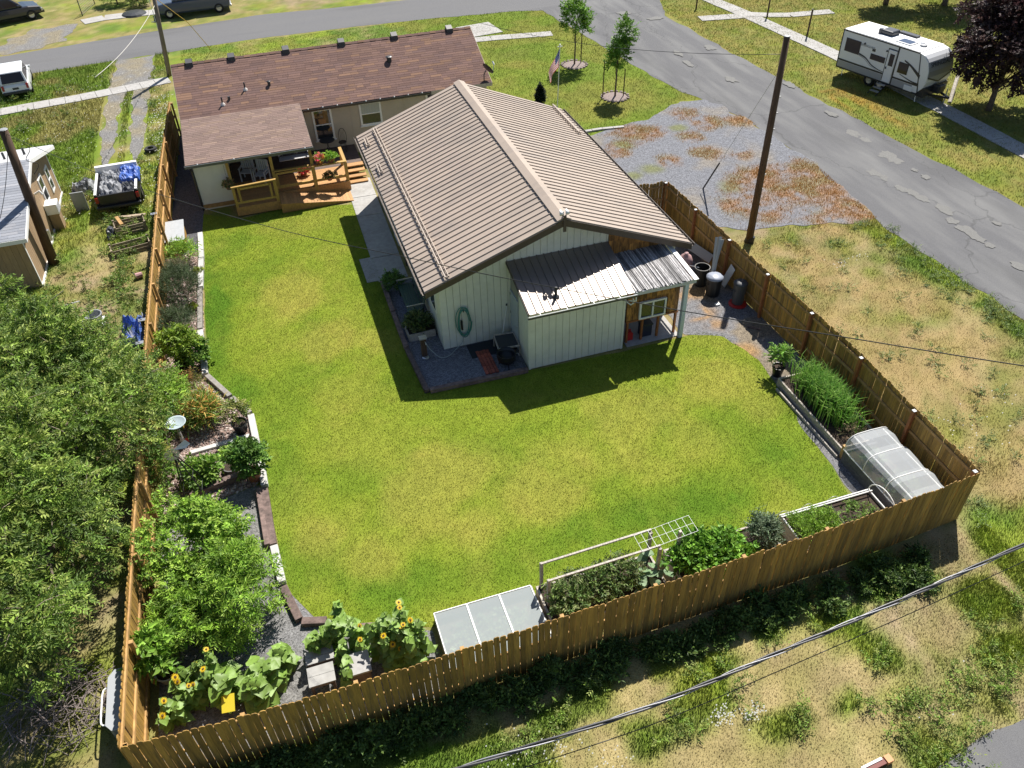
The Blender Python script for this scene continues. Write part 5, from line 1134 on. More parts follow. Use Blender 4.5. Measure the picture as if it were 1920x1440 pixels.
b = Vector((3.65, 23.05, 0)); tree('planter_shrub', 'dark shrub growing in the planter by the garage wall', (3.65, 23.05, .26), 0, .02, [((3.65, 23.05, .45), (.42, .35, .28))], 260, 7, .18, .09, .05, [(.03, .055, .015), (.06, .09, .02), (.12, .14, .05)], cat='shrub', seed=74, low=-.2, zmin=.26)
tree('planter_shrub', 'leafy shrub at the concrete walk end of the green bench', (3.35, 25.95, 0), 0, .02, [((3.35, 25.95, .4), (.3, .3, .35))], 200, 7, .18, .1, .05, [(.05, .1, .02), (.08, .14, .03)], cat='shrub', seed=75, low=-.2)
# ------------------------------------------------------------------ sunflowers, leaf by leaf
def leaf_mesh(nm, L_, W_, lobes=1.0):
    vs, fs = [], []; prof = [(0, .0), (.08, .32), (.22, .48), (.42, .46), (.65, .30), (.85, .12), (1, 0)]
    for t, w in prof:
        z = -.34 * t * t * L_ + .03 * L_ * math.sin(t * 7); wv = .05 * W_ * math.sin(t * 11); vs += [(t * L_, -w * W_, z + w * .14 * W_ + wv), (t * L_, 0, z - .012), (t * L_, w * W_, z + w * .12 * W_ - wv)]
    for i in range(len(prof) - 1):
        a = i * 3; fs += [(a, a + 3, a + 4, a + 1), (a + 1, a + 4, a + 5, a + 2)]
    me = bpy.data.meshes.new(nm); me.from_pydata(vs, [], fs); me.materials.append(M_sunleaf); me.polygons.foreach_set('use_smooth', [True] * len(fs)); me.update(); return me
M_sunleaf = mat('sunflower_leaf', (.20, .32, .06), .5, noise=.2, scale=15, rand=.3, trans=.3)
M_petal = mat('sunflower_petal', (.75, .50, .01), .6, trans=.2); M_seed = mat('sunflower_seed', (.10, .05, .015), .9, noise=.3, scale=40); M_stem = mat('green_stem', (.12, .19, .04), .7)
LEAF = [leaf_mesh('sunflower_leaf', .27, .27), leaf_mesh('sunflower_leaf', .20, .20), leaf_mesh('sunflower_leaf', .34, .38)]
def head_mesh():
    mb = MB(); R = random.Random(3)
    for i in range(16):
        a = 2 * math.pi * i / 16; c, s = math.cos(a), math.sin(a); l = R.uniform(.12, .15); w = .026
        mb.add([(c * .045 + s * w, s * .045 - c * w, .005), (c * l, s * l, R.uniform(-.01, .02)), (c * .045 - s * w, s * .045 + c * w, .005)], [(0, 1, 2)])
    me = bpy.data.meshes.new('petals'); me.from_pydata(mb.v, [], mb.f); me.materials.append(M_petal); me.update(); return me
PETAL = head_mesh()
def sunflower(label, x, y, h, n, big=0, flower=True, seed=1, spread=.0, stems=1, group='sunflower plants'):
    R = random.Random(seed); t = thing('sunflower_plant', label, 'sunflower', (x, y, 0), group=group)
    for sidx in range(stems):
        bx, by = (R.uniform(-spread, spread), R.uniform(-spread, spread)); hh = h * R.uniform(.75, 1.1); lx, ly = R.uniform(-.12, .12), R.uniform(-.12, .12)
        MB().tube([(x + bx, y + by, 0), (x + bx + lx * .5, y + by + ly * .5, hh * .5), (x + bx + lx, y + by + ly, hh)], [.02, .016, .01], 6).build('stem', M_stem, t)
        for i in range(n):
            k = .18 + .8 * (i + R.random()) / n; a = i * 2.4 + R.random(); o = bpy.data.objects.new('leaf', LEAF[2 if big and R.random() < .6 else R.randrange(2)]); COL.objects.link(o); o.parent = t
            s = R.uniform(.75, 1.15) * (1.25 - .55 * k) * (1.15 if big else 1); o.scale = (s, s, s); o.location = (bx + lx * k, by + ly * k, hh * k); o.rotation_euler = (R.uniform(-.35, .35), R.uniform(-.45, .45), a)
        if flower and R.random() < .45:
            for q in range(1):
                hp_ = Vector((bx + lx + q * R.uniform(-.2, .2), by + ly + q * R.uniform(-.2, .2), hh + .03 - q * .2)); tl = (R.uniform(.1, .7), R.uniform(-.3, .5), 0)
                o = bpy.data.objects.new('petals', PETAL); COL.objects.link(o); o.parent = t; o.location = hp_; o.rotation_euler = tl; o.scale = (R.uniform(.45, .68),) * 3
                d = MB().lathe([(.026, -.02), (.03, .0), (.02, .010), (0, .014)], (x + hp_.x, y + hp_.y, hp_.z), 10, caps=False).build('seed_disc', M_seed, t)
    return t
sp_ = [(735, 1235, 1.75, 'tallest sunflowers beside the cold frame, thick with yellow heads', 7), (800, 1235, 1.7, 'sunflowers crowding the glass edge of the cold frame', 6), (760, 1260, 1.2, 'low sunflowers at the fence below the cold frame corner', 5), (690, 1225, 1.2, 'sunflowers behind the grey wooden box', 4), (640, 1195, 1.1, 'leafy young sunflowers beside the curved timber end', 3), (606, 1222, .95, 'flowerless sunflower between the two pale tables', 4), (640, 1262, .8, 'low leafy sunflower against the grey wooden box', 2)]
for i, (px, py, h, lab, st_) in enumerate(sp_):
    c = G(px, py, .0); sunflower(lab, c.x, c.y, h, 26, 0, i < 4, 80 + i, .36, st_ + 1)
for i, (px, py, h, lab, st_, big) in enumerate(((500, 1290, 1.0, 'huge-leaved sunflower clump beside the pale table', 4, 1), (455, 1300, .9, 'huge-leaved plants near the yellow board', 3, 1), (540, 1255, .8, 'broad sunflower leaves at the garden path', 2, 1), (360, 1320, .9, 'small sunflowers behind the yellow board', 5, 0), (320, 1340, .75, 'small sunflowers at the corner of the golden fence', 4, 0), (400, 1290, 1.2, 'sunflowers with small heads in front of the narrow-leaved shrub', 3, 0))):
    c = G(px, py, 0); sunflower(lab, c.x, c.y, h, 21, big, not big, 90 + i, .36, st_ + 1)
# ------------------------------------------------------------------ weeds in the alley
def weed_mass(name, label, spots, per, ll, lw, cols, seed, h=.3):
    R = np.random.default_rng(seed); V_, F_, C_ = [], [], []; k = 0
    for (x, y, r, hh) in spots:
        (v, f, c), _ = sprays([((x, y, hh * .45), (r, r, hh * .55))], per, 6, .18, ll, lw, cols, .0, .3, int(R.integers(1e6)), -.1, .6, .02); V_.append(v); F_.append(f + k); C_.append(c); k += len(v)
    return build_np(name, np.concatenate(V_), np.concatenate(F_), M_leaf, np.concatenate(C_), kind='stuff', label=label)
R = np.random.default_rng(5); spots = []
for x in np.arange(-4.6, 15, .26):
    dens = .85 if x < 3 else (.75 if x < 8.5 else (.55 if x < 13.6 else .0))
    if R.random() < dens: spots.append((x + R.normal() * .15, 9.0 + R.normal() * .2, .16 + .14 * R.random(), .14 + .34 * R.random() * (1.2 if x < 4 else .6)))
weed_mass('fence_weeds', 'dark green leafy weeds along the alley side of the fence', spots, 90, .10, .05, [(.04, .075, .014), (.055, .095, .018), (.03, .058, .012), (.08, .12, .025)], 7)
sp2 = []
for bx, by, rx, ry, s in ALLEYG:
    for j in range(int(7 * rx * max(ry, .4))): sp2.append((bx + R.normal() * rx * .38, by + R.normal() * ry * .38, .10 + .1 * R.random(), .10 + .16 * R.random()))
weed_mass('alley_weeds', 'bright green weed clumps scattered on the dry alley verge', sp2, 13, .08, .03, [(.09, .15, .02), (.12, .18, .03), (.16, .19, .05)], 8)
sp3 = [(R.uniform(-17, -5.4), R.uniform(27, 55), .12 + .15 * R.random(), .12 + .2 * R.random()) for _ in range(150)] + [(R.uniform(-8, -5.6), R.uniform(24, 36), .15 + .2 * R.random(), .15 + .25 * R.random()) for _ in range(60)]
sp3 = [q for q in sp3 if not any(in_poly(np.array([q[0]]), np.array([q[1]]), h)[0] for h in TRK)]
weed_mass('yard_weeds', 'green weed clumps in the neighbouring yard', sp3, 16, .09, .04, [(.07, .13, .02), (.11, .17, .025), (.15, .17, .05)], 9)
sp4 = [(R.uniform(15.8, 23.4), R.uniform(9.5, 24), .08 + .12 * R.random(), .06 + .12 * R.random()) for _ in range(90)] + [(23.2 + R.normal() * .35, R.uniform(8, 24), .12, .12) for _ in range(80)]
weed_mass('field_weeds', 'green weed clumps in the dry field by the side road', sp4, 12, .06, .03, [(.08, .13, .03), (.12, .16, .04), (.13, .17, .07)], 10)
# white clover and daisies
def dots(name, label, pts, s, col=(.75, .75, .7)):
    n = len(pts); p = np.array(pts); h = .06 + .1 * rng.random(n); q = np.empty((n, 4, 3))
    for i, (a, b) in enumerate(((-1, -1), (1, -1), (1, 1), (-1, 1))): q[:, i] = np.column_stack([p[:, 0] + a * s, p[:, 1] + b * s, h + .01 * a])
    return build_np(name, q.reshape(-1, 3), np.arange(4 * n).reshape(-1, 4), M_grass, np.tile(col, (4 * n, 1)), kind='stuff', label=label)
pts = []
for px, py, n, s in ((1355, 1345, 60, .18), (1410, 1340, 50, .15), (1060, 1400, 30, .3), (960, 1420, 40, .4), (1570, 500, 14, .3), (1610, 485, 10, .2), (1150, 1430, 20, .3), (1790, 1350, 8, .8), (1800, 800, 25, 1.0), (1880, 770, 20, .8)):
    c = G(px, py); pts += [(c.x + rng.normal() * s, c.y + rng.normal() * s * .7) for _ in range(n)]
dots('white_flowers', 'tiny white wildflowers on the alley and field verge', pts, .014)
pts = [(rng.uniform(-16, -5), rng.uniform(36, 55)) for _ in range(700)] + [(-5.1 + rng.normal() * .4, rng.uniform(38, 50)) for _ in range(260)]
dots('clover_flowers', 'white clover flowers in the neighbouring yard', pts, .026)
# ------------------------------------------------------------------ travel trailer
rv_d = math.atan2(-5.3, 1.4)
rv = thing('travel_trailer', 'white travel trailer with black trim parked on the grass verge', 'trailer', (31.68, 38.85, 0), rv_d, local=True)
M_rvw = mat('trailer_white', (.72, .73, .75), .35, noise=.03, scale=2); M_rvroof = mat('trailer_roof', (.85, .85, .84), .5, noise=.04, scale=2); M_rvg = mat('trailer_grey', (.30, .31, .33), .4); M_rvd = mat('trailer_dark', (.025, .027, .035), .35); M_tint = mat('tinted_glass', (.028, .02, .018), .08)
prof = [(0, .5), (0, 2.44), (.06, 2.5), (4.75, 2.5), (5.12, 2.42), (5.42, 2.15), (5.58, 1.7), (5.62, 1.15), (5.5, .82), (5.2, .5)]
MB().extrude([(x, 0, z) for x, z in prof], (0, 2.05, 0)).build('body', M_rvw, rv, bevel=.03)
MB().extrude([(.02, .04, 2.503), (4.8, .04, 2.503), (4.8, .04, 2.515), (2.4, .04, 2.53), (.02, .04, 2.515)], (0, 1.97, 0)).build('roof', M_rvroof, rv)
def rvp(nm, x0, x1, z0, z1, m, y=-.012, t=.01, bv=0, parent=None): return MB().box(x0, x1, y, y + t, z0, z1).build(nm, m, parent or rv, bevel=bv)
rvp('lower_panel', .06, 3.0, .52, .84, M_rvg); rvp('lower_panel', 3.62, 4.9, .52, .84, M_rvg); rvp('black_stripe', .03, 3.02, .86, .95, M_rvd); rvp('black_stripe', 3.6, 5.2, .86, .95, M_rvd)
rvp('top_trim', 0, 4.85, 2.43, 2.5, M_rvd, -.02, .018); rvp('corner_trim', -.012, .04, .5, 2.5, M_rvd, -.014, .02); rvp('corner_trim', 3.58, 3.66, .5, 2.45, M_rvd, -.016, .014); rvp('skirt', .0, 5.2, .44, .515, M_rvd, -.016, .02)
MB().extrude([(4.86, -.016, 2.46), (4.9, -.016, 2.46), (5.33, -.016, .5), (5.27, -.016, .5)], (0, .014, 0)).build('cap_seam', M_rvd, rv)
for x0, x1, z0, z1 in ((.3, 1.28, 1.42, 2.12), (2.02, 2.95, 1.42, 1.72), (3.82, 4.42, 1.22, 1.78)): rvp('window', x0, x1, z0, z1, M_tint, -.024, .022, .02)
d = rvp('door', 3.06, 3.55, .56, 2.2, M_rvw, -.028, .026, .015); rvp('door_window', 3.2, 3.48, 1.4, 2.02, M_tint, -.036, .006, 0, d); rvp('door_handle', 3.1, 3.16, 1.2, 1.32, M_rvd, -.05, .02, 0, d)
for a in ((3.02, 3.055, .56, 2.26), (3.02, 3.58, 2.21, 2.26)): rvp('door_frame', *a, M_rvd, -.02, .016)
for x, z in ((1.52, 2.1), (2.95, 2.08)): MB().lathe([(.05, 0), (.04, .05), (0, .06)], (0, 0, 0), 10, caps=False).build('porch_light', M_rvd, rv, loc=(0, 0, 0)).matrix_local = Matrix.Translation((x, -.01, z)) @ Matrix.Rotation(math.pi / 2, 4, 'X')
rvp('vent_plate', 2.05, 2.25, 1.84, 1.98, M_rvd)
def ribbon(nm, pts, w, m, y=-.013):
    mb = MB(); k = smooth_pts([(x, y, z) for x, z in pts], 6)
    for i in range(len(k) - 1):
        f0, f1 = w * (1 - .7 * i / len(k)), w * (1 - .7 * (i + 1) / len(k)); mb.quad(k[i] - V(0, 0, f0), k[i + 1] - V(0, 0, f1), k[i + 1] + V(0, 0, f1), k[i] + V(0, 0, f0))
    return mb.build(nm, m, rv)
ribbon('swoosh_stripe', [(1.3, 1.5), (1.75, 1.4), (2.2, 1.15), (2.7, 1.02), (3.0, 1.0)], .045, M_rvd); ribbon('swoosh_stripe', [(1.3, 1.42), (1.7, 1.33), (2.15, 1.08), (2.6, .98)], .018, M_rvg)
ribbon('swoosh_stripe', [(5.18, 1.35), (4.85, 1.55), (4.5, 1.75), (4.1, 1.9)], .10, M_rvd); ribbon('swoosh_stripe', [(5.2, .98), (4.8, 1.0), (4.4, 1.08), (4.0, 1.18)], .04, M_rvd)
# dark front cap panel following the nose
cp = MB(); nose = [(5.14, 2.40), (5.30, 2.29), (5.43, 2.15), (5.52, 1.92), (5.592, 1.7), (5.618, 1.42)]
def capx(z):
    for (x0, z0), (x1, z1) in zip(nose, nose[1:]):
        if z1 <= z <= z0: return x0 + (x1 - x0) * (z0 - z) / (z0 - z1)
    return 5.62
for i in range(len(nose) - 1):
    (x0, z0), (x1, z1) = nose[i], nose[i + 1]
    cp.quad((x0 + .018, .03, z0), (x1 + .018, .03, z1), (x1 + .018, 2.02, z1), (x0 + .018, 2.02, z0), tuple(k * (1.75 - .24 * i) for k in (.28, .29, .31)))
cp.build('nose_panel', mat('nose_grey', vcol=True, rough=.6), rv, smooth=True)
MB().add([(5.637, .03, 1.42), (5.637, 2.02, 1.42), (5.646, 1.02, 1.08)], [(0, 2, 1)]).build('nose_point', M_rvg, rv)
for s in (0, 1):
    a, b = ((.03, 1.40), (1.02, 1.06)) if not s else ((2.02, 1.40), (1.02, 1.06)); MB().beam((5.64, a[0], a[1]), (5.65, b[0], b[1]), .02, .07).build('nose_chevron', M_rvd, rv)
MB().box(5.2, 5.6, .02, 2.03, .38, .84).build('nose_skirt', M_rvd, rv)
def lettering(nm, txt, size, m, parent, mat4, ext=.004):
    cu = bpy.data.curves.new(nm, 'FONT'); cu.body = txt; cu.size = size; cu.extrude = ext; cu.align_x = 'CENTER'; cu.align_y = 'CENTER'
    o = bpy.data.objects.new(nm, cu); COL.objects.link(o); me = bpy.data.meshes.new_from_object(o); bpy.data.objects.remove(o)
    me.name = nm; me.materials.clear(); me.materials.append(m); r = bpy.data.objects.new(nm, me); COL.objects.link(r); r.parent = parent; r.matrix_local = mat4; return r
# nose lettering faces forward (+x), reading along +y
tl = Matrix(((0, -.42, .907, 5.535), (1, 0, 0, 1.02), (0, .907, .42, 1.99), (0, 0, 0, 1)))
lettering('lettering', 'SPRINGDALE', .30, M_rvd, rv, tl)
lettering('lettering', 'SPRINGDALE', .16, M_rvg, rv, Matrix(((1, 0, 0, 1.75), (0, 0, -1, -.016), (0, 1, 0, 2.0), (0, 0, 0, 1))))
ac = MB().box(1.75, 2.5, .75, 1.45, 2.52, 2.78).build('air_conditioner', M_rvd, rv, bevel=.08); MB().lathe([(.14, 0), (.14, .22), (.12, .24)], (1.72, .85, 2.53), 12).build('ac_shroud', M_rvd, rv)
MB().box(3.05, 3.95, .35, 1.05, 2.53, 2.58).build('solar_panel', M_white, rv); MB().box(3.12, 3.88, .42, .98, 2.581, 2.59).build('solar_cells', mat('solar_blue', (.06, .08, .13), .15), rv)
MB().lathe([(.2, 0), (.18, .1), (0, .12)], (4.35, .9, 2.5), 12, caps=False).build('roof_vent', M_rvg, rv); MB().lathe([(.14, 0), (.1, .08), (0, .1)], (4.05, 1.25, 2.5), 10, caps=False).build('roof_vent', M_rvw, rv)
MB().box(2.3, 3.4, 1.6, 1.9, 2.52, 2.62).build('roof_awning', M_rvd, rv)
def wheel(parent, x, y, r, w, side, m_r=None, nm='wheel'):
    prof_ = [(r * .62, -w / 2), (r * .95, -w / 2), (r, -w * .3), (r, w * .3), (r * .95, w / 2), (r * .62, w / 2)]
    o = MB().lathe(prof_, (0, 0, 0), 18, caps=False).build(nm, M_rubber, parent, loc=(0, 0, 0), smooth=True); o.matrix_local = Matrix.Translation((x, y, r)) @ Matrix.Rotation(math.pi / 2, 4, 'X'); WL[o] = Vector((0, 0, 0))
    rim = MB().lathe([(r * .64, -w * .3), (r * .55, w * .38), (r * .2, w * .3), (0, w * .35)], (0, 0, 0), 12, caps=False); rim.lathe([(r * .64, w * .3), (r * .55, -w * .42), (r * .2, -w * .36), (0, -w * .42)], (0, 0, 0), 12, caps=False); rim.build('rim', m_r or M_chrome, o, loc=(0, 0, 0)); return o
for x in (2.25, 2.95):
    for y in (.12, 1.93): wheel(rv, x, y, .32, .2, 1)
for i in range(3):
    st_ = MB().box(2.98, 3.5, -.3 - i * .22, -.1 - i * .22, .42 - i * .13, .445 - i * .13).build('step', M_chrome, rv)
for x in (2.98, 3.5): MB().beam((x, -.05, .5), (x, -.85, .02), .03, .05).build('step_rail', M_black, rv)
rvp('storage_door', 4.45, 4.98, .5, .76, M_rvw, -.03, .02, .03)
MB().box(5.6, 6.0, .75, 1.3, .5, .95).build('propane_cover', M_rvd, rv, bevel=.08); MB().beam((5.2, .4, .42), (6.5, 1.02, .42), .08, .1).build('tongue_rail', M_black, rv); MB().beam((5.2, 1.65, .42), (6.5, 1.02, .42), .08, .1).build('tongue_rail', M_black, rv)
MB().tube([(6.3, 1.02, .02), (6.3, 1.02, .85)], .035, 8).build('tongue_jack', M_chrome, rv); MB().box(6.2, 6.42, .92, 1.12, 0, .05).build('jack_foot', M_grey_wood, rv)
for x in (.3, 5.1): MB().tube([(x, .2, .5), (x + .1, .15, .02)], .025, 6).build('stabiliser', M_chrome, rv)
MB().box(.0, .35, .3, .7, .3, .44).build('bumper', M_rvd, rv)
MB().tube([G(1780, 193), G(1788, 166, .0) + V(0, 0, .7)], .1, 8).build('tree_stump', M_grey_wood, None, label='short leaning stump behind the trailer nose', cat='stump')
for i, (px, py, hh, lab) in enumerate(((1513, 68, 1.6, 'dark post beside the far sidewalk branch'), (1438, 32, 1.5, 'dark post at the sidewalk corner near the street'), (1305, 17, 1.0, 'thin short post on the lawn corner by the street'))): 
    b = G(px, py); o = thing('marker_post', lab, 'post', b); MB().tube([b, b + V(.03, 0, hh)], .055, 8).build('post', M_pole, o); MB().lathe([(.06, 0), (.05, .03), (0, .04)], b + V(.03, 0, hh), 8, caps=False).build('cap', M_black, o)
# ------------------------------------------------------------------ road vehicles
M_tail = mat('tail_lamp', (.32, .015, .012), .3)
def car(name, label, cat, loc, rz, paint, L_=4.2, W_=1.72, belt=.95, top=1.62, hood=1.02, back=0.0, cabin=(.06, 2.9), rake=(.25, .75), pickup=False, scale=.85):
    t = thing(name, label, cat, loc, rz, local=True); t.scale = (scale,) * 3
    h = W_ / 2
    # lower body: rounded section lofted along the length
    st_ = [(0, .36, belt * .82, h * .9), (.12, .30, belt * .97, h * .98), (.9, .28, belt, h), (L_ * .62, .28, belt, h), (L_ - .9, .28, belt * .97, h), (L_ - .18, .32, belt * .86, h * .95), (L_, .4, belt * .62, h * .84)]
    ring = lambda x, z0, z1, w: [(x, -w * .9, z0), (x, -w, z0 + .12), (x, -w, (z0 + z1) / 2), (x, -w * .96, z1 - .06), (x, -w * .86, z1), (x, w * .86, z1), (x, w * .96, z1 - .06), (x, w, (z0 + z1) / 2), (x, w, z0 + .12), (x, w * .9, z0)]
    mb = MB(); rs = [ring(*s) for s in st_]; n = 10
    for r in rs: mb.v += r
    for i in range(len(rs) - 1):
        for j in range(n): mb.f.append((i * n + j, i * n + (j + 1) % n, (i + 1) * n + (j + 1) % n, (i + 1) * n + j)); mb.c.append(None)
    mb.f += [tuple(range(n - 1, -1, -1)), tuple(range((len(rs) - 1) * n, len(rs) * n))]; mb.c += [None, None]
    mb.build('body', paint, t, smooth=False, bevel=.03)
    a, b = cabin; r0, r1 = rake; k = .80
    cab = MB(); lo = [(a, -h * .92, belt), (b + r1 * .4, -h * .92, belt), (b + r1 * .4, h * .92, belt), (a, h * .92, belt)]; hi = [(a + r0, -h * k, top), (b - r1 * .6, -h * k, top), (b - r1 * .6, h * k, top), (a + r0, h * k, top)]
    cab.add(lo + hi, [(3, 2, 1, 0), (4, 5, 6, 7), (0, 1, 5, 4), (1, 2, 6, 5), (2, 3, 7, 6), (3, 0, 4, 7)]); cab.build('cabin', paint, t, bevel=.05)
    lerp = lambda p, q, s: Vector(p).lerp(Vector(q), s)
    def pane(nm, p0, p1, q0, q1, u0, u1, v0, v1, off):
        A = lambda u, v: lerp(lerp(p0, p1, u), lerp(q0, q1, u), v) + Vector(off); MB().quad(A(u0, v0), A(u1, v0), A(u1, v1), A(u0, v1)).build(nm, M_tint, t)
    for s, (i0, i1) in ((-1, (0, 1)), (1, (3, 2))):
        for u0, u1 in ((.05, .30), (.33, .62), (.65, .93)) if not pickup else ((.08, .45), (.5, .93)): pane('side_window', lo[i0], lo[i1], hi[i0], hi[i1], u0, u1, .1, .88, (0, s * .012, .004))
    pane('rear_window', lo[0], lo[3], hi[0], hi[3], .08, .92, .08, .9, (-.014, 0, .006)); pane('windscreen', lo[1], lo[2], hi[1], hi[2], .06, .94, .06, .92, (.014, 0, .008))
    for y in (-h * .82, h * .82): MB().box(-.02, .08, y - .07, y + .07, belt * .62, belt * .95).build('tail_lamp', M_tail, t); MB().box(L_ - .12, L_ + .0, y - .12, y + .12, belt * .5, belt * .68).build('headlight', M_chrome, t)
    MB().box(-.1, .12, -h * .93, h * .93, .34, .5).build('rear_bumper', M_dark if not pickup else M_chrome, t, bevel=.03); MB().box(L_ - .12, L_ + .08, -h * .9, h * .9, .34, .52).build('front_bumper', M_dark, t, bevel=.03)
    MB().box(-.03, .02, -.18, .18, .6, .72).build('licence_plate', M_dark, t)
    for x in (.85, L_ - .85):
        for y in (-h + .1, h - .1): wheel(t, x, y, .34, .22, 1)
    for y in (-h - .08, h + .08): MB().box(b - .1, b + .05, y - .08, y + .08, belt + .05, belt + .18).build('mirror', paint, t, bevel=.02)
    if pickup:
        MB().box(.06, a - .05, -h * .86, h * .86, belt * .99, belt + .012).build('bed_liner', M_black, t)
        for y in (-h * .93, h * .93): MB().box(.02, a, y - .05, y + .05, belt - .02, belt + .12).build('bed_side', paint, t)
        MB().box(.0, .06, -h * .93, h * .93, belt - .1, belt + .12).build('tailgate', paint, t)
    return t
M_carw = mat('white_car_paint', (.70, .71, .72), .3, coat=.4); M_card = mat('dark_car_paint', (.02, .022, .035), .25, coat=.5); M_carg = mat('grey_blue_paint', (.06, .075, .11), .3, coat=.5)
car('parked_suv', 'white SUV parked on the verge below the street', 'SUV', (-12.95, 52.8, 0), math.radians(97), M_carw, L_=4.3, W_=1.75, cabin=(.05, 2.9), scale=.88)
car('parked_pickup', 'dark grey-blue pickup parked across the street', 'pickup', (-.35, 66.2, 0), math.radians(182), M_carg, L_=5.2, W_=1.85, belt=1.12, top=1.85, cabin=(2.0, 3.7), pickup=True, scale=.97)
car('parked_car', 'dark car at the dry corner across the street', 'car', (-17.6, 68.6, 0), math.radians(20), M_card, L_=4.4, W_=1.8, scale=1.0)
MB().lathe([(.9, 0), (.8, .12), (.4, .2), (0, .22)], (G(252, 27).x, G(252, 27).y, 0), 14, caps=False).build('tarp_heap', M_dark, None, label='low dark heap on the kerb by the pickup', cat='heap')
gl = thing('wire_fence', 'short chain-link fence panel across the street', 'fence', G(158, 30))
a, b = G(155, 30), G(178, 8)
for p in (a, b): MB().tube([p, p + V(0, 0, 1.2)], .035, 6).build('post', M_dark, gl)
for k in range(9):
    z = .1 + k * .13; MB().tube([a + V(0, 0, z), b + V(0, 0, z)], .008, 4).build('wire', M_grey, gl)
# ------------------------------------------------------------------ pickup-bed trailer with junk
tr = thing('bed_trailer', 'black pickup-bed trailer loaded with junk beside the golden fence', 'trailer', (-6.75, 36.1, 0), math.radians(91), local=True)
M_trb = mat('black_trailer_paint', (.018, .017, .018), .4)
for y in (-.84, .84):
    MB().box(.02, 2.55, y - .07, y + .07, .5, 1.02).build('bed_side', M_trb, tr, bevel=.03); MB().box(.05, 2.5, y - .05, y + .05, 1.021, 1.05).build('bed_rail', M_white, tr)
    wheel(tr, 1.15, y * .98, .34, .2, 1); MB().box(-.05, .06, y - .06, y + .06, .68, .92).build('tail_lamp', M_tail, tr)
MB().box(.0, 2.5, -.8, .8, .5, .56).build('bed_floor', M_trb, tr); MB().box(-.04, .05, -.75, .75, .52, 1.0).build('tailgate', M_trb, tr, bevel=.02); MB().box(-.2, -.02, -.92, .92, .4, .54).build('bumper', M_black, tr, bevel=.03)
MB().box(2.42, 2.62, -.9, .9, .5, 1.25).build('front_wall', M_white, tr, bevel=.02); MB().beam((2.6, 0, .45), (3.6, 0, .45), .1, .1).build('tongue', M_black, tr)
def crumple(name, x0, x1, y0, y1, z, amp, m, parent=None, label=None, cat=None, seed=1, n=16, drop=.0, M4=None):
    R = np.random.default_rng(seed); vs, fs = [], []
    for i in range(n + 1):
        for j in range(n + 1):
            u, v = i / n, j / n; x, y = x0 + (x1 - x0) * u, y0 + (y1 - y0) * v
            e = min(u, v, 1 - u, 1 - v); k = abs(mnoise.noise(Vector((x * 2.3, y * 2.3, seed)))) + .5 * abs(mnoise.noise(Vector((x * 5, y * 5, seed + 3))))
            p = Vector((x + R.normal() * .012, y + R.normal() * .012, z + amp * (1.0 - k * 1.5) * min(1, e * 5 + .25) - (drop if e == 0 else 0))); vs.append(M4 @ p if M4 else p)
    for i in range(n):
        for j in range(n): a = i * (n + 1) + j; fs.append((a, a + n + 1, a + n + 2, a + 1))
    return MB().add(vs, fs).build(name, m, parent, label=label, cat=cat)
TM = Matrix.Translation((-6.75, 36.1, 0)) @ Matrix.Rotation(math.radians(91), 4, 'Z')
M_bluetarp = mat('blue_tarp', (.05, .12, .42), .5, noise=.15, scale=5); M_junk = mat('junk_cloth', (.30, .31, .33), .8, dark=(.03, .03, .03), dscale=3.5, damt=1.0, noise=.4, scale=8)
crumple('blue_tarp', 1.0, 2.55, -.98, -.1, 1.0, .28, M_bluetarp, None, 'blue tarp draped over the trailer load corner', 'tarp', 3, 18, .12, TM); crumple('junk_bags', .12, 2.4, -.25, .76, .85, .42, M_junk, None, 'grey and black bags heaped in the trailer bed', 'bags', 5, 20, .1, TM); crumple('junk_bags', .1, 1.1, -.76, -.2, .8, .3, mat('dark_bag', (.06, .065, .08), .5, noise=.5, scale=6), None, 'dark rubbish bag at the trailer tailgate', 'bag', 7, 14, .1, TM)
# ------------------------------------------------------------------ neighbour's tan outbuilding
nb = thing('outbuilding', 'tan board-sided outbuilding with grey shingled gable roof', 'outbuilding', (-12, 35, 0))
M_tanb = mat('tan_boards', (.34, .235, .135), .8, noise=.15, scale=4, rand=.06, stretch=(5, 5, .8))
NX, NY0, NY1, NYR, NZS, NZN, NZR = -9.55, 31.0, 39.2, 35.3, 2.35, 2.1, 3.35
zt = lambda y: (NZR + (NZS - NZR) * (NYR - y) / (NYR - NY0 + .5) if y < NYR else NZR + (NZN - NZR) * (y - NYR) / (NY1 - NYR + .5)) - .1
y = NY0
while y < NY1 - .01:
    y1 = min(y + .21, NY1); pts = [(NX, y + .004, .05), (NX, y1 - .004, .05), (NX, y1 - .004, zt(y1))] + ([(NX, NYR, zt(NYR))] if y < NYR < y1 else []) + [(NX, y + .004, zt(y))]
    MB().extrude(pts, (-.03, 0, 0)).build('siding_board', M_tanb, nb); y = y1
x = NX - .03
while x > -13.5: MB().box(x - .206, x - .004, NY0 + .003, NY0 + .033, .05, NZS - .02).build('siding_board', M_tanb, nb); x -= .21
MB().extrude([(NX - .032, NY0 + .034, 0), (NX - .032, NY1, 0), (NX - .032, NY1, zt(NY1) - .03), (NX - .032, NYR, zt(NYR) - .03), (NX - .032, NY0 + .034, zt(NY0) - .03)], (-6.5, 0, 0)).build('wall', M_tanb, nb)
M_gsh = [(.21, .22, .245), (.19, .2, .225), (.23, .235, .255)]
rx0 = NX + .32
sl_ = (0, NYR - NY0 + .5, NZR - NZS); MB().extrude([(rx0, NY0 - .5, NZS), (rx0, NYR, NZR), (rx0 - 7.2, NYR, NZR), (rx0 - 7.2, NY0 - .5, NZS)], (0, 0, -.08)).build('south_roof', M_white, nb)
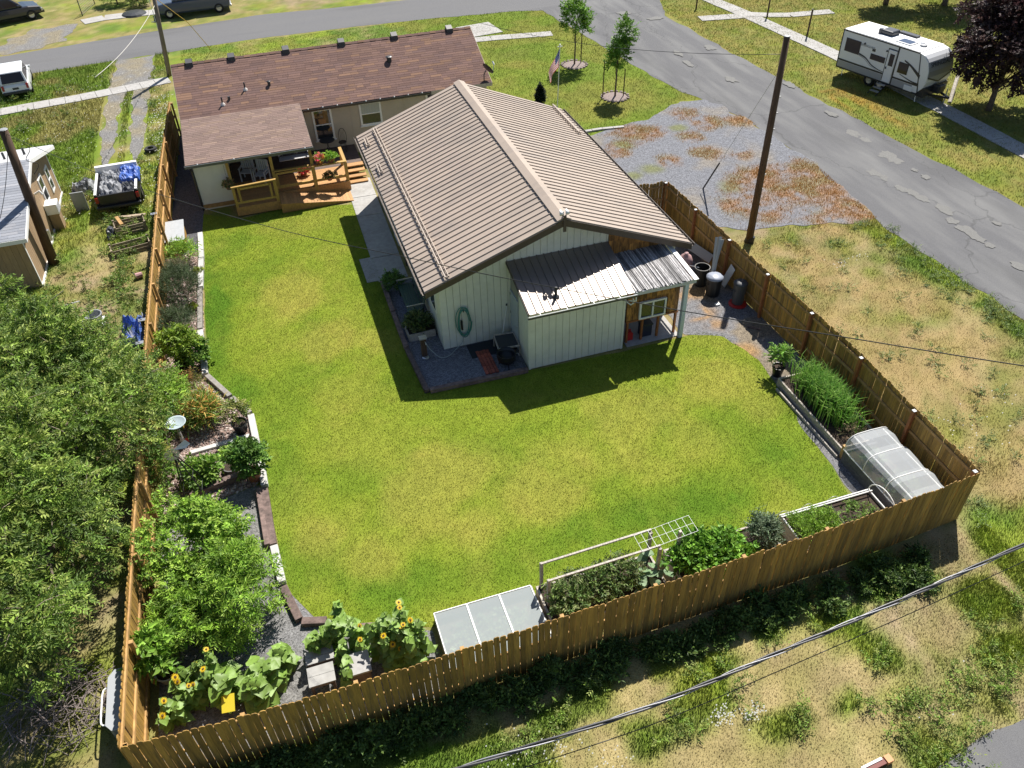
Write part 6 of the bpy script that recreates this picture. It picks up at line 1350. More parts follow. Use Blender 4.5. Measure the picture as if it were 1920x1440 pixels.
shingles(nb, (rx0 - 7.2, NY0 - .5, NZS), (1, 0, 0), sl_, 7.2, math.hypot(sl_[1], sl_[2]), .16, .5, M_gsh, 'grey_shingles', 9)
MB().extrude([(rx0, NY1 + .5, NZN), (rx0, NYR, NZR), (rx0 - 7.2, NYR, NZR), (rx0 - 7.2, NY1 + .5, NZN)], (0, 0, -.08)).build('north_roof', M_white, nb)
sn = (0, NYR - NY1 - .5, NZR - NZN); shingles(nb, (rx0, NY1 + .5, NZN), (-1, 0, 0), sn, 7.2, math.hypot(sn[1], sn[2]), .16, .5, [(.34, .35, .36), (.31, .32, .33), (.37, .37, .38)], 'sunlit_tone_shingles', 10)  # sun-facing slope: same shingles in a paler palette, sunlight painted in
for a, b in (((NY0 - .5, NZS), (NYR, NZR)), ((NYR, NZR), (NY1 + .5, NZN))): MB().extrude([(rx0 + .003, a[0], a[1] - .01), (rx0 + .003, b[0], b[1] - .01), (rx0 + .003, b[0], b[1] - .18), (rx0 + .003, a[0], a[1] - .18)], (.025, 0, 0)).build('rake_board', M_white, nb)
MB().box(rx0 - 7.2, rx0, NY0 - .53, NY0 - .505, NZS - .16, NZS + .0).build('fascia', M_white, nb)
for yy in (NY0 + .01, NY1 - .08): MB().box(NX + .002, NX + .02, yy, yy + .08, .03, 2.1).build('corner_trim', M_white, nb)
MB().box(NX + .002, NX + .06, NY0, NY1, .0, .09).build('base_trim', M_white, nb)
def ew_window(parent, x, y0, y1, z0, z1):
    f = MB()
    for a, b, c, d in ((y0 - .08, y1 + .08, z1, z1 + .08), (y0 - .08, y1 + .08, z0 - .08, z0), (y0 - .08, y0, z0, z1), (y1, y1 + .08, z0, z1), (y0, y1, (z0 + z1) / 2 - .02, (z0 + z1) / 2 + .02)): f.box(x, x + .04, a, b, c, d)
    w = f.build('window', M_white, parent); MB().box(x + .004, x + .015, y0, y1, z0, z1).build('pane', M_glass, w)
ew_window(nb, NX + .002, 36.3, 36.9, .95, 1.95); ew_window(nb, NX + .002, 37.9, 38.35, .75, 1.7); ew_window(nb, NX + .002, 33.5, 34.1, 1.1, 2.1)
acu = thing('window_air_conditioner', 'white box air conditioner on the tan outbuilding wall', 'air conditioner', (NX + .25, 35.6, 0)); MB().box(NX + .01, NX + .5, 35.5, 36.1, .75, 1.2).build('case', M_white, acu, bevel=.02)
for k in range(6): MB().box(NX + .502, NX + .512, 35.54, 36.06, .8 + k * .06, .83 + k * .06).build('louvre', M_grey, acu)
MB().box(NX + .05, NX + .45, 35.55, 36.05, .0, .745).build('stand', M_tanb, acu)
MB().tube([(NX + .03, 35.0, 2.0), (NX + .25, 35.0, 2.1), (NX + .3, 35.0, 1.95)], .05, 8).build('wall_lamp', M_white, nb)
for px, py in ((30, 380), (43, 268)): pass
for dx, dy in ((-1.2, 1.2), (-.6, 1.9)):
    xx, yy = rx0 + dx, NYR + dy; zz = NZR + (NZN - NZR) * dy / (NY1 - NYR + .5); MB().tube([(xx, yy, zz), (xx, yy, zz + .3)], .05, 8).build('roof_vent', M_dark, nb)
# junk in the neighbouring yard
M_oldwood = mat('old_planks', (.30, .24, .17), .9, noise=.4, scale=5, rand=.3)
def crate_frame(label, x, y, rz, L_, W_, h, n=3):
    t = thing('timber_planter', label, 'wooden frame', (x, y, 0), rz, local=True)
    for k in range(n):
        z = h * (k + .5) / n
        for s in (-1, 1): MB().box(-L_ / 2, L_ / 2, s * W_ / 2 - .015, s * W_ / 2 + .015, z - h / n * .4, z + h / n * .4).build('plank', M_oldwood, t); MB().box(s * L_ / 2 - .015, s * L_ / 2 + .015, -W_ / 2 + .016, W_ / 2 - .016, z - h / n * .4, z + h / n * .4).build('plank', M_oldwood, t)
    for sx in (-1, 1):
        for sy in (-1, 1): MB().box(sx * L_ / 2 - .04, sx * L_ / 2 + .04, sy * W_ / 2 - .04, sy * W_ / 2 + .04, 0, h + .05).build('corner_post', M_oldwood, t)
    return t
crate_frame('weathered wooden frame behind the trailer bumper', -6.35, 34.45, .15, 1.2, .7, .4); crate_frame('low wooden bed frame nearest the golden fence post', -6.3, 32.7, .2, 1.5, .6, .3, 2)
for i, (x0, y0, x1, y1, z, lab) in enumerate(((-6.9, 35.2, -6.6, 34.2, .35, 'yellow plank lying across the wooden frame'), (-6.6, 35.3, -5.7, 35.0, .25, 'grey plank behind the wooden frame'), (-6.9, 35.5, -6.3, 35.1, .2, 'short broken plank under the trailer bumper'))):
    MB().beam((x0, y0, z), (x1, y1, z + .1), .14, .03).build('loose_plank', M_cedar_end if i == 0 else M_oldwood, None, label=lab, cat='plank')
crumple('junk_heap', -7.3, -6.95, 33.8, 34.4, .1, .35, mat('dark_bag', (.06, .065, .08)), None, 'small black heap beside the wooden frame', 'heap', 9, 10, .1); crumple('junk_heap', -9.1, -8.0, 38.6, 39.6, .1, .5, M_junk, None, 'heap of bags and plants by the outbuilding corner', 'heap', 11, 14, .2)
crumple('tarp_pile', -6.4, -5.5, 25.2, 27.0, .1, .75, mat('blue_white_tarp', (.06, .13, .40), .5, dark=(.6, .6, .6), dscale=2.5, damt=1), None, 'blue and white tarp pile at the fence under the tree', 'tarp', 13, 18, .3)
tb = thing('plastic_table', 'white table frame with grey bin behind the fence', 'table', (-7.3, 26.6, 0)); MB().box(-7.7, -6.8, 26.3, 26.9, .68, .72).build('table_top', M_white, tb)
for x, y in ((-7.66, 26.34), (-6.84, 26.34), (-7.66, 26.86), (-6.84, 26.86)): MB().tube([(x, y, 0), (x, y, .68)], .025, 6).build('leg', M_white, tb)
MB().tube([(-7.66, 26.86, .7), (-7.66, 26.86, 1.5)], .02, 6).build('upright', M_white, tb); MB().tube([(-7.9, 26.86, 1.45), (-7.4, 26.86, 1.5)], .02, 6).build('crossbar', M_white, tb)
gbn = thing('grey_bin', 'grey plastic tub on the white table', 'tub', (-7.1, 26.6, .72)); MB().lathe([(.22, 0), (.28, .3), (.3, .3), (.3, .33), (.26, .33), (.2, .05), (0, .05)], (-7.1, 26.6, .72), 12, caps=False).build('tub', M_grey, gbn)
MB().lathe([(.28, 0), (.31, .06), (.31, .14), (.28, .2), (.16, .2), (.14, .1), (.16, .0)], (G(284, 284).x, G(284, 284).y, 0), 16, caps=False).build('old_tyre', M_rubber, None, label='old tyre lying in the weeds by the fence', cat='tyre')
fb_ = MB().box(-8.75, -8.2, 37.0, 37.06, .0, .9); fb_.build('leaning_panel', M_grey, None, label='grey panel leaning by the white air conditioner', cat='panel')
tk = thing('pink_bucket', 'faded pink bucket on its side beside the fence', 'bucket', G(262, 522)); p = G(262, 522); MB().tube([p + V(-.1, 0, .12), p + V(.14, .05, .14)], [.13, .10], 10).build('bucket', mat('faded_pink', (.45, .25, .25), .6), tk); MB().tube([p + V(-.1, .1, .15), p + V(-.18, 0, .3), p + V(-.1, -.1, .15)], .008, 5).build('handle', M_grey, tk)
# ------------------------------------------------------------------ raised beds
def raised_bed(label, x0, x1, y0, y1, h, m=M_grey_wood, courses=2, w=.05):
    t = thing('raised_bed', label, 'raised bed', ((x0 + x1) / 2, (y0 + y1) / 2, 0))
    for k in range(courses):
        z0, z1 = h * k / courses + .004, h * (k + 1) / courses
        MB().box(x0, x1, y0, y0 + w, z0, z1).build('board', m, t); MB().box(x0, x1, y1 - w, y1, z0, z1).build('board', m, t)
        MB().box(x0 - .002, x0 + w, y0 + w + .003, y1 - w - .003, z0, z1 - .002).build('board', m, t); MB().box(x1 - w, x1 + .002, y0 + w + .003, y1 - w - .003, z0, z1 - .002).build('board', m, t)
    MB().box(x0 + w, x1 - w, y0 + w, y1 - w, 0, h - .06).build('soil', M_soil, t); return t
def crop(name, label, ells, ns, nl, sl, ll, lw, cols, seed, zmin, cat='vegetables', droop=0., group=None, low=-.1):
    t = thing(name, label, cat, (ells[0][0][0], ells[0][0][1], zmin), group=group)
    (v, f, c), _ = sprays(ells, ns, nl, sl, ll, lw, cols, droop, .25, seed, low, .6, zmin); build_np('foliage', v, f, M_leaf, c, parent=t); return t
# bed of tall garlic-like leaves along the right fence
b1 = raised_bed('long grey bed of tall grassy leaves along the field fence', 13.85, 15.2, 12.95, 16.3, .32)
g = thing('grassy_clump', 'thick bright green clump of arching grassy leaves', 'plant', (14.6, 14.8, .26))
n = 2600; R = np.random.default_rng(3); bx = 14.6 + R.normal(size=n) * .22; by = 14.9 + R.normal(size=n) * .55; an = R.random(n) * 6.28; hh = .5 + .5 * R.random(n); ln = .05 + .4 * R.random(n); w = .011
c0 = np.array([(.07, .16, .02), (.10, .20, .025), (.05, .12, .02), (.14, .22, .05)])[R.integers(4, size=n)] * (1.5 + .9 * R.random(n))[:, None]
vv = np.empty((n, 5, 3)); px_, py_ = -np.sin(an) * w, np.cos(an) * w
for i, (t_, k) in enumerate(((0, -1), (0, 1), (.6, 1), (.6, -1))):
    vv[:, i] = np.column_stack([bx + np.cos(an) * ln * t_ ** 2 * .8 + px_ * k, by + np.sin(an) * ln * t_ ** 2 * .8 + py_ * k, .26 + hh * t_ * 1.2])
vv[:, 4] = np.column_stack([bx + np.cos(an) * ln, by + np.sin(an) * ln, .26 + hh * .92])
ff = np.concatenate([np.stack([np.arange(n) * 5 + a for a in tri], 1) for tri in ((0, 1, 2), (0, 2, 3), (3, 2, 4))]); build_np('leaves', vv.reshape(-1, 3), ff, M_leaf, np.repeat(c0, 5, 0), parent=g)
crop('dry_plant', 'dry pinkish plant stalks at the net tunnel end of the grassy bed', [((14.5, 13.35, .35), (.4, .25, .2))], 60, 5, .2, .1, .02, [(.25, .18, .12), (.1, .12, .05)], 4, .27, 'plant')
MB().box(13.82, 13.9, 12.82, 12.92, 0, .5).build('bed_post', M_cedar_end, None, label='short golden post at the corner between bed and net tunnel', cat='post')
# netted tunnel
def net_mat(name, col, a):
    m = mat(name, col, .6); N, L = m.node_tree.nodes, m.node_tree.links; b = N['Principled BSDF']; tr = N.new('ShaderNodeBsdfTransparent'); ms = N.new('ShaderNodeMixShader'); ms.inputs[0].default_value = a
    L.new(tr.outputs[0], ms.inputs[1]); L.new(b.outputs[0], ms.inputs[2]); L.new(ms.outputs[0], N['Material Output'].inputs[0]); return m
M_net = net_mat('white_net', (.68, .72, .75), .36); M_sheet = net_mat('clear_sheet', (.46, .52, .53), .45)
b2 = raised_bed('dark boarded bed under the white net tunnel', 13.75, 15.15, 10.15, 12.75, .45, mat('dark_boards', (.10, .10, .11), .8, noise=.3, rand=.2))
tn = thing('net_tunnel', 'white netted tunnel frame over the corner bed', 'net tunnel', (14.45, 11.45, .45)); A_ = 10
arc = lambda y, s=1: [(14.45 - .70 * s * math.copysign(abs(math.cos(math.pi * i / A_)) ** .45, math.cos(math.pi * i / A_)), y, .46 + .58 * s * math.sin(math.pi * i / A_) ** .55) for i in range(A_ + 1)]
mb = MB(); a, b = arc(10.15), arc(12.75)
ny = 8
for j in range(ny):
    y0, y1 = 10.15 + 2.6 * j / ny, 10.15 + 2.6 * (j + 1) / ny; sg0, sg1 = 1 - .05 * math.sin(j * 2.4), 1 - .05 * math.sin((j + 1) * 2.4)
    p, q = arc(y0, sg0), arc(y1, sg1)
    for i in range(A_): mb.quad(p[i], p[i + 1], q[i + 1], q[i])
mb.build('net', M_net, tn, smooth=True)
for e in (a, b): MB().add([(14.45, e[0][1], .46)] + e, [(0, i + 1, i + 2) for i in range(A_)]).build('net_end', M_net, tn)
for y in (10.15, 11.0, 11.9, 12.75): MB().tube(arc(y), .014, 6).build('hoop', M_white, tn, smooth=True)
for x, z in ((13.76, .47), (15.14, .47), (13.98, .92), (14.95, .90)): MB().tube([(x, 10.12, z), (x, 12.78, z)], .018, 6).build('side_bar', M_white, tn)
crop('tunnel_seedlings', 'dark green seedlings under the white net', [((14.4, 10.9, .5), (.5, .6, .16)), ((14.3, 12.2, .5), (.3, .3, .14))], 240, 6, .15, .1, .04, [(.05, .09, .03), (.08, .12, .04)], 6, .4)
# bed with pipe hoop
b3 = raised_bed('grey bed of carrot tops with white pipe edges', 10.72, 13.5, 10.05, 11.3, .45)
pf = thing('pipe_frame', 'white pipe frame and hoop lying on the carrot bed', 'frame', (12.1, 10.7, .45))
for y, z in ((10.12, .47), (11.25, .48), (11.16, .52)): MB().tube([(10.7, y, z), (13.5, y, z)], .02, 6).build('pipe', M_white, pf)
for x in (10.74, 13.46): MB().tube([(x, 10.12, .47), (x, 11.25, .48)], .02, 6).build('pipe', M_white, pf)
MB().tube([(13.46, 10.7 + .56 * math.cos(math.pi * i / 12), .48 + .5 * math.sin(math.pi * i / 12)) for i in range(13)], .014, 6).build('hoop', M_white, pf)
for x in (10.85, 11.6, 12.4): MB().tube([(x, 11.3 + .05 * math.sin(i), .30 + .2 * math.sin(math.pi * i / 8)) if False else (x - .2 + .05 * i, 11.32, .4 + .12 * math.sin(math.pi * i / 8)) for i in range(9)], .008, 5).build('pipe_clip', M_grey, pf)
MB().tube([(12.1, 10.12, .48), (12.2, 11.2, .48)], .012, 5).build('drip_line', M_black, pf)
for i, x in enumerate((10.95, 11.25, 11.55, 11.85)): crop('carrot_row', ['carrot row at the sage end of the pipe-edged bed', 'second carrot row from the sage end', 'third carrot row from the sage end', 'fourth carrot row beside the drip line'][i], [((x, 10.65, .48), (.11, .45, .14))], 150, 6, .16, .08, .025, [(.11, .20, .02), (.15, .24, .03)], 10 + i, .4, droop=-.4)
crop('seedling_row', 'small seedlings on the fence half of the pipe-edged bed', [((12.7, 10.65, .43), (.55, .45, .06))], 110, 6, .1, .07, .03, [(.09, .17, .03), (.13, .2, .04)], 15, .4)
# sage bed, bean bed
b4 = raised_bed('low dark bed holding the silvery sage', 9.3, 10.3, 10.1, 11.3, .35)
crop('sage_plant', 'silvery green sage beside the carrot bed', [((9.9, 10.75, .65), (.36, .4, .4))], 330, 8, .2, .09, .035, [(.09, .13, .07), (.13, .17, .10), (.06, .09, .05)], 16, .3, 'herb', droop=-.4)
tl_ = thing('wire_trellis', 'green wire trellis standing behind the sage', 'trellis', (9.95, 11.2, .3))
for k in range(4): MB().tube([(9.75 + .12 * k, 11.15, .3), (9.75 + .12 * k, 11.15, 1.35)], .006, 4).build('wire', MATS['green_stem'], tl_)
for k in range(5): MB().tube([(9.75, 11.15, .45 + .2 * k), (10.11, 11.15, .45 + .2 * k)], .006, 4).build('wire', MATS['green_stem'], tl_)
b5 = raised_bed('grey bed overflowing with bright bean plants', 7.35, 9.2, 10.1, 11.3, .4)
crop('bean_plants', 'dense bright green bean plants by the fence', [((8.3, 10.65, .62), (.9, .55, .3))], 900, 6, .2, .14, .085, [(.09, .19, .018), (.12, .23, .025), (.06, .14, .015)], 17, .36, low=-.05)
# tomato bed with rail frame
b6 = raised_bed('grey bed of tomato plants under a rail frame', 3.9, 7.0, 10.1, 11.35, .35)
crop('tomato_plants', 'tangled tomato plants under the rail frame', [((4.5, 10.6, .6), (.5, .5, .3)), ((5.3, 10.75, .6), (.5, .45, .3)), ((6.0, 10.8, .6), (.4, .4, .3))], 800, 7, .2, .1, .045, [(.07, .12, .03), (.10, .15, .035), (.13, .15, .06)], 18, .3)
sq = thing('squash_plant', 'pale blue-green squash leaves at the frame end', 'vegetables', (6.6, 10.7, .3)); RR = random.Random(8)
M_squash = mat('squash_leaf', (.16, .25, .12), .6, noise=.2, scale=10, rand=.2, trans=.2)
SQ = LEAF[2].copy(); SQ.materials.clear(); SQ.materials.append(M_squash)
for i in range(22):
    o = bpy.data.objects.new('leaf', SQ); COL.objects.link(o); o.parent = sq; s = RR.uniform(.6, 1.0); o.scale = (s, s, s); o.location = (RR.uniform(-.4, .35), RR.uniform(-.35, .35), RR.uniform(.15, .5)); o.rotation_euler = (RR.uniform(-.3, .3), RR.uniform(-.3, .3), RR.random() * 6.28)
fr = thing('rail_frame', 'weathered grey rail frame standing over the tomato bed', 'frame', (5.5, 11, 0))
for y in (10.76, 11.28):
    MB().beam((4.0, y, 1.30), (6.95, y + .08, 1.30), .05, .04).build('rail', M_grey_wood, fr)
    for x in (4.03, 6.92): MB().box(x - .035, x + .035, y - .02, y + .07, 0, 1.275).build('post', M_grey_wood, fr)
MB().tube([(4.0, 11.0, .9), (6.9, 11.1, .95)], .008, 5).build('string', mat('twine', (.5, .45, .3), .8), fr)
tw = thing('wire_trellis', 'pale wire grid panel resting on the frame end', 'wire panel', (7.0, 11, 1.3))
P0, PU_, PV_ = V(6.45, 10.78, 1.34), V(1.55, .12, .02), V(0, .52, 0)
for k in range(9): a = P0 + PU_ * (k / 8); MB().tube([a, a + PV_], .005, 4).build('wire', M_grey, tw)
for k in range(3): a = P0 + PV_ * (k / 2); MB().tube([a, a + PU_], .005, 4).build('wire', M_grey, tw)
MB().box(7.55, 7.62, 11.0, 11.07, 0, 1.36).build('panel_post', M_grey_wood, tw)
# cold frame
cf = thing('cold_frame', 'cold frame with three clouded glass panels by the sunflowers', 'cold frame', (2.55, 10.85, 0)); X0, X1, Y0, Y1 = 1.3, 3.78, 9.75, 11.4
zf = lambda y: .36 + .10 * (Y1 - y) / (Y1 - Y0)
for a, b in (((X0, Y0), (X1, Y0)), ((X0, Y1), (X1, Y1)), ((X0, Y0), (X0, Y1)), ((X1, Y0), (X1, Y1))):
    MB().extrude([(a[0], a[1], .0), (b[0], b[1], 0), (b[0], b[1], zf(b[1])), (a[0], a[1], zf(a[1]))], (.03, 0, 0) if a[0] == b[0] else (0, .03, 0)).build('board', M_grey_wood, cf)
MB().box(X0 + .03, X1 - .03, Y0 + .03, Y1 - .03, .0, .1).build('soil', M_soil, cf)
for i in range(3):
    x0, x1 = X0 + (X1 - X0) * i / 3 + .01, X0 + (X1 - X0) * (i + 1) / 3 - .01
    g_ = MB().add([(x0, Y0, zf(Y0) + .02), (x1, Y0, zf(Y0) + .02), (x1, Y1, zf(Y1) + .02), (x0, Y1, zf(Y1) + .02)], [(0, 1, 2, 3)]).build('glass_panel', M_sheet, cf)
    for a, b in (((x0, Y0), (x0, Y1)), ((x1, Y0), (x1, Y1)), ((x0, Y1), (x1, Y1)), ((x0, Y0), (x1, Y0))): MB().beam((a[0], a[1], zf(a[1]) + .03), (b[0], b[1], zf(b[1]) + .03), .02, .02).build('frame_bar', M_white, cf)
crop('frame_seedlings', 'grey-green seedlings under the cold frame glass', [((2.5, 10.6, .12), (1.05, .65, .06))], 420, 6, .07, .09, .05, [(.08, .12, .06), (.12, .15, .08)], 20, .1)
# tables, box and yellow board among the sunflowers
def plank_table(label, x0, x1, y0, y1, z):
    t = thing('plank_table', label, 'table', ((x0 + x1) / 2, (y0 + y1) / 2, 0)); n = max(2, int((y1 - y0) / .2))
    for i in range(n): MB().box(x0, x1, y0 + (y1 - y0) * i / n + .004, y0 + (y1 - y0) * (i + 1) / n - .004, z - .03, z).build('plank', mat('white_planks', (.30, .295, .28), .7, noise=.15, scale=6, rand=.08), t)
    for x in (x0 + .06, x1 - .06):
        for y in (y0 + .06, y1 - .06): MB().box(x - .03, x + .03, y - .03, y + .03, 0, z - .03).build('leg', M_timber, t)
    MB().box(x0 + .05, x1 - .05, y0 + .02, y0 + .05, z - .12, z - .03).build('apron', M_timber, t)
plank_table('pale plank table between the huge leaves and the sunflowers', -1.8, -1.2, 10.4, 10.9, .45); plank_table('pale plank table edge behind the huge sunflower leaves', -1.8, -1.15, 11.0, 11.35, .4)
bx_ = thing('hive_box', 'grey lidded wooden box among the sunflowers at the fence', 'box', (-.65, 10.5, 0)); MB().box(-.88, -.42, 10.28, 10.75, .0, .62).build('case', M_timber, bx_); MB().box(-.92, -.38, 10.24, 10.79, .62, .68).build('lid', mat('grey_lid', (.32, .31, .30), .6, noise=.15), bx_)
p = G(430, 1325, .4); yb = thing('yellow_board', 'bright yellow board standing by the alley fence', 'board', (p.x, p.y, 0)); MB().beam((p.x - .02, p.y - .14, .42), (p.x + .02, p.y + .2, .58), .28, .02).build('panel', mat('yellow_paint', (.62, .50, .03), .5), yb); MB().tube([(p.x, p.y + .15, 0), (p.x, p.y + .1, .5)], .015, 5).build('stake', M_grey_wood, yb)
# ------------------------------------------------------------------ timbers around the lawn and the garden
M_wtimber = mat('white_timber', (.50, .49, .47), .8, noise=.2, scale=6, bump=.2, dark=(.28, .26, .24), dscale=3, damt=.5); M_gtimber = mat('grey_timber', (.24, .22, .20), .85, noise=.3, scale=6, bump=.3)
tp = [((-3.53, 32.9), (-3.55, 30.8), M_wtimber, 'white timber next to the dark gravel passage'), ((-3.56, 30.75), (-3.66, 28.6), M_wtimber, 'white timber with a dark knot along the rock mulch'), ((-3.68, 28.5), (-3.76, 25.8), M_gtimber, 'grey curved timber along the rock mulch'), ((-3.76, 25.7), (-3.68, 23.1), M_wtimber, 'white timber ending at the daylily corner'),
      ((-3.62, 23.0), (-2.95, 21.65), M_gtimber, 'grey timber turning towards the potted flowers'), ((-2.9, 21.55), (-2.4, 20.6), M_gtimber, 'short grey timber above the square black pot'), ((-2.38, 20.5), (-2.28, 18.5), M_wtimber, 'white timber beside the square black pot'), ((-2.26, 18.4), (-2.24, 17.3), M_wtimber, 'white timber behind the bushy potted shrub'),
      ((-2.26, 17.2), (-2.22, 15.05), M_timber, 'purple-brown double timber beside the gravel path'), ((-2.2, 15.0), (-2.12, 13.75), M_wtimber, 'pale flat edging block below the double timber'), ((-2.1, 13.6), (-1.83, 12.5), M_timber, 'dark red timber at the gravel path bend'), ((-1.78, 12.42), (-1.2, 12.25), M_timber, 'short dark red timber pointing at the sunflowers')]
for a, b, m, lab in tp: timber(a, b, lab, m, .2 if m is not M_gtimber else .17)
timber((-2.42, 17.2), (-2.36, 15.05), 'inner purple-brown timber doubled against the lawn edge', M_timber, .14, .2)
timber((-4.25, 19.45), (-2.5, 19.6), 'white board crossing the mulch below the square pot', M_wtimber, .16, .1); timber((-4.3, 17.65), (-2.7, 17.95), 'dark timber between mulch and gravel path', M_timber, .2, .22)
timber((13.72, 16.1), (13.74, 12.9), 'thin pale edging plank along the lawn beside the grassy bed', M_grey_wood, .06, .1)
timber((-1.0, 11.95), (.9, 11.45), 'half-buried timber behind the sunflowers', M_timber)
# river rocks over the mulch bed
def rocks(name, label, poly, n, s0, s1, cols, z=.015):
    R = np.random.default_rng(77); a = np.array(poly); mn, mx = a.min(0), a.max(0); p = mn + R.random((n, 2)) * (mx - mn); p = p[in_poly(p[:, 0], p[:, 1], poly)]; n = len(p)
    ico = np.array([(0, 0, 1), (.89, 0, .3), (.28, .85, .3), (-.72, .53, .3), (-.72, -.53, .3), (.28, -.85, .3), (0, 0, -.3)]); tri = np.array([(0, 1, 2), (0, 2, 3), (0, 3, 4), (0, 4, 5), (0, 5, 1)] + [(6, 2, 1), (6, 3, 2), (6, 4, 3), (6, 5, 4), (6, 1, 5)])
    s = s0 + (s1 - s0) * R.random(n); an = R.random(n) * 6.28; el = .6 + .5 * R.random(n)
    v = ico[None] * (1 + .25 * R.normal(size=(n, 7, 1))); x, y = v[..., 0] * s[:, None], v[..., 1] * (s * el)[:, None]; c, sn = np.cos(an)[:, None], np.sin(an)[:, None]
    V_ = np.stack([p[:, :1] + x * c - y * sn, p[:, 1:] + x * sn + y * c, z + np.abs(v[..., 2]) * (s * .6)[:, None]], -1); F_ = (tri[None] + (np.arange(n) * 7)[:, None, None]).reshape(-1, 3)
    C_ = np.array(cols)[R.integers(len(cols), size=n)] * (.7 + .6 * R.random(n))[:, None]
    return build_np(name, V_.reshape(-1, 3), F_, M_rock, np.repeat(C_, 7, 0), kind='stuff', label=label)
M_rock = mat('river_rock', vcol=True, rough=.8, spec=.3)
rocks('river_rocks', 'pinkish river rocks covering the garden bed', rocks_bed, 16000, .03, .055, [(.40, .30, .27), (.30, .21, .18), (.48, .42, .38), (.22, .15, .13), (.36, .26, .22)])
# ------------------------------------------------------------------ garden ornaments
wm = thing('garden_windmill', 'black wire garden windmill tower with pale tail vane', 'windmill', (-4.1, 17.5, 0)); topw = V(-4.28, 17.7, 1.75)
feet = [V(-4.42, 17.35, 0), V(-3.75, 17.25, 0), V(-3.72, 17.95, 0), V(-4.4, 18.0, 0)]
for f_ in feet: MB().tube([f_, topw], .019, 6).build('leg', M_black, wm)
for k in (.25, .5, .75):
    q = [f_.lerp(topw, k) for f_ in feet]
    for i in range(4): MB().tube([q[i], q[(i + 1) % 4]], .008, 5).build('brace', M_black, wm)
for i in range(10):
    a = 2 * math.pi * i / 10; c, s = math.cos(a), math.sin(a); u = V(1, .1, 0).normalized(); w_ = V(0, 0, 1); cc = topw + V(-.02, -.12, .05)
    MB().add([cc + u * (c * .04) + w_ * (s * .04), cc + u * (c * .2 - s * .05) + w_ * (s * .2 + c * .05), cc + u * (c * .2 + s * .05) + w_ * (s * .2 - c * .05)], [(0, 1, 2)]).build('blade', M_chrome, wm)
MB().add([topw + V(0, .05, .05), topw + V(.34, .3, .12), topw + V(.42, .35, -.1), topw + V(.3, .22, -.12)], [(0, 1, 2, 3)]).build('tail_vane', mat('vane_white', (.6, .62, .66), .5), wm); MB().add([topw + V(.3, .29, .13), topw + V(.41, .36, .12), topw + V(.42, .352, -.05)], [(0, 1, 2)]).build('vane_tip', MATS['red_plastic'], wm)
bb = thing('bird_bath', 'pale blue bird bath dish on a slim stem', 'bird bath', (-4.42, 19.85, 0)); MB().tube([(-4.42, 19.85, 0), (-4.42, 19.85, .9)], [.07, .04], 8).build('stem', mat('pale_stem', (.45, .42, .38), .7), bb); MB().lathe([(.05, .88), (.2, .92), (.3, 1.0), (.31, 1.02), (.27, 1.0), (.18, .95), (0, .94)], (-4.42, 19.85, 0), 18, caps=False).build('bowl', mat('bath_blue', (.35, .42, .46), .4), bb, smooth=True)
wb = thing('wooden_chest', 'cedar chest with grey lid between fence and passage', 'chest', (-4.45, 32.3, 0)); MB().box(-4.83, -4.1, 31.75, 33.2, .0, .55).build('case', M_cedar, wb); MB().extrude([(-4.87, 31.68, .56), (-4.05, 31.68, .56), (-4.05, 33.26, .66), (-4.87, 33.26, .66)], (0, 0, .03)).build('lid', mat('chest_lid', (.36, .38, .40), .6, noise=.1), wb)
def lamp_on_fence(px, py, lab):
    p = G(px, py, 1.5); t = thing('birdhouse', lab, 'birdhouse', p); MB().lathe([(.02, .0), (.09, .02), (.07, .2), (.02, .24)], p, 8).build('house_box', M_dark, t); MB().box(p.x - .12, p.x + .12, p.y - .08, p.y + .08, p.z + .25, p.z + .28).build('roof', M_chrome, t); MB().tube([p + V(0, 0, .28), p + V(-.1, 0, .35)], .01, 5).build('hook', M_black, t)
lamp_on_fence(292, 412, 'dark birdhouse with pale roof on the golden fence near the chest'); lamp_on_fence(271, 612, 'brown birdhouse on the golden fence above the potted plant'); lamp_on_fence(267, 655, 'grey birdhouse on the golden fence beside the tree crown')
p = G(248, 1384, 1.0); pk = thing('pinwheel_flower', 'small pink flower ornament on the fence corner', 'ornament', p)
for i in range(5): a = 2 * math.pi * i / 5; MB().add([p + V(0, 0, .0), p + V(.02, .05 * math.cos(a) - .03 * math.sin(a), .05 * math.sin(a) + .03 * math.cos(a)), p + V(.02, .05 * math.cos(a) + .03 * math.sin(a), .05 * math.sin(a) - .03 * math.cos(a))], [(0, 1, 2)]).build('petal', mat('pink_paint', (.55, .12, .25), .6), pk)
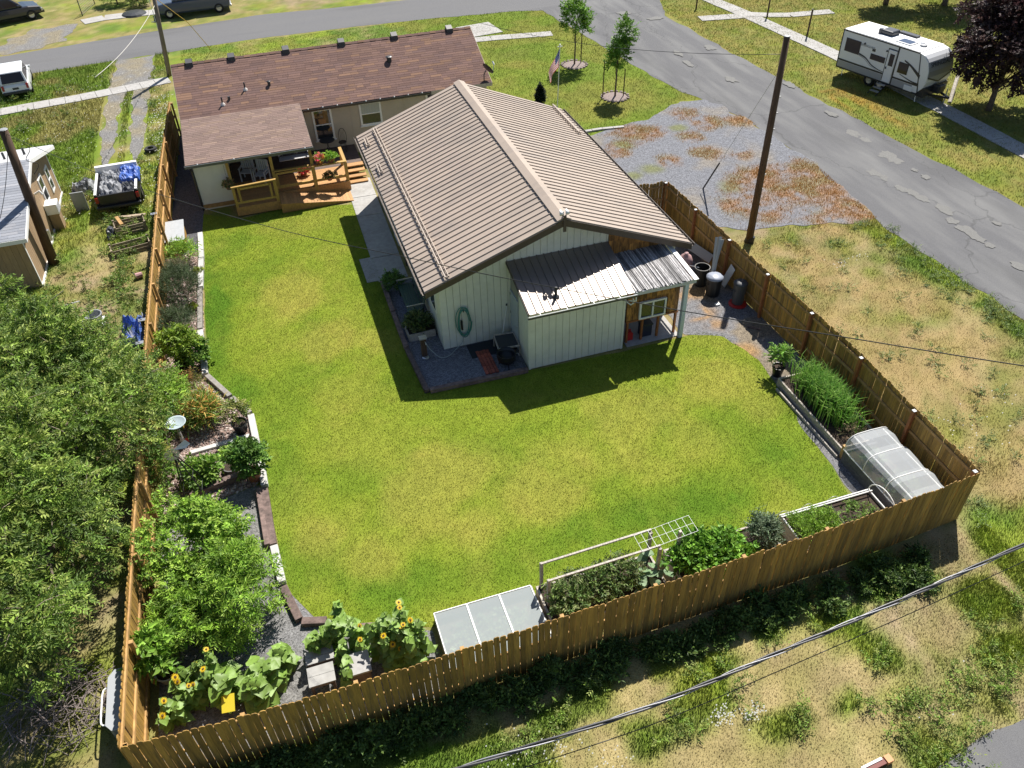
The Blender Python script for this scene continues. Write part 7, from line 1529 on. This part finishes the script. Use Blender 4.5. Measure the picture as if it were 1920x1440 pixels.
# ------------------------------------------------------------------ bins and clutter at the right fence
def can_(name, label, x, y, r, h, m, lid=False, rim=True, cat='bin'):
    t = thing(name, label, cat, (x, y, 0)); MB().lathe([(r * .82, 0), (r * .85, .05), (r, h), (r * 1.05, h), (r * 1.05, h - .04 + .06), (r * .95, h + .02), (r * .8, .06), (0, .06)], (x, y, 0), 18, caps=False).build('can', m, t, smooth=False)
    if lid: MB().lathe([(r * 1.08, h + .02), (r * 1.08, h + .06), (r * .8, h + .12), (0, h + .14)], (x, y, 0), 18, caps=False).build('lid', m if lid is True else lid, t, smooth=True)
    for s in (-1, 1): MB().tube([(x + s * r * .95, y - .1, h * .75), (x + s * r * 1.15, y, h * .78), (x + s * r * .95, y + .1, h * .75)], .015, 5).build('handle', m, t)
    return t
M_trash = mat('trash_black', (.02, .022, .022), .45)
can_('trash_can', 'open black trash can by the white bundle', 14.35, 22.35, .28, .75, M_trash); can_('trash_can', 'black trash can with pale lid nearest the lean-to', 14.45, 21.6, .29, .72, M_trash, mat('pale_lid', (.30, .33, .40), .4)); can_('trash_can', 'tall charcoal lidded can with red base by the fence', 15.0, 20.75, .24, .85, mat('charcoal_can', (.06, .065, .07), .5), True)
MB().lathe([(.33, 0), (.33, .03), (.25, .05), (0, .05)], (15.0, 20.72, .01), 16, caps=False).build('red_base', MATS['red_plastic'], None, label='red round stand under the tall charcoal can', cat='stand')
pt_ = thing('propane_tank', 'faded pink upright tank beside the open trash can', 'tank', (14.05, 23.1, 0)); MB().lathe([(.2, 0), (.26, .06), (.26, .7), (.2, .86), (.08, .92), (.08, 1.0), (0, 1.0)], (14.05, 23.1, 0), 16, caps=False).build('tank', mat('faded_tank', (.40, .25, .25), .6, noise=.15), pt_, smooth=True); MB().tube([(14.0, 22.7, .7), (14.3, 22.5, .65)], .02, 6).build('pipe', M_chrome, pt_)
ub = thing('folded_umbrella', 'bundle of white folded umbrella poles leaning on the fence', 'umbrella', (14.7, 22.0, 0)); RR = random.Random(4)
for i in range(6): MB().tube([(14.55 + RR.uniform(-.08, .08), 21.95 + RR.uniform(-.08, .08), .6), (15.0 + RR.uniform(-.12, .12), 22.5 + RR.uniform(-.15, .15), 1.75)], [.035, .05], 6).build('rib', mat('umbrella_cloth', (.50, .50, .46), .8), ub)
MB().tube([(14.5, 21.9, 0), (14.6, 22.0, .7)], .025, 6).build('pole', M_grey, ub)
MB().beam((15.1, 22.0, .0), (15.22, 21.7, .95), .3, .03, (1, 0, 0)).build('white_plank', M_white, None, label='short white board leaning between cans and fence', cat='board'); MB().beam((14.8, 24.6, .5), (15.1, 23.0, .55), .35, .03, (-1, 0, .6)).build('grey_plank', M_grey, None, label='long grey board leaning on the fence behind the tank', cat='board'); MB().beam((14.15, 24.9, 1.0), (14.55, 23.9, .95), .2, .1).build('white_box_beam', M_white, None, label='white beam stacked at the fence near the garage eave', cat='beam')
crumple('junk_heap', 13.6, 14.2, 23.3, 24.2, .05, .5, M_dark, None, 'dark clutter heap behind the pink tank', 'heap', 21, 12, .1); MB().box(14.2, 14.36, 20.85, 20.97, .01, .07).build('white_block', M_white, None, label='small white block on the gravel near the tall can', cat='block')
MB().beam((14.6, 19.35, .03), (14.95, 19.05, .03), .07, .05).build('dark_block', M_timber, None, label='small dark block of wood on the gravel by the lawn curve', cat='block')
# ------------------------------------------------------------------ corner outside the golden fence
gr = thing('steel_tub', 'grey steel tub with a pale tube handle behind the golden fence', 'tub', (-5.75, 11.35, 0)); MB().extrude([(-5.98, 10.75, .75), (-5.98, 11.9, .75), (-5.86, 12.05, .75), (-5.55, 12.05, .75), (-5.55, 10.6, .75), (-5.86, 10.6, .75)], (0, 0, -.6)).build('tub', mat('tub_steel', (.20, .22, .24), .4, metal=.3), gr); MB().extrude([(-6.0, 10.74, .76), (-6.0, 11.91, .76), (-5.87, 12.07, .76), (-5.53, 12.07, .76), (-5.53, 10.58, .76), (-5.87, 10.58, .76)], (0, 0, .03)).build('lid', mat('tub_lid', (.33, .35, .37), .5), gr)
MB().tube(smooth_pts([(-5.98, 11.75, .6), (-6.14, 11.72, .62), (-6.16, 11.3, .62), (-6.14, 10.9, .62), (-5.98, 10.88, .6)], 4), .02, 6).build('handle', M_white, gr)
for x in (-5.9, -5.6):
    for y in (10.75, 11.9): MB().tube([(x, y, 0), (x, y, .2)], .02, 5).build('leg', M_black, gr)
bp_ = thing('brush_pile', 'tangled pile of grey dead branches under the tree', 'brush pile', (-7.4, 12.2, 0)); RR = random.Random(12)
M_dead = mat('dead_branch', (.20, .165, .15), .9, noise=.3)
for i in range(230):
    a = RR.random() * 6.28; r_ = RR.random() ** .6 * 1.25; c = V(-7.2 + r_ * math.cos(a), 11.9 + r_ * .8 * math.sin(a), RR.uniform(.03, .55) * (1.2 - r_ * .6)); d = V(RR.uniform(-1, 1), RR.uniform(-1, 1), RR.uniform(-.25, .3)).normalized() * RR.uniform(.4, 1.0); k = RR.uniform(.006, .018)
    MB().tube([c - d * .5, c + V(RR.uniform(-.08, .08), RR.uniform(-.08, .08), .08), c + d * .5], [k, k * .8, k * .4], 4).build('branch', M_dead, bp_)
# red-tipped timber at the foot of the picture
p0, p1 = G(1618, 1450), G(1668, 1425); ob = thing('painted_board', 'dark red and white board with orange end on the alley grass', 'board', p0); MB().beam(p0 + V(0, 0, .08), p0.lerp(p1, .78) + V(0, 0, .08), .12, .08).build('board', mat('dark_red', (.15, .03, .02), .6), ob); MB().beam(p0 + V(-.03, .06, .1), p0.lerp(p1, .75) + V(-.03, .06, .1), .05, .08).build('white_edge', M_white, ob); MB().beam(p0.lerp(p1, .79) + V(0, 0, .09), p1 + V(0, 0, .09), .16, .12).build('orange_end', mat('orange_end', (.55, .25, .10), .6), ob)
# ------------------------------------------------------------------ flag
fb = G(1045, 203); fg = thing('flag_pole', 'slim white flagpole with a striped flag on the front lawn', 'flagpole', fb); ft = top_at(fb, 1050, 86)
MB().tube([fb, ft], [.03, .02], 8).build('pole', M_white, fg); MB().tube([ft + V(-.12, 0, -.03), ft + V(.12, 0, -.03)], .025, 6).build('cross_fitting', M_white, fg); MB().lathe([(.0, 0), (.05, .04), (.04, .08), (0, .1)], ft, 8, caps=False).build('finial', M_white, fg)
org = ft + V(-.02, 0, -.14); nx_, nz_ = 26, 13
def fpt(u, v):
    x = -u * .62; drop = u * 1.1; return org + V(x * (1 - .1 * v) - .04 * math.sin(u * 9 + v * 2), -.08 * math.sin(u * 8 + v) , -drop - v * .75 + u * v * .15)
flag = MB(); RED, WHT, BLU = (.55, .02, .04), (.85, .85, .85), (.025, .04, .20)
for i in range(nx_):
    for j in range(nz_):
        c = BLU if (i < nx_ * .42 and j < 7) else (RED if j % 2 == 0 else WHT); flag.quad(fpt(i / nx_, j / nz_), fpt((i + 1) / nx_, j / nz_), fpt((i + 1) / nx_, (j + 1) / nz_), fpt(i / nx_, (j + 1) / nz_), c)
fo = flag.build('flag', mat('flag_cloth', vcol=True, rough=.8, trans=.25), fg, smooth=True)
st = MB()
for r_ in range(5):
    for c_ in range(6): 
        p = fpt(.04 + .36 * (c_ + .3 + .4 * (r_ % 2)) / 6, (r_ + .7) * .1); q = []
        for k in range(10):
            a = math.pi / 2 + k * math.pi / 5; rr_ = .02 if k % 2 == 0 else .008; q.append(p + V(rr_ * math.cos(a), -.012, rr_ * math.sin(a)))
        st.add(q, [tuple(range(10))])
st.build('stars', M_white, fo)
bpy.context.view_layer.update()
